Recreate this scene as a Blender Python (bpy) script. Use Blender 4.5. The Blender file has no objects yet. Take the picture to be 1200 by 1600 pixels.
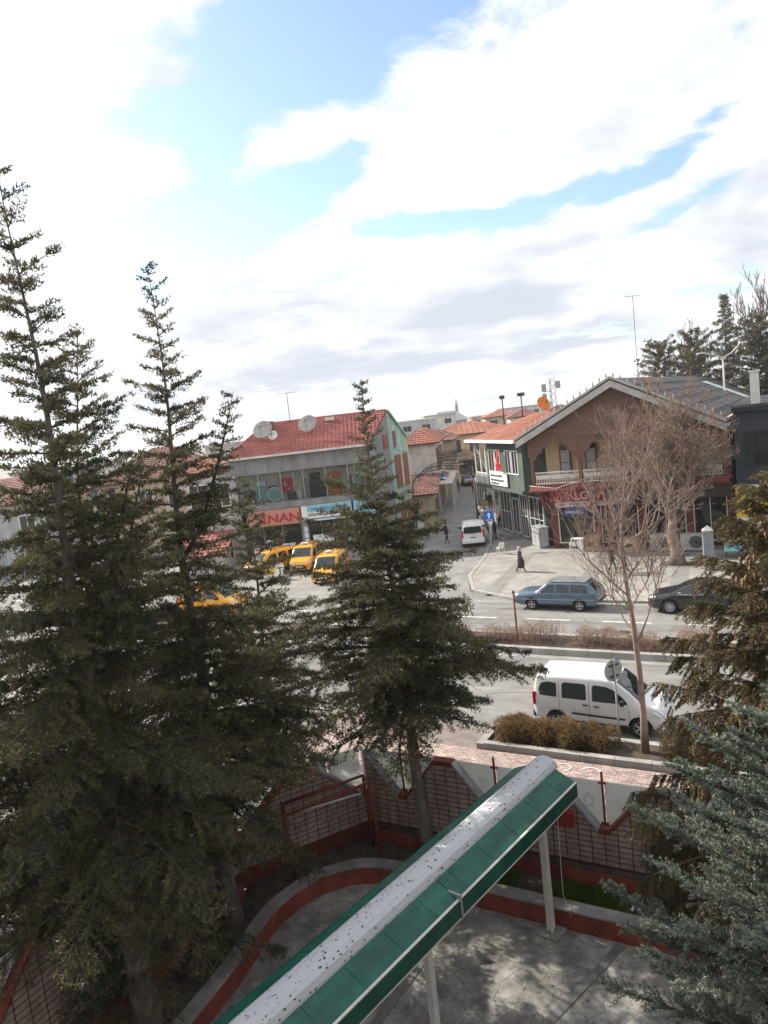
import bpy, bmesh, math, random
import numpy as np
from mathutils import Vector, Matrix

R = math.radians
random.seed(7)
rng = np.random.default_rng(11)
SC = bpy.context.scene
COL = SC.collection

# ---------------------------------------------------------------- camera
# world frame: +x runs along the main road (to the right), +y away across the road
YAW, PITCH, ROLL, CAMZ = R(30), R(7.0), R(6.5), 10.5
cam_data = bpy.data.cameras.new('camera')
cam = bpy.data.objects.new('camera', cam_data)
COL.objects.link(cam)
cam_data.sensor_fit = 'VERTICAL'
cam_data.sensor_height = 36.0
cam_data.lens = 1155.0 / 1600.0 * 36.0
cam_data.clip_end = 4000
cam_data.clip_start = 0.1
_r = Vector((math.cos(YAW), math.sin(YAW), 0))
_f = Vector((-math.sin(YAW) * math.cos(PITCH), math.cos(YAW) * math.cos(PITCH), -math.sin(PITCH)))
_u = _r.cross(_f)
_cr = _r * math.cos(ROLL) - _u * math.sin(ROLL)
_cu = _r * math.sin(ROLL) + _u * math.cos(ROLL)
_m = Matrix((_cr, _cu, -_f)).transposed().to_4x4()
_m.translation = (0, 0, CAMZ)
cam.matrix_world = _m
SC.camera = cam

def pixdir(px, py):
    v = _cr * (px - 600) + _cu * (800 - py) + _f * 1155.0
    return v.normalized()

# ---------------------------------------------------------------- exposure
SC.view_settings.view_transform = 'Standard'
SC.view_settings.look = 'None'
SC.view_settings.exposure = 0.68
SC.view_settings.gamma = 1.0
SC.view_settings.use_curve_mapping = False
SC.render.engine = 'CYCLES'
SC.cycles.use_denoising = True
SC.cycles.max_bounces = 6
SC.cycles.transparent_max_bounces = 6

# ---------------------------------------------------------------- sun
SUN_EL = R(35)
SUN_TO = Vector((-1.0, 0.12, 0)).normalized() * math.cos(SUN_EL) + Vector((0, 0, math.sin(SUN_EL)))
sun_data = bpy.data.lights.new('sun', 'SUN')
sun_data.energy = 5.0
sun_data.angle = R(0.55)
sun_data.color = (1.0, 0.92, 0.80)
sun = bpy.data.objects.new('sun', sun_data)
COL.objects.link(sun)
sun.rotation_euler = (-SUN_TO).to_track_quat('-Z', 'Y').to_euler()
sun.location = (-60, -10, 60)

# ---------------------------------------------------------------- world: Nishita sky with drifting cloud
world = bpy.data.worlds.new('World')
SC.world = world
world.use_nodes = True
nt = world.node_tree
nt.nodes.clear()
N = nt.nodes.new
L = nt.links.new

def vmath(op, a, b=None):
    n = N('ShaderNodeVectorMath'); n.operation = op
    for i, x in enumerate((a, b)):
        if x is None: continue
        if isinstance(x, (tuple, list, Vector)): n.inputs[i].default_value = tuple(x)
        else: L(x, n.inputs[i])
    return n.outputs['Value'] if op in ('DOT_PRODUCT', 'LENGTH') else n.outputs['Vector']

def fmath(op, a, b=None, c=None, clamp=False):
    n = N('ShaderNodeMath'); n.operation = op; n.use_clamp = clamp
    for i, x in enumerate((a, b, c)):
        if x is None: continue
        if isinstance(x, (int, float)): n.inputs[i].default_value = x
        else: L(x, n.inputs[i])
    return n.outputs[0]

def smooth(x, lo, hi):
    n = N('ShaderNodeMapRange'); n.interpolation_type = 'SMOOTHSTEP'
    L(x, n.inputs['Value']); n.inputs['From Min'].default_value = lo; n.inputs['From Max'].default_value = hi
    return n.outputs['Result']

sky = N('ShaderNodeTexSky')
sky.sky_type = 'NISHITA'
sky.sun_disc = False
sky.sun_elevation = SUN_EL
sky.sun_rotation = math.atan2(SUN_TO.x, SUN_TO.y)
sky.air_density = 1.0
sky.dust_density = 0.9
sky.ozone_density = 1.2
tc = N('ShaderNodeTexCoord')
dirv = tc.outputs['Generated']
sep = N('ShaderNodeSeparateXYZ'); L(dirv, sep.inputs[0])
zz = fmath('ADD', fmath('MAXIMUM', sep.outputs['Z'], 0.0), 0.16)
comb = N('ShaderNodeCombineXYZ')
L(fmath('DIVIDE', sep.outputs['X'], zz), comb.inputs[0]); L(fmath('DIVIDE', sep.outputs['Y'], zz), comb.inputs[1])
def noise(vec, scale, detail, rough, dist=0.0):
    n = N('ShaderNodeTexNoise'); L(vec, n.inputs['Vector'])
    n.inputs['Scale'].default_value = scale; n.inputs['Detail'].default_value = detail
    n.inputs['Roughness'].default_value = rough; n.inputs['Distortion'].default_value = dist
    return n.outputs['Fac']
n1 = noise(comb.outputs[0], 1.05, 11, 0.62, 0.35)
n1b = noise(comb.outputs[0], 3.1, 9, 0.6, 0.3)
cover = fmath('ADD', fmath('ADD', fmath('MULTIPLY', n1, 0.85), fmath('MULTIPLY', n1b, 0.75)), -0.125)
# gaps of open sky between the cloud banks (direction, half width, half height, tilt, depth)
GAPS = [((560, 25), .17, .055, .15, .40), ((420, 60), .07, .06, -.9, .26), ((510, 110), .07, .03, -.5, .2), ((270, 175), .11, .022, .15, .26), ((90, 190), .05, .03, .3, .2),
        ((260, 375), .11, .05, .35, .48), ((400, 345), .11, .030, .5, .40), ((520, 270), .08, .022, .5, .24), ((330, 235), .05, .03, 1.0, .22),
        ((640, 350), .13, .022, -.05, .30), ((800, 335), .12, .022, .12, .28), ((950, 310), .07, .015, .3, .18), ((1090, 215), .06, .022, .5, .26), ((1040, 335), .12, .014, .3, .2),
        ((1090, 460), .14, .020, .15, .27), ((150, 440), .06, .022, .2, .24), ((20, 300), .05, .02, 0, .2), ((1010, 25), .05, .035, .4, .22), ((540, 425), .05, .012, .1, .2)]
# thicker grey undersides of the low banks
SHADES = [((760, 485), .11, .020, .05, .22), ((860, 540), .08, .016, .2, .16), ((640, 565), .16, .018, .08, .17), ((430, 590), .12, .016, .05, .10), ((1150, 330), .08, .04, .3, .08)]
def blob(pp, hw, hh, tilt, dep):
    c = pixdir(*pp)
    right = c.cross(Vector((0, 0, 1))).normalized(); up = right.cross(c).normalized()
    a = right * math.cos(tilt) + up * math.sin(tilt); b = up * math.cos(tilt) - right * math.sin(tilt)
    da = vmath('DOT_PRODUCT', dirv, tuple(a / hw)); db = vmath('DOT_PRODUCT', dirv, tuple(b / hh))
    front = fmath('GREATER_THAN', vmath('DOT_PRODUCT', dirv, tuple(c)), 0.3)
    q = fmath('ADD', fmath('MULTIPLY', da, da), fmath('MULTIPLY', db, db))
    return fmath('MULTIPLY', fmath('MULTIPLY', fmath('EXPONENT', fmath('MULTIPLY', q, -1.0)), dep), front)
for (pp, hw, hh, tilt, dep) in GAPS:
    cover = fmath('SUBTRACT', cover, blob(pp, hw, hh, tilt, dep))
cloud = smooth(cover, 0.39, 0.57)
n2 = noise(comb.outputs[0], 1.7, 7, 0.55, 0.2)
n3 = noise(comb.outputs[0], 0.55, 4, 0.5, 0.1)
shv = fmath('ADD', fmath('ADD', fmath('MULTIPLY', n2, 0.5), fmath('MULTIPLY', n3, 0.3)), fmath('MULTIPLY', n1b, 0.22))
for (pp, hw, hh, tilt, dep) in SHADES:
    shv = fmath('SUBTRACT', shv, blob(pp, hw, hh, tilt, dep))
shade = smooth(shv, 0.35, 0.59)
mixc = N('ShaderNodeMix'); mixc.data_type = 'RGBA'
L(shade, mixc.inputs['Factor'])
mixc.inputs['A'].default_value = (3.2, 3.4, 3.8, 1)
mixc.inputs['B'].default_value = (5.2, 5.3, 5.4, 1)
mixs = N('ShaderNodeMix'); mixs.data_type = 'RGBA'
L(cloud, mixs.inputs['Factor']); L(sky.outputs[0], mixs.inputs['A']); L(mixc.outputs['Result'], mixs.inputs['B'])
bg = N('ShaderNodeBackground'); bg.inputs['Strength'].default_value = 0.145
L(mixs.outputs['Result'], bg.inputs['Color'])
wo = N('ShaderNodeOutputWorld'); L(bg.outputs[0], wo.inputs[0])

# ---------------------------------------------------------------- mesh helpers
def c2w(x, y):
    """camera-aligned ground axes (x right, y ahead) to world axes"""
    return (x * math.cos(YAW) - y * math.sin(YAW), x * math.sin(YAW) + y * math.cos(YAW))

def tag(o, label=None, cat=None, group=None, kind=None):
    if label: o['label'] = label
    if cat: o['category'] = cat
    if group: o['group'] = group
    if kind: o['kind'] = kind
    return o

def thing(name, label, cat, loc=(0, 0, 0), rotz=0.0, group=None):
    o = bpy.data.objects.new(name, None)
    o.empty_display_size = 0.2
    COL.objects.link(o)
    o.location = loc; o.rotation_euler = (0, 0, rotz)
    return tag(o, label, cat, group)

def link(name, me, parent=None):
    o = bpy.data.objects.new(name, me)
    COL.objects.link(o)
    if parent: o.parent = parent
    return o

def copy_tree(o, parent=None):
    c = o.copy(); COL.objects.link(c)
    if parent: c.parent = parent
    for ch in list(o.children):
        copy_tree(ch, c)
    return c

class MB:
    def __init__(s):
        s.v = []; s.f = []; s.mi = []; s.sm = []
    def add(s, vs, fs, mi=0, sm=False):
        b = len(s.v)
        s.v.extend([tuple(p) for p in vs])
        for f in fs:
            s.f.append([i + b for i in f]); s.mi.append(mi); s.sm.append(sm)
        return s
    def box(s, a, b, mi=0):
        x0, y0, z0 = a; x1, y1, z1 = b
        x0, x1 = min(x0, x1), max(x0, x1); y0, y1 = min(y0, y1), max(y0, y1); z0, z1 = min(z0, z1), max(z0, z1)
        vs = [(x0, y0, z0), (x1, y0, z0), (x1, y1, z0), (x0, y1, z0), (x0, y0, z1), (x1, y0, z1), (x1, y1, z1), (x0, y1, z1)]
        return s.add(vs, [(0, 3, 2, 1), (4, 5, 6, 7), (0, 1, 5, 4), (1, 2, 6, 5), (2, 3, 7, 6), (3, 0, 4, 7)], mi)
    def bar(s, p, q, w, h, mi=0, up=(0, 0, 1)):
        p = Vector(p); q = Vector(q); d = (q - p).normalized(); u = Vector(up)
        if abs(d.dot(u)) > 0.98: u = Vector((1, 0, 0))
        sd = d.cross(u).normalized() * (w / 2); uu = sd.cross(d).normalized() * (h / 2)
        vs = [p - sd - uu, p + sd - uu, p + sd + uu, p - sd + uu, q - sd - uu, q + sd - uu, q + sd + uu, q - sd + uu]
        return s.add(vs, [(0, 1, 2, 3), (7, 6, 5, 4), (0, 4, 5, 1), (1, 5, 6, 2), (2, 6, 7, 3), (3, 7, 4, 0)], mi)
    def prism(s, poly, fn, d0, d1, mi=0, mcap=None):
        """poly: 2-D outline (ccw), fn(u, w, d) -> point"""
        n = len(poly)
        vs = [fn(u, w, d0) for u, w in poly] + [fn(u, w, d1) for u, w in poly]
        s.add(vs, [tuple(range(n))[::-1], tuple(range(n, 2 * n))], mi if mcap is None else mcap)
        b = len(s.v) - 2 * n
        for i in range(n):
            j = (i + 1) % n
            s.f.append([b + i, b + j, b + n + j, b + n + i]); s.mi.append(mi); s.sm.append(False)
        return s
    def tube(s, path, rad, n=8, mi=0, cap=True, sm=True):
        P = [Vector(p) for p in path]
        if not isinstance(rad, (list, tuple)): rad = [rad] * len(P)
        rings = []
        ref = None
        for i, p in enumerate(P):
            d = (P[min(i + 1, len(P) - 1)] - P[max(i - 1, 0)]).normalized()
            if ref is None:
                ref = Vector((0, 0, 1)) if abs(d.z) < 0.9 else Vector((1, 0, 0))
            a = d.cross(ref).normalized(); b = d.cross(a).normalized()
            ref = a.cross(d)
            rings.append([p + (a * math.cos(2 * math.pi * k / n) + b * math.sin(2 * math.pi * k / n)) * rad[i] for k in range(n)])
        base = len(s.v)
        for r in rings: s.v.extend([tuple(q) for q in r])
        for i in range(len(P) - 1):
            for k in range(n):
                k2 = (k + 1) % n
                s.f.append([base + i * n + k, base + i * n + k2, base + (i + 1) * n + k2, base + (i + 1) * n + k]); s.mi.append(mi); s.sm.append(sm)
        if cap:
            s.f.append([base + k for k in range(n)][::-1]); s.mi.append(mi); s.sm.append(False)
            e = base + (len(P) - 1) * n
            s.f.append([e + k for k in range(n)]); s.mi.append(mi); s.sm.append(False)
        return s
    def lathe(s, prof, fn, n=20, mi=0, sm=True):
        """prof: list of (r, h); fn(x, y, h) -> point"""
        base = len(s.v)
        for r, h in prof:
            for k in range(n):
                a = 2 * math.pi * k / n
                s.v.append(tuple(fn(r * math.cos(a), r * math.sin(a), h)))
        for i in range(len(prof) - 1):
            for k in range(n):
                k2 = (k + 1) % n
                s.f.append([base + i * n + k, base + i * n + k2, base + (i + 1) * n + k2, base + (i + 1) * n + k]); s.mi.append(mi); s.sm.append(sm)
        return s
    def disc(s, c, r, ax=(0, 0, 1), n=20, mi=0):
        c = Vector(c); ax = Vector(ax).normalized()
        a = ax.orthogonal().normalized(); b = ax.cross(a)
        vs = [c + (a * math.cos(2 * math.pi * k / n) + b * math.sin(2 * math.pi * k / n)) * r for k in range(n)]
        return s.add(vs, [tuple(range(n))], mi)
    def mesh(s, name, mats):
        me = bpy.data.meshes.new(name)
        me.from_pydata(s.v, [], s.f)
        for m in (mats if isinstance(mats, (list, tuple)) else [mats]): me.materials.append(m)
        me.polygons.foreach_set('material_index', s.mi)
        me.polygons.foreach_set('use_smooth', s.sm)
        me.update()
        return me
    def build(s, name, mats, parent=None, bevel=0.0):
        me = s.mesh(name, mats)
        if bevel:
            bm = bmesh.new(); bm.from_mesh(me)
            bmesh.ops.bevel(bm, geom=list(bm.edges), offset=bevel, segments=1, affect='EDGES', clamp_overlap=True)
            bm.to_mesh(me); bm.free()
        return link(name, me, parent)

def boxpart(name, a, b, mat, parent, bevel=0.0):
    return MB().box(a, b).build(name, mat, parent, bevel)

def tri_mesh(name, V, mat, tint=None, tris=None):
    """V (n,3,3): loose triangles, or with tris an index array"""
    me = bpy.data.meshes.new(name)
    if tris is None:
        nt_ = len(V); co = V.reshape(-1, 3); idx = np.arange(nt_ * 3, dtype=np.int32)
    else:
        co = V; nt_ = len(tris); idx = tris.reshape(-1).astype(np.int32)
    me.vertices.add(len(co)); me.vertices.foreach_set('co', co.astype(np.float32).ravel())
    me.loops.add(nt_ * 3); me.loops.foreach_set('vertex_index', idx)
    me.polygons.add(nt_); me.polygons.foreach_set('loop_start', np.arange(0, nt_ * 3, 3, dtype=np.int32))
    me.update(calc_edges=True)
    if tint is not None:
        at = me.attributes.new('tint', 'FLOAT', 'POINT')
        at.data.foreach_set('value', np.asarray(tint, dtype=np.float32))
    me.materials.append(mat)
    return me

# ---------------------------------------------------------------- materials
def mat(name, col, rough=0.75, var=0.18, scale=4.0, bump=0.0, bscale=None, metal=0.0, spec=0.35, coat=0.0, col2=None, detail=6, coords='Object', stretch=None, grime=0.0, gscale=.35, gstretch=(1, 1, .35)):
    m = bpy.data.materials.new(name); m.use_nodes = True
    t = m.node_tree; bs = t.nodes['Principled BSDF']
    bs.inputs['Roughness'].default_value = rough
    bs.inputs['Metallic'].default_value = metal
    bs.inputs['Specular IOR Level'].default_value = spec
    if coat: bs.inputs['Coat Weight'].default_value = coat; bs.inputs['Coat Roughness'].default_value = 0.08
    co = t.nodes.new('ShaderNodeTexCoord')
    if coords == 'World':
        ge = t.nodes.new('ShaderNodeNewGeometry'); vec = ge.outputs['Position']
    else: vec = co.outputs[coords]
    vec0 = vec
    if stretch:
        mp = t.nodes.new('ShaderNodeMapping'); mp.inputs['Scale'].default_value = stretch
        t.links.new(vec, mp.inputs['Vector']); vec = mp.outputs[0]
    if var or col2:
        nz = t.nodes.new('ShaderNodeTexNoise'); nz.inputs['Scale'].default_value = scale
        nz.inputs['Detail'].default_value = detail; nz.inputs['Roughness'].default_value = 0.62
        t.links.new(vec, nz.inputs['Vector'])
        rp = t.nodes.new('ShaderNodeValToRGB')
        a = tuple(max(0, c * (1 - var)) for c in col) + (1,)
        b = (tuple(col2) if col2 else tuple(min(1, c * (1 + var)) for c in col)) + (1,)
        rp.color_ramp.elements[0].position = 0.34; rp.color_ramp.elements[1].position = 0.66
        rp.color_ramp.elements[0].color = a; rp.color_ramp.elements[1].color = b
        t.links.new(nz.outputs['Fac'], rp.inputs[0]); last = rp.outputs[0]
        if grime:
            gm_ = t.nodes.new('ShaderNodeMapping'); gm_.inputs['Scale'].default_value = gstretch; t.links.new(vec0, gm_.inputs['Vector'])
            gn = t.nodes.new('ShaderNodeTexNoise'); gn.inputs['Scale'].default_value = gscale; gn.inputs['Detail'].default_value = 8; gn.inputs['Roughness'].default_value = .7
            t.links.new(gm_.outputs[0], gn.inputs['Vector'])
            gr = t.nodes.new('ShaderNodeMapRange'); gr.inputs['From Min'].default_value = .36; gr.inputs['From Max'].default_value = .64; gr.inputs['To Min'].default_value = 1 - grime; gr.inputs['To Max'].default_value = 1 + grime * .25
            t.links.new(gn.outputs['Fac'], gr.inputs['Value'])
            mu = t.nodes.new('ShaderNodeMix'); mu.data_type = 'RGBA'; mu.blend_type = 'MULTIPLY'; mu.inputs['Factor'].default_value = 1
            t.links.new(last, mu.inputs['A']); t.links.new(gr.outputs[0], mu.inputs['B']); last = mu.outputs['Result']
        t.links.new(last, bs.inputs['Base Color'])
    else:
        bs.inputs['Base Color'].default_value = tuple(col) + (1,)
    if bump:
        n2 = t.nodes.new('ShaderNodeTexNoise'); n2.inputs['Scale'].default_value = bscale or scale * 6
        n2.inputs['Detail'].default_value = 5
        t.links.new(vec, n2.inputs['Vector'])
        bp = t.nodes.new('ShaderNodeBump'); bp.inputs['Strength'].default_value = bump; bp.inputs['Distance'].default_value = 0.02
        t.links.new(n2.outputs['Fac'], bp.inputs['Height']); t.links.new(bp.outputs[0], bs.inputs['Normal'])
    return m

def foliage_mat(name, dark, light, transl=0.25, rough=0.6, tip=None):
    m = bpy.data.materials.new(name); m.use_nodes = True
    t = m.node_tree; bs = t.nodes['Principled BSDF']; out = t.nodes['Material Output']
    at = t.nodes.new('ShaderNodeAttribute'); at.attribute_name = 'tint'
    rp = t.nodes.new('ShaderNodeValToRGB')
    rp.color_ramp.elements[0].color = tuple(dark) + (1,); rp.color_ramp.elements[1].color = tuple(light) + (1,)
    if tip:
        e = rp.color_ramp.elements.new(0.97); e.color = tuple(tip) + (1,)
        rp.color_ramp.elements[1].position = 0.8
    t.links.new(at.outputs['Fac'], rp.inputs[0]); t.links.new(rp.outputs[0], bs.inputs['Base Color'])
    bs.inputs['Roughness'].default_value = rough; bs.inputs['Specular IOR Level'].default_value = 0.25
    tr = t.nodes.new('ShaderNodeBsdfTranslucent'); t.links.new(rp.outputs[0], tr.inputs['Color'])
    mx = t.nodes.new('ShaderNodeMixShader'); mx.inputs[0].default_value = transl
    t.links.new(bs.outputs[0], mx.inputs[1]); t.links.new(tr.outputs[0], mx.inputs[2]); t.links.new(mx.outputs[0], out.inputs['Surface'])
    return m

def glass_mat(name, tintc=(0.02, 0.025, 0.03), rough=0.04, spec=0.6, alpha=1.0):
    m = bpy.data.materials.new(name); m.use_nodes = True
    t = m.node_tree; bs = t.nodes['Principled BSDF']
    bs.inputs['Base Color'].default_value = tuple(tintc) + (1,)
    bs.inputs['Roughness'].default_value = rough; bs.inputs['Specular IOR Level'].default_value = spec
    if alpha < 1:
        out = t.nodes['Material Output']
        tp = t.nodes.new('ShaderNodeBsdfTransparent'); tp.inputs[0].default_value = (0.88, 0.90, 0.89, 1)
        mx = t.nodes.new('ShaderNodeMixShader'); mx.inputs[0].default_value = alpha
        t.links.new(tp.outputs[0], mx.inputs[1]); t.links.new(bs.outputs[0], mx.inputs[2]); t.links.new(mx.outputs[0], out.inputs['Surface'])
    return m

MT = {}
MT['asphalt'] = mat('asphalt', (0.225, 0.22, 0.212), 0.9, 0.16, 1.1, 0.3, 60, grime=.30, gscale=.9, gstretch=(.09, 1, 1))
MT['ground'] = mat('ground', (0.22, 0.205, 0.18), 0.95, 0.25, 0.08)
MT['plaza'] = mat('plaza', (0.31, 0.295, 0.275), 0.9, 0.14, 1.6, 0.2, 30, grime=.25, gscale=.5, gstretch=(1, 1, 1))
MT['street'] = mat('street', (0.25, 0.245, 0.238), 0.9, 0.14, 1.3, 0.2, 30, grime=.28, gscale=.4, gstretch=(1, 1, 1))
MT['kerb'] = mat('kerb', (0.32, 0.31, 0.295), 0.9, 0.2, 1.5, 0.2)
MT['linepaint'] = mat('linepaint', (0.62, 0.61, 0.58), 0.8, 0.25, 3)
MT['concrete'] = mat('concrete', (0.285, 0.275, 0.258), 0.9, 0.22, 1.3, 0.25, grime=.35, gscale=1.2, gstretch=(1, 1, 1))
MT['soil'] = mat('soil', (0.075, 0.06, 0.05), 1.0, 0.45, 3, 0.6, 15)
MT['redpaint'] = mat('redpaint', (0.24, 0.055, 0.040), 0.75, 0.25, 2.2, 0.15, grime=.4, gscale=1.4)
MT['redmetal'] = mat('redmetal', (0.22, 0.04, 0.035), 0.5, 0.2, 6)
MT['tile'] = mat('tile', (0.41, 0.32, 0.28), 0.8, 0.22, 4.5, 0.25, 40, coords='World', grime=.38, gscale=1.3, gstretch=(1, 1, .4))
MT['paver'] = mat('paver', (0.40, 0.31, 0.285), 0.85, 0.28, 5.0, 0.2, 40, coords='World', grime=.3, gscale=1.2, gstretch=(1, 1, 1))
MT['joint'] = mat('joint', (0.20, 0.17, 0.155), 0.95, 0.2, 3)
MT['flag1'] = mat('flagstone', (0.30, 0.29, 0.27), 0.85, 0.42, 0.9, 0.35, 8)
MT['white'] = mat('white', (0.78, 0.78, 0.77), 0.55, 0.06, 2)
MT['offwhite'] = mat('offwhite', (0.62, 0.60, 0.56), 0.75, 0.15, 1.2)
MT['dark'] = mat('dark', (0.03, 0.03, 0.032), 0.6, 0.2, 3)
MT['black'] = mat('black', (0.012, 0.012, 0.013), 0.5, 0.0)
MT['steel'] = mat('steel', (0.42, 0.42, 0.42), 0.45, 0.12, 4, metal=0.6)
MT['greymetal'] = mat('greymetal', (0.33, 0.34, 0.35), 0.6, 0.12, 3)
MT['iron'] = mat('iron', (0.055, 0.045, 0.042), 0.6, 0.3, 4)
MT['bark'] = mat('bark', (0.075, 0.058, 0.048), 0.95, 0.4, 6, 0.8, 25, stretch=(1, 1, 0.25))
MT['barkgrey'] = mat('barkgrey', (0.155, 0.13, 0.115), 0.95, 0.35, 7, 0.8, 30, stretch=(1, 1, 0.3))
MT['barkpink'] = mat('barkpink', (0.27, 0.20, 0.17), 0.9, 0.25, 3)
MT['twig'] = mat('twig', (0.15, 0.11, 0.095), 0.9, 0.2, 3)
MT['glass'] = glass_mat('glass')
MT['shopglass'] = glass_mat('shopglass', (0.03, 0.035, 0.035), 0.03, 0.7, 0.42)
MT['panelglass'] = glass_mat('panelglass', (0.35, 0.40, 0.42), 0.25, 0.4)
# ================================================================ THE SETTING
def structure(o):
    o['kind'] = 'structure'; return o

def sheet(name, poly, z, m, parent=None):
    return MB().add([(x, y, z) for x, y in poly], [tuple(range(len(poly)))]).build(name, m, parent)

BIG = 1500
g = MB()
g.add([(-BIG, 16.7, -.06), (BIG, 16.7, -.06), (BIG, BIG, -.06), (-BIG, BIG, -.06)], [(0, 1, 2, 3)])
g.add([(-BIG, -BIG, -.06), (-13.3, -BIG, -.06), (-13.3, 16.7, -.06), (-BIG, 16.7, -.06)], [(0, 1, 2, 3)])
g.add([(-13.3, -BIG, -1.56), (BIG, -BIG, -1.56), (BIG, 16.7, -1.56), (-13.3, 16.7, -1.56)], [(0, 1, 2, 3)])
structure(g.build('ground', MT['ground']))

# carriageways and the paved square where the side street begins
structure(sheet('road', [(-200, 21.7), (200, 21.7), (200, 29.1), (-200, 29.1)], 0.0, MT['asphalt']))
structure(sheet('road', [(-200, 31.45), (200, 31.45), (200, 37.4), (-200, 37.4)], 0.0, MT['asphalt']))
street_l = [c2w(*p) for p in [(0.6, 46), (1.2, 52), (3.3, 67.4), (5.9, 79.7), (9.2, 102.7), (18, 150)]]
street_r = [c2w(*p) for p in [(8.1, 57.6), (9.2, 71), (13.0, 93.6), (14.8, 104), (24, 150)]]
structure(sheet('square', [(-200, 37.4), (-14.2, 37.4), (-17.3, 39.0), (-19.0, 42.6), (-20.2, 48.5)] + street_r + [(-160, 160)], 0.004, MT['street']))
structure(sheet('road', [(-90, -60), (-15.6, -60), (-15.6, 18.0), (-19.5, 21.7), (-90, 21.7)], 0.004, MT['plaza']))
lines = MB()
for k in range(-12, 14):
    s0 = -12.3 + k * 3.745
    lines.box((s0, 34.06, 0.004), (s0 + 2.2, 34.18, 0.007))
structure(lines.build('lane_markings', MT['linepaint']))
gut = MB(); gut.box((-100, 28.70, 0.003), (100, 29.09, 0.005)); gut.box((-100, 36.95, 0.003), (100, 37.36, 0.005)); structure(gut.build('gutter_strip', mat('gutter', (.27, .265, .255), .9, .2, 1.5)))

# far plaza with its kerb
plz = [(120, 37.62), (-14.0, 37.62), (-17.0, 39.2), (-18.75, 42.7), (-19.95, 48.5)] + [(p[0] + .25, p[1]) for p in street_r] + [(120, 150)]
m = MB(); m.prism(plz[::-1], lambda u, w, d: (u, w, d), -0.05, 0.12)
pave_far = structure(m.build('pavement', MT['plaza']))
kp = [(120, 37.5), (-14.05, 37.5), (-17.12, 39.12), (-18.88, 42.66), (-20.08, 48.5)] + street_r[:3]
m = MB()
for a, b in zip(kp[:-1], kp[1:]):
    L_ = math.dist(a, b); n_ = max(1, int(L_ / 1.0))
    if L_ > 60: n_ = 100
    for i in range(n_):
        t0, t1 = i / n_, (i + 1) / n_ - .012 / max(L_ / n_, .1) / n_
        m.bar((a[0] + (b[0] - a[0]) * t0, a[1] + (b[1] - a[1]) * t0, .045), (a[0] + (b[0] - a[0]) * t1, a[1] + (b[1] - a[1]) * t1, .045), .24, .19)
structure(m.build('kerb', MT['kerb']))
# darker bands set into the plaza paving
m = MB()
for s0 in (-16.2, -11.2, -6.2, -1.2, 3.8):
    m.add([(s0, 38.2, .124), (s0 + .9, 38.2, .124), (s0 - .3, 49, .124), (s0 - 1.2, 49, .124)], [(0, 1, 2, 3)])
structure(m.build('pavement_band', mat('paveband', (0.215, 0.205, 0.195), .9, .15, .8)))

# median strip between the carriageways
m = MB()
for i in range(-60, 60):
    m.box((i * 1.0, 29.1, -.05), (i * 1.0 + .988, 29.36, .27)); m.box((i * 1.0, 31.2, -.05), (i * 1.0 + .988, 31.45, .2))
structure(m.build('median_kerb', MT['kerb']))
structure(sheet('median_soil', [(-60, 29.36), (60, 29.36), (60, 31.2), (-60, 31.2)], .17, MT['soil']))
# bed along the near pavement
m = MB()
for i in range(-9, 30):
    m.box((i * 1.0, 20.1, -.05), (i * 1.0 + .988, 20.32, .27)); m.box((i * 1.0, 21.45, -.05), (i * 1.0 + .988, 21.7, .18))
m.box((-9.24, 20.1, -.05), (-9.0, 21.7, .24))
structure(m.build('bed_edging', MT['kerb']))
structure(sheet('bed_soil', [(-9, 20.32), (30, 20.32), (30, 21.45), (-9, 21.45)], .16, MT['soil']))

# near pavement: base, then block pavers
near = structure(sheet('sidewalk', [(-15.6, 16.7), (60, 16.7), (60, 20.1), (-9.24, 20.1), (-9.24, 21.68), (-15.6, 21.68)], .045, MT['joint']))
pv = MB().box((-.118, -.058, 0), (.118, .058, .05)).mesh('paver', MT['paver'])
rest = MB(); cand = []
r_ = 0; y = 16.82
while y < 20.06:
    x = -15.4 + (.06 if r_ % 2 else 0) * 2
    while x < 6:
        cand.append((x, y)); x += .245
    y += .125; r_ += 1
def show_key(p): return (0 if (-9.4 < p[0] < -2.6 and p[1] > 18.85) else 1, math.dist(p, (-6, 19.6)))
cand.sort(key=show_key)
for i, (x, y) in enumerate(cand):
    dz = random.uniform(-.004, .004)
    if i < 295:
        o = link('paver', pv, near); o.location = (x, y, .046 + dz); o.rotation_euler = (0, 0, random.uniform(-.015, .015))
    else:
        rest.box((x - .118, y - .058, .05 + dz), (x + .118, y + .058, .096 + dz))
o = rest.build('paver_field', MT['paver'], near); o['kind'] = 'stuff'
# chalky painted rings on the pavers
m = MB()
for cx, cy, rr, a0, a1 in [(-6.35, 19.55, .22, -1.2, 2.6), (-5.55, 19.45, .30, .3, 3.0)]:
    pts = [(cx + rr * math.cos(a0 + (a1 - a0) * k / 14), cy + rr * math.sin(a0 + (a1 - a0) * k / 14), .108) for k in range(15)]
    for p, q in zip(pts[:-1], pts[1:]): m.bar(p, q, .05, .004)
m.build('paint_mark', MT['linepaint'], near)

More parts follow.
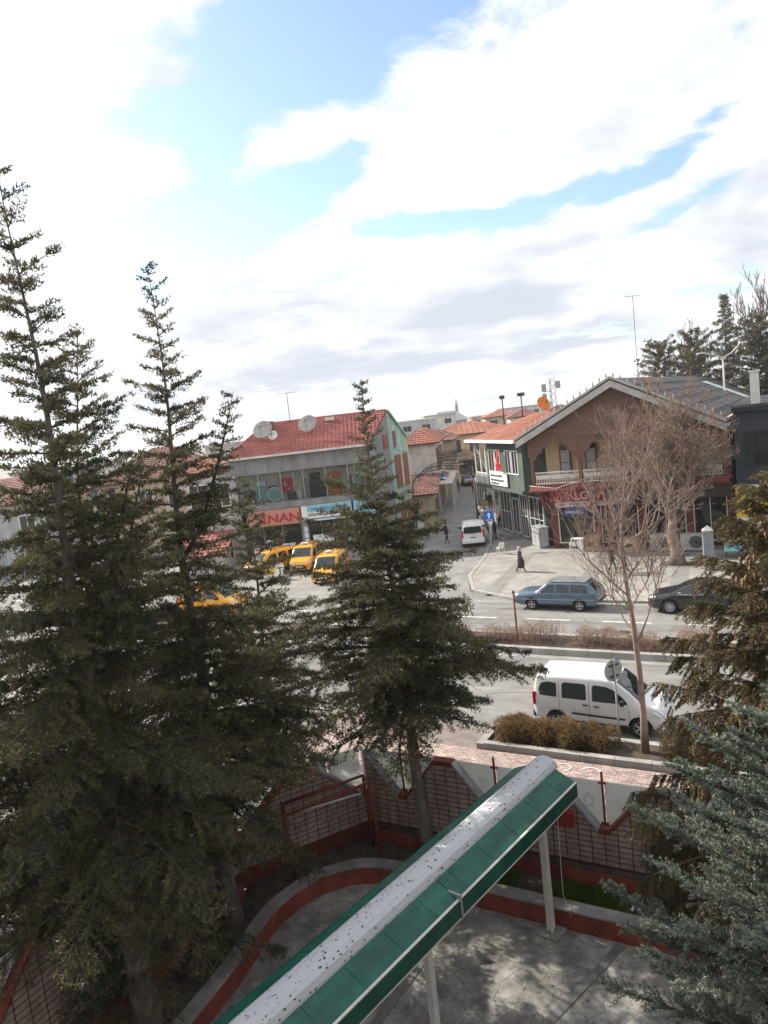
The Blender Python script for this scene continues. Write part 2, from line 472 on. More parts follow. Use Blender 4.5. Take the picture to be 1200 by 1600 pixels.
# ---------------------------------------------------------------- courtyard
ZF, ZS, ZK = -1.5, -1.13, -1.03
floor = structure(sheet('courtyard_floor', [(-13.0, -8), (14, -8), (14, 16.4), (-13.0, 16.4)], ZF, MT['concrete']))
kerb_out = [(-10.6, 2), (-11.1, 6), (-11.46, 9.1), (-11.65, 10.8), (-11.95, 12.4), (-11.93, 13.25), (-11.65, 14.2), (-11.06, 14.95), (-10.4, 15.32), (-9.4, 15.44), (-7, 15.42), (-4.3, 15.40), (0, 15.4), (12, 15.4)]
def catmull(P, n=6):
    out = []
    for i in range(len(P) - 1):
        p0, p1, p2, p3 = P[max(i - 1, 0)], P[i], P[i + 1], P[min(i + 2, len(P) - 1)]
        for k in range(n):
            t = k / n
            out.append(tuple(.5 * (2 * p1[j] + (p2[j] - p0[j]) * t + (2 * p0[j] - 5 * p1[j] + 4 * p2[j] - p3[j]) * t * t + (3 * p1[j] - p0[j] - 3 * p2[j] + p3[j]) * t ** 3) for j in range(len(p1))))
    out.append(tuple(P[-1])); return out
ko = catmull(kerb_out)
def offset(path, d):
    out = []
    for i, p in enumerate(path):
        a = path[max(i - 1, 0)]; b = path[min(i + 1, len(path) - 1)]
        dx, dy = b[0] - a[0], b[1] - a[1]; l = math.hypot(dx, dy)
        out.append((p[0] + dy / l * d, p[1] - dx / l * d))
    return out
ki = offset(ko, .33)
# crazy paving: irregular flat stones, each one a piece of the floor
def clip(poly, a, b, c):
    out = []
    for i in range(len(poly)):
        p, q = poly[i - 1], poly[i]
        dp, dq = a * p[0] + b * p[1] - c, a * q[0] + b * q[1] - c
        if (dp <= 0) != (dq <= 0):
            t = dp / (dp - dq); out.append((p[0] + (q[0] - p[0]) * t, p[1] + (q[1] - p[1]) * t))
        if dq <= 0: out.append(q)
    return out
def inside(p, poly):
    c = False
    for i in range(len(poly)):
        x1, y1 = poly[i - 1]; x2, y2 = poly[i]
        if (y1 > p[1]) != (y2 > p[1]) and p[0] < (x2 - x1) * (p[1] - y1) / (y2 - y1) + x1: c = not c
    return c
yard = ki + [(12, -8), (-10.3, -8)]
seeds = []
rr_ = random.Random(5)
gx = 0.47
for i in range(22):
    for j in range(15):
        seeds.append((-11.9 + gx * (i + .5 + rr_.uniform(-.42, .42)), 8.7 + gx * (j + .5 + rr_.uniform(-.42, .42))))
n_st = 0
flag_mats = [mat('flagstone_%s' % n, c, .85, .38, 2.2, .35, 14, coords='World', grime=.38, gscale=1.6, gstretch=(1, 1, 1)) for n, c in (('grey', (.275, .267, .252)), ('warm', (.285, .272, .252)), ('dark', (.25, .243, .232)), ('pale', (.295, .287, .272)))]
for i, p in enumerate(seeds):
    if not inside(p, yard) or n_st >= 298: continue
    cell = [(p[0] - .7, p[1] - .7), (p[0] + .7, p[1] - .7), (p[0] + .7, p[1] + .7), (p[0] - .7, p[1] + .7)]
    for q in seeds:
        if q is p or abs(q[0] - p[0]) > 1.5 or abs(q[1] - p[1]) > 1.5: continue
        dx, dy = q[0] - p[0], q[1] - p[1]; l = math.hypot(dx, dy)
        cell = clip(cell, dx / l, dy / l, (dx * (p[0] + q[0]) / 2 + dy * (p[1] + q[1]) / 2) / l - .007)
        if len(cell) < 3: break
    if len(cell) < 3: continue
    h = .004 + rr_.uniform(0, .003)
    ctr = (sum(a for a, b in cell) / len(cell), sum(b for a, b in cell) / len(cell))
    mb = MB(); mb.prism([(a - ctr[0], b - ctr[1]) for a, b in cell], lambda u, w, d: (u, w, d), -.01, h)
    o = mb.build('paving_stone', flag_mats[rr_.choices((0, 1, 2, 3), (5, 4, 1.1, 2))[0]], floor)
    o.location = (ctr[0], ctr[1], ZF); n_st += 1
m = MB()
for a, b in (((-3.9, 15.0), (-5.6, 9.9)), ((-7.8, 13.2), (-8.1, 8.8))):
    m.bar((a[0], a[1], ZF + .021), (b[0], b[1], ZF + .021), .20, .008)
m.build('drain_strip', mat('drainstrip', (.15, .147, .142), .9, .3, 2), floor)

# low kerb wall of the planting bed: grey top, red painted face
m = MB()
n = len(ko)
vs = [];
for (a, b), (c, d) in zip(ko, ki):
    vs += [(a, b, ZF), (a, b, ZK), (c, d, ZK), (c, d, ZF)]
fs = []; mi = []
for i in range(n - 1):
    b0, b1 = 4 * i, 4 * i + 4
    m.add([vs[b0], vs[b0 + 1], vs[b1 + 1], vs[b1]], [(0, 1, 2, 3)], 0)
    m.add([vs[b0 + 1], vs[b0 + 2], vs[b1 + 2], vs[b1 + 1]], [(0, 1, 2, 3)], 0)
    m.add([vs[b0 + 2], vs[b0 + 3], vs[b1 + 3], vs[b1 + 2]], [(0, 1, 2, 3)], 1)
kw = thing('kerb_wall', 'low red kerb wall with grey concrete top curving round the courtyard bed', 'kerb', (0, 0, 0))
m.build('kerb_face', [MT['concrete'], MT['redpaint']], kw)
cs = MB()
for i in range(2, n - 1, 4):
    a, b, c, d = ko[i], ki[i], ki[min(i + 4, n - 1)], ko[min(i + 4, n - 1)]
caps = []
step = 5
for i in range(0, n - 1, step):
    j = min(i + step, n - 1)
    oo = offset(ko, -.015)[i:j + 1]; ii = offset(ko, .35)[i:j + 1]
    if math.dist(oo[0], oo[-1]) < .1: continue
    def shrink(pts, e=.008):
        a, b = pts[0], pts[1]; l = math.dist(a, b); p0 = (a[0] + (b[0] - a[0]) * e / l, a[1] + (b[1] - a[1]) * e / l)
        return [p0] + list(pts[1:])
    oo = shrink(oo); ii = shrink(ii)
    mb = MB(); k = len(oo)
    top = [(x, y, ZK + .045) for x, y in oo + ii[::-1]]; bot = [(x, y, ZK + .002) for x, y in oo + ii[::-1]]
    mb.add(top, [tuple(range(2 * k))[::-1]]); mb.add(bot, [tuple(range(2 * k))])
    base = len(mb.v) - 4 * k
    for q in range(2 * k):
        q2 = (q + 1) % (2 * k); mb.f.append([base + q, base + q2, base + 2 * k + q2, base + 2 * k + q]); mb.mi.append(0); mb.sm.append(False)
    mb.build('coping_stone', MT['concrete'], kw)

# ---------------------------------------------------------------- boundary wall
MT['mortar'] = mat('mortar_red', (.11, .028, .022), .85, .2, 3)
WALL = [(-13.15, 1.0), (-13.15, 13.3), (-12.75, 14.25), (-11.75, 15.95), (-11.1, 16.5), (14.0, 16.5)]
bw = thing('boundary_wall', 'zigzag topped red and pink tiled boundary wall with frosted glass panes', 'wall', (0, 0, 0))
soil = MB()
ws = []
# soil of the bed, stitched from kerb to wall
wl = catmull([(-13.15, 1.0), (-13.15, 5), (-13.15, 9), (-13.15, 11), (-13.1, 12.6), (-12.95, 13.6), (-12.6, 14.6), (-11.9, 15.7), (-11.2, 16.4), (-9.4, 16.5), (-7, 16.5), (-4.3, 16.5), (0, 16.5), (14, 16.5)])
for i in range(len(ko) - 1):
    a, b, c, d = ko[i], ko[i + 1], wl[i + 1], wl[i]
    soil.add([(a[0], a[1], ZS), (b[0], b[1], ZS), (c[0], c[1], ZS + .02), (d[0], d[1], ZS + .02)], [(0, 3, 2, 1)], 0, True)
structure(soil.build('bed_soil', MT['soil']))

def profile(kind, u, length):
    """height of the wall top at distance u along a stretch"""
    NZ, PZ = .24, 1.40
    if kind == 'road':
        x = u - 11.1            # world x
        ph = (x + 4.5) % 2.75
    elif kind == 'side':
        ph = (u - (12.3 - 1.375)) % 2.75
        ph = (ph + 0) % 2.75
    else:
        ph = (u / length * 2.75) % 2.75
    d = min(ph, 2.75 - ph)      # distance from a notch
    if d < .12: return NZ
    return min(PZ, NZ + (d - .12) * 1.19)
tiles = []
def wall_run(p, q, kind, lo=-1.2):
    p = Vector((p[0], p[1], 0)); q = Vector((q[0], q[1], 0)); d = q - p; ln = d.length; d.normalize()
    nrm = Vector((-d.y, d.x, 0))            # outwards, away from the courtyard
    us = sorted(set([0, ln] + [round(k * .02, 3) for k in range(int(ln / .02) + 1)]))
    pr = [(u, profile(kind, u, ln)) for u in us]
    keep = [pr[0]]
    for i in range(1, len(pr) - 1):
        s0 = (pr[i][1] - keep[-1][1]) / max(pr[i][0] - keep[-1][0], 1e-6); s1 = (pr[i + 1][1] - pr[i][1]) / max(pr[i + 1][0] - pr[i][0], 1e-6)
        if abs(s0 - s1) > .05: keep.append(pr[i])
    keep.append(pr[-1]); pr = keep
    fn = lambda u, w, dd: tuple(p + d * u + nrm * dd + Vector((0, 0, w)))
    poly = [(0, lo), (ln, lo)] + pr[::-1]
    mb = MB(); mb.prism(poly, fn, 0.0, .2); mb.build('wall_core', [MT['redpaint'], MT['mortar']][1], bw)
    cp = MB()
    for (u0, z0), (u1, z1) in zip(pr[:-1], pr[1:]):
        if u1 - u0 < .03: continue
        sl = (z1 - z0) / (u1 - u0)
        pq = [(u0, z0 - .06), (u1, z1 - .06), (u1, z1 + .035), (u0, z0 + .035)]
        cp.prism(pq, fn, -.035, .24, 1 if sl < -.3 else 0)
    cp.build('wall_coping', [MT['redpaint'], MT['greymetal']], bw)
    def top(u): return profile(kind, u, ln) - .10
    W_, H_, J = .315, .140, .028
    nr = 0; z0 = -.64
    while z0 < 1.35:
        u0 = 0.01
        while u0 < ln - .03:
            u1 = min(u0 + W_ - J, ln - .01); z1 = z0 + H_ - J
            if u1 - u0 < .04: break
            bs = [u0, u1] + [k for k, z in pr if u0 < k < u1]
            bs += [u0 + (u1 - u0) * f for f in (.25, .5, .75)]
            bs = sorted(set(bs))
            tp = [(u, max(z0, min(z1, top(u)))) for u in bs]
            if max(z for u, z in tp) > z0 + .025:
                full = min(z for u, z in tp) >= z1 - 1e-4
                tiles.append((p, d, nrm, u0, u1, z0, z1, None if full else tp, ln))
            u0 += W_
        z0 += H_; nr += 1
    return pr
wall_run(WALL[0], WALL[1], 'side'); wall_run(WALL[1], WALL[2], 'corner') if False else None
pr_side = None
wall_run(WALL[1], WALL[4], 'corner')
wall_run(WALL[4], WALL[5], 'road')
full_me = None; fields = MB()
def tile_vis(t):
    p, d, nrm, u0, u1, z0, z1, tp, ln = t
    c = p + d * ((u0 + u1) / 2)
    return (0 if (c.y > 13.2 and c.x < -2.2) else 1, (c - Vector((-7, 13, 0))).length)
tiles.sort(key=tile_vis)
cache = {}
for i, (p, d, nrm, u0, u1, z0, z1, tp, ln) in enumerate(tiles):
    fn = lambda u, w, dd: tuple(p + d * u + nrm * dd + Vector((0, 0, w)))
    if tp is None: poly = [(u0, z0), (u1, z0), (u1, z1), (u0, z1)]
    else:
        poly = [(u0, z0), (u1, z0)] + [(u, z) for u, z in tp[::-1] if z > z0 + .002]
        if len(poly) < 3: continue
    dep = -.012 + random.uniform(-.003, .003)
    if i < 298:
        if tp is None and abs((u1 - u0) - .287) < 1e-4:
            if 'm' not in cache:
                cache['m'] = MB().box((0, -.012, 0), (.287, .004, .112)).mesh('wall_tile', MT['tile'])
            o = link('wall_tile', cache['m'], bw)
            o.location = p + d * u0 + Vector((0, 0, z0)) + nrm * (dep + .012); o.rotation_euler = (0, 0, math.atan2(d.y, d.x))
        else:
            mb = MB(); mb.prism(poly, fn, dep, .004); mb.build('wall_tile', MT['tile'], bw)
    else:
        fields.prism(poly, fn, dep, .004)
o = fields.build('wall_tile_field', MT['tile'], bw); o['kind'] = 'stuff'
# projecting red plinth with a soil-strewn ledge
m = MB(); m.box((-10.9, 16.26, ZS - .3), (14, 16.485, -.74)); m.build('plinth', MT['redpaint'], bw)
m = MB(); m.box((-13.14, 1, ZS - .3), (-12.80, 12.9, -.72)); m.build('plinth', MT['redpaint'], bw)
m = MB(); m.box((-10.9, 16.29, -.738), (14, 16.484, -.70)); m.box((-13.13, 1, -.718), (-12.84, 12.9, -.68)); m.build('ledge_soil', MT['soil'], bw)
# frosted glass panes and iron posts on the outer side
fg = bpy.data.materials.new('frosted_glass'); fg.use_nodes = True
_t = fg.node_tree; _b = _t.nodes['Principled BSDF']; _b.inputs['Base Color'].default_value = (.72, .72, .70, 1); _b.inputs['Roughness'].default_value = .28
_tr = _t.nodes.new('ShaderNodeBsdfTranslucent'); _tr.inputs[0].default_value = (.84, .88, .86, 1)
_mx = _t.nodes.new('ShaderNodeMixShader'); _mx.inputs[0].default_value = .45
_t.links.new(_b.outputs[0], _mx.inputs[1]); _t.links.new(_tr.outputs[0], _mx.inputs[2]); _t.links.new(_mx.outputs[0], _t.nodes['Material Output'].inputs['Surface'])
MT['etch'] = fg.copy(); MT['etch'].name = 'etched_emblem'
MT['etch'].node_tree.nodes['Principled BSDF'].inputs['Base Color'].default_value = (.90, .90, .89, 1); MT['etch'].node_tree.nodes['Mix Shader'].inputs[0].default_value = .25
def post(p, ang):
    mb = MB()
    ca, sa = math.cos(ang), math.sin(ang)
    x, y = p
    mb.box((x - .025, y - .02, .2), (x + .025, y + .02, 1.60))
    mb.bar((x - .09 * ca, y - .09 * sa, 1.36), (x + .09 * ca, y + .09 * sa, 1.36), .05, .05)
    mb.bar((x - .09 * ca, y - .09 * sa, .32), (x + .09 * ca, y + .09 * sa, .32), .05, .05)
    mb.lathe([(.0, 1.66), (.03, 1.63), (.02, 1.59)], lambda a, b, h: (x + a, y + b, h), 8)
    mb.build('fence_post', MT['redmetal'], bw)
def pane(p, q):
    p = Vector((p[0], p[1], 0)); q = Vector((q[0], q[1], 0)); d = (q - p); ln = d.length; d.normalize(); nrm = Vector((-d.y, d.x, 0))
    fn = lambda u, w, dd: tuple(p + d * u + nrm * dd + Vector((0, 0, w)))
    mb = MB(); mb.prism([(.04, .12), (ln - .04, .12), (ln - .04, 1.38), (.04, 1.38)], fn, 0, .012)
    pn = mb.build('glass_pane', fg, bw)
    e = MB()
    for uc in ((.36, ln - .36) if ln > 2.4 and abs(d.y) < .1 else ()):
        for k in range(8):
            a = 2 * math.pi * k / 8
            cu, cz = uc + .115 * math.cos(a), .86 + .15 * math.sin(a)
            pts = [(cu + .052 * math.cos(2 * math.pi * j / 8), cz + .062 * math.sin(2 * math.pi * j / 8)) for j in range(8)]
            e.add([fn(u, w, -.002) for u, w in pts], [tuple(range(8))])
        pts = [(uc + .05 * math.cos(2 * math.pi * j / 10), .86 + .06 * math.sin(2 * math.pi * j / 10)) for j in range(10)]
        e.add([fn(u, w, -.002) for u, w in pts], [tuple(range(10))])
    if e.f: e.build('etched_rosette', MT['etch'], pn)
xs = [-10.0 + 2.75 * k for k in range(0, 9)]
for a, b in zip(xs[:-1], xs[1:]): pane((a, 16.73), (b, 16.73))
pane((-11.35, 16.70), (-10.0, 16.73)); pane((-13.4, 13.35), (-12.0, 15.95)); pane((-12.0, 15.95), (-11.35, 16.70))
for a in xs: post((a, 16.70), 0)
ys = [13.35 - 2.75 * k for k in range(0, 5)]
for a, b in zip(ys[:-1], ys[1:]): pane((-13.4, b), (-13.4, a))
for a in ys: post((-13.37, a), math.pi / 2)
# small red box on the road wall, and a vent opening
boxpart('meter_box', (-5.62, 16.30, .30), (-5.18, 16.484, .66), mat('boxred', (.35, .03, .03), .5, .1), bw, .01)
MB().box((-.14, -.03, -.12), (.14, .0, .12)).build('vent', MT['iron'], bw).location = (-11.72, 15.92, -.30)
# ---------------------------------------------------------------- red tube frame in the bed corner
fr = thing('tube_frame', 'red steel tube frame standing in the bed at the wall corner', 'frame', (0, 0, 0))
fp = [(-12.04, 14.01), (-10.44, 15.80), (-10.80, 16.05), (-12.45, 14.42)]
ft = [(-12.00, 13.95, .70), (-10.50, 15.72, .95), (-10.86, 16.02, .95), (-12.42, 14.40, .70)]
for a, b in zip(fp, ft): MB().tube([(a[0], a[1], -1.2), b], .045, 8).build('post', MT['redmetal'], fr)
for i, j in ((0, 1), (1, 2), (2, 3), (3, 0)): MB().tube([ft[i], ft[j]], .04, 8).build('rail', MT['redmetal'], fr)
MB().tube([(-11.9, 14.2, .66), (-10.7, 15.6, .66)], .028, 8).build('rail', MT['offwhite'], fr)

# ---------------------------------------------------------------- the building the view is taken from (unseen behind the camera; added to keep sky light off the courtyard)
ob = thing('viewpoint_building', 'unseen plain pale building wall behind the viewpoint at the head of the canopy', 'building', (0, 0, 0))
boxpart('wall', (-10, -12, -1.6), (22, -.7, 16.5), MT['concrete'], ob)
for k in range(9):
    for z_ in (0.2, 3.6, 7.0, 10.4, 13.4):
        f_ = boxpart('window', (-9.2 + k * 3.4, -.70, z_), (-7.4 + k * 3.4, -.63, z_ + 1.6), MT['offwhite'], ob)
        boxpart('pane', (-9.1 + k * 3.4, -.629, z_ + .1), (-7.5 + k * 3.4, -.62, z_ + 1.5), MT['glass'], f_)
# ---------------------------------------------------------------- canopy over the walkway
cd = Vector((-1.65, -8.82, 0)).normalized(); cn = Vector((-cd.y, cd.x, 0))   # cn points to the right-hand edge
A0 = Vector((-5.62, 15.90, 0))
cp_ang = math.atan2(cd.y, cd.x)
cano = thing('walkway_canopy', 'long green pitched canopy with a speckled white ridge cap on posts', 'canopy', (A0.x, A0.y, ZF), cp_ang)
DZ = -ZF
mg = mat('canopy_green', (.009, .105, .078), .45, .25, 3.0, 0.12, 9, spec=.4, grime=.4, gscale=1.5, gstretch=(.4, 2, 1))
mgf = mat('canopy_fascia', (.008, .085, .058), .5, .2, 2.2, .1, 9, grime=.35, gscale=1.5, gstretch=(2, 1, .5))
cap = bpy.data.materials.new('ridge_white'); cap.use_nodes = True
_t = cap.node_tree; _b = _t.nodes['Principled BSDF']; _b.inputs['Roughness'].default_value = .5
_c = _t.nodes.new('ShaderNodeTexCoord'); _mp = _t.nodes.new('ShaderNodeMapping'); _mp.inputs['Scale'].default_value = (1, 1.6, 1.6); _t.links.new(_c.outputs['Object'], _mp.inputs[0])
_v = _t.nodes.new('ShaderNodeTexVoronoi'); _v.inputs['Scale'].default_value = 7; _v.inputs['Randomness'].default_value = 1
_n = _t.nodes.new('ShaderNodeTexNoise'); _n.inputs['Scale'].default_value = 26; _n.inputs['Detail'].default_value = 4
_n2 = _t.nodes.new('ShaderNodeTexNoise'); _n2.inputs['Scale'].default_value = 1.7
for q in (_v, _n, _n2): _t.links.new(_mp.outputs[0], q.inputs['Vector'])
def _m(op, a, b):
    n_ = _t.nodes.new('ShaderNodeMath'); n_.operation = op
    for i, x in enumerate((a, b)):
        if isinstance(x, float): n_.inputs[i].default_value = x
        else: _t.links.new(x, n_.inputs[i])
    return n_.outputs[0]
_x = _m('ADD', _v.outputs['Distance'], _m('MULTIPLY', _n.outputs['Fac'], .55))
_x = _m('ADD', _x, _m('MULTIPLY', _n2.outputs['Fac'], -.26))
_rp = _t.nodes.new('ShaderNodeValToRGB')
_rp.color_ramp.elements[0].position = .30; _rp.color_ramp.elements[0].color = (.05, .035, .03, 1)
_rp.color_ramp.elements[1].position = .34; _rp.color_ramp.elements[1].color = (.50, .51, .55, 1)
_t.links.new(_x, _rp.inputs[0]); _t.links.new(_rp.outputs[0], _b.inputs['Base Color'])
segs = [(0, 4.78), (4.80, 9.6), (9.62, 14.4)]
ZR, ZE, HW = 2.10 + DZ, 1.80 + DZ, .78
for i, (a, b) in enumerate(segs):
    for sgn, nm in ((1, 'roof_panel'), (-1, 'roof_panel')):
        mb = MB()
        y0, y1 = sgn * .1, sgn * HW
        pq = [(a, y0, ZR - .01), (b, y0, ZR - .01), (b, y1, ZE), (a, y1, ZE)]
        lo = [(x, y, z - .03) for x, y, z in pq]
        mb.add(pq + lo, [(0, 1, 2, 3), (7, 6, 5, 4), (0, 4, 5, 1), (1, 5, 6, 2), (2, 6, 7, 3), (3, 7, 4, 0)])
        rp_ = mb.build('roof_panel', mg, cano)
        rb_ = MB(); q_ = a + .6
        while q_ < b - .1:
            rb_.bar((q_, sgn * .34, ZR - .01 - (ZR - .01 - ZE) * (.24 / .68) + .004), (q_, sgn * (HW - .02), ZE + .008), .022, .012); q_ += .96
        rb_.build('panel_rib', mg, rp_)['kind'] = 'stuff'
        boxpart('fascia', (a, sgn * (HW + .004), ZE - .34), (b, sgn * (HW + .03), ZE - .012), mgf, cano)
        if sgn > 0: boxpart('edge_trim', (a, sgn * (HW - .012), ZE - .010), (b, sgn * (HW + .036), ZE + .010), MT['offwhite'], cano)
        boxpart('bottom_trim', (a, sgn * (HW + .002), ZE - .37), (b, sgn * (HW + .034), ZE - .345), MT['offwhite'], cano)
boxpart('fascia', (-.03, -HW, ZE - .34), (-.004, HW, ZE - .01), mgf, cano)
m = MB(); m.add([(-.012, -HW, ZE - .01), (-.012, HW, ZE - .01), (-.012, .1, ZR - .02), (-.012, -.1, ZR - .02)], [(0, 1, 2, 3)]); m.build('end_panel', mgf, cano)
for a, b in [(-.12, 3.3), (3.304, 6.6), (6.604, 9.9), (9.904, 14.4)]:
    mb = MB()
    sec = [(.295, ZR - .11), (.285, ZR - .05), (.24, ZR + .045), (.155, ZR + .10), (.055, ZR + .12), (-.055, ZR + .12), (-.155, ZR + .10), (-.24, ZR + .045), (-.285, ZR - .05), (-.295, ZR - .11)]
    mb.prism(sec, lambda u, w, d: (d, u, w), a, b); mb.build('ridge_cap', cap, cano)
m = MB(); m.box((4.775, HW - .25, ZE + .0), (4.825, HW + .05, ZE + .09)); m.box((4.775, HW + .03, ZE - .37), (4.825, HW + .06, ZE)); m.build('joint_cover', MT['steel'], cano)
_lg = np.random.default_rng(8)
def litter_field(name, P, parent, m_, size=.03):
    n_ = len(P); a_ = _lg.uniform(0, 6.28, n_); d_ = np.stack([np.cos(a_), np.sin(a_), np.zeros(n_)], 1) * size * _lg.uniform(.5, 1.4, (n_, 1)); e_ = np.stack([-np.sin(a_), np.cos(a_), np.zeros(n_)], 1) * size * .22
    V_ = np.stack([P - e_, P + e_, P + d_ + np.array([0, 0, .004])], 1)
    o_ = link(name, tri_mesh(name, V_, m_), parent); o_['kind'] = 'stuff'; return o_
_mlit = mat('dead_leaf', (.06, .042, .03), .9, .4, 20)
_u = _lg.uniform(0, 12.5, 170); _w = _lg.normal(0, .12, 170); _w = np.clip(_w, -.23, .23)
litter_field('leaf_litter', np.stack([_u, _w, ZR + .124 - 1.25 * _w * _w], 1), cano, _mlit, .045)
_n = 1100; _P = np.stack([_lg.uniform(-11.5, -2.5, _n), _lg.uniform(9, 15.0, _n), np.full(_n, ZF + .016)], 1)
litter_field('leaf_litter', _P, floor, _mlit, .05)
def canopy_post(px_, py_, topz):
    v = Vector((px_, py_, 0)) - A0
    lx, ly = v.dot(cd), v.dot(Vector((-cd.y, cd.x, 0)))
    p_ = MB().box((lx - .075, ly - .075, .02), (lx + .075, ly + .075, topz + DZ)).build('post', MT['offwhite'], cano, .012)
    bp_ = MB().box((lx - .26, ly - .26, 0.0), (lx + .26, ly + .26, .06)); bp_.box((lx - .12, ly - .008, .035), (lx + .12, ly + .008, .16)); bp_.box((lx - .008, ly - .12, .035), (lx + .008, ly + .12, .16))
    bp_.build('base_plate', MT['concrete'], p_)
canopy_post(-5.43, 14.85, 1.72); canopy_post(-6.53, 11.05, 1.72); canopy_post(-7.3, 7.0, 1.72)
MB().box((-.05, -.72, ZE - .10), (14.4, -.66, ZE - .03)).box((-.05, .66, ZE - .10), (14.4, .72, ZE - .03)).build('side_beam', MT['offwhite'], cano)
MB().tube([(.55, .55, 1.72 + DZ), (.75, .62, .9), (.7, .75, .35)], .008, 5).build('cable', MT['offwhite'], cano)
# ================================================================ TREES AND PLANTS
def unit(a):
    return a / np.maximum(np.linalg.norm(a, axis=-1, keepdims=True), 1e-9)

def needles(C, AX, k, ln, wd, spread, g, jit=0.02, lnvar=.35):
    """k thin triangles at every centre C, leaning along AX"""
    n = len(C)
    C = np.repeat(C, k, 0) + g.normal(0, jit, (n * k, 3))
    AX = np.repeat(AX, k, 0)
    d = unit(AX + g.normal(0, spread, (n * k, 3)))
    sd = unit(np.cross(d, g.normal(0, 1, (n * k, 3)))) * (wd / 2)
    l = ln * (1 + g.uniform(-lnvar, lnvar, (n * k, 1)))
    V = np.stack([C - sd, C + sd, C + d * l], 1)
    return V

def seg_mesh(name, P0, P1, R0, R1, m, sides=4, parent=None):
    """many tapered prisms in one mesh"""
    P0 = np.asarray(P0); P1 = np.asarray(P1); R0 = np.asarray(R0)[:, None]; R1 = np.asarray(R1)[:, None]
    d = unit(P1 - P0)
    ref = np.where(np.abs(d[:, 2:3]) > .9, np.array([[1., 0, 0]]), np.array([[0., 0, 1]]))
    a = unit(np.cross(d, ref)); b = np.cross(d, a)
    n = len(P0); V = np.zeros((n, sides * 2, 3))
    for k in range(sides):
        t = 2 * math.pi * k / sides; o = a * math.cos(t) + b * math.sin(t)
        V[:, k] = P0 + o * R0; V[:, sides + k] = P1 + o * R1
    F = []
    for k in range(sides):
        k2 = (k + 1) % sides
        F += [(k, k2, sides + k2), (k, sides + k2, sides + k)]
        if sides == 2: break
    F = np.array(F)[None] + (np.arange(n) * sides * 2)[:, None, None]
    me = tri_mesh(name, V.reshape(-1, 3), m, None, F.reshape(-1, 3))
    me.polygons.foreach_set('use_smooth', [True] * len(me.polygons))
    return link(name, me, parent)

MT['cedar'] = foliage_mat('cedar_needles', (.014, .028, .021), (.048, .070, .044), .25, .6, (.16, .14, .068))
MT['spruce'] = foliage_mat('olive_spruce_needles', (.042, .040, .020), (.122, .102, .050), .22, .6, (.19, .145, .07))
MT['bluespruce'] = foliage_mat('blue_spruce_needles', (.055, .085, .075), (.185, .235, .215), .2, .55, (.28, .31, .25))

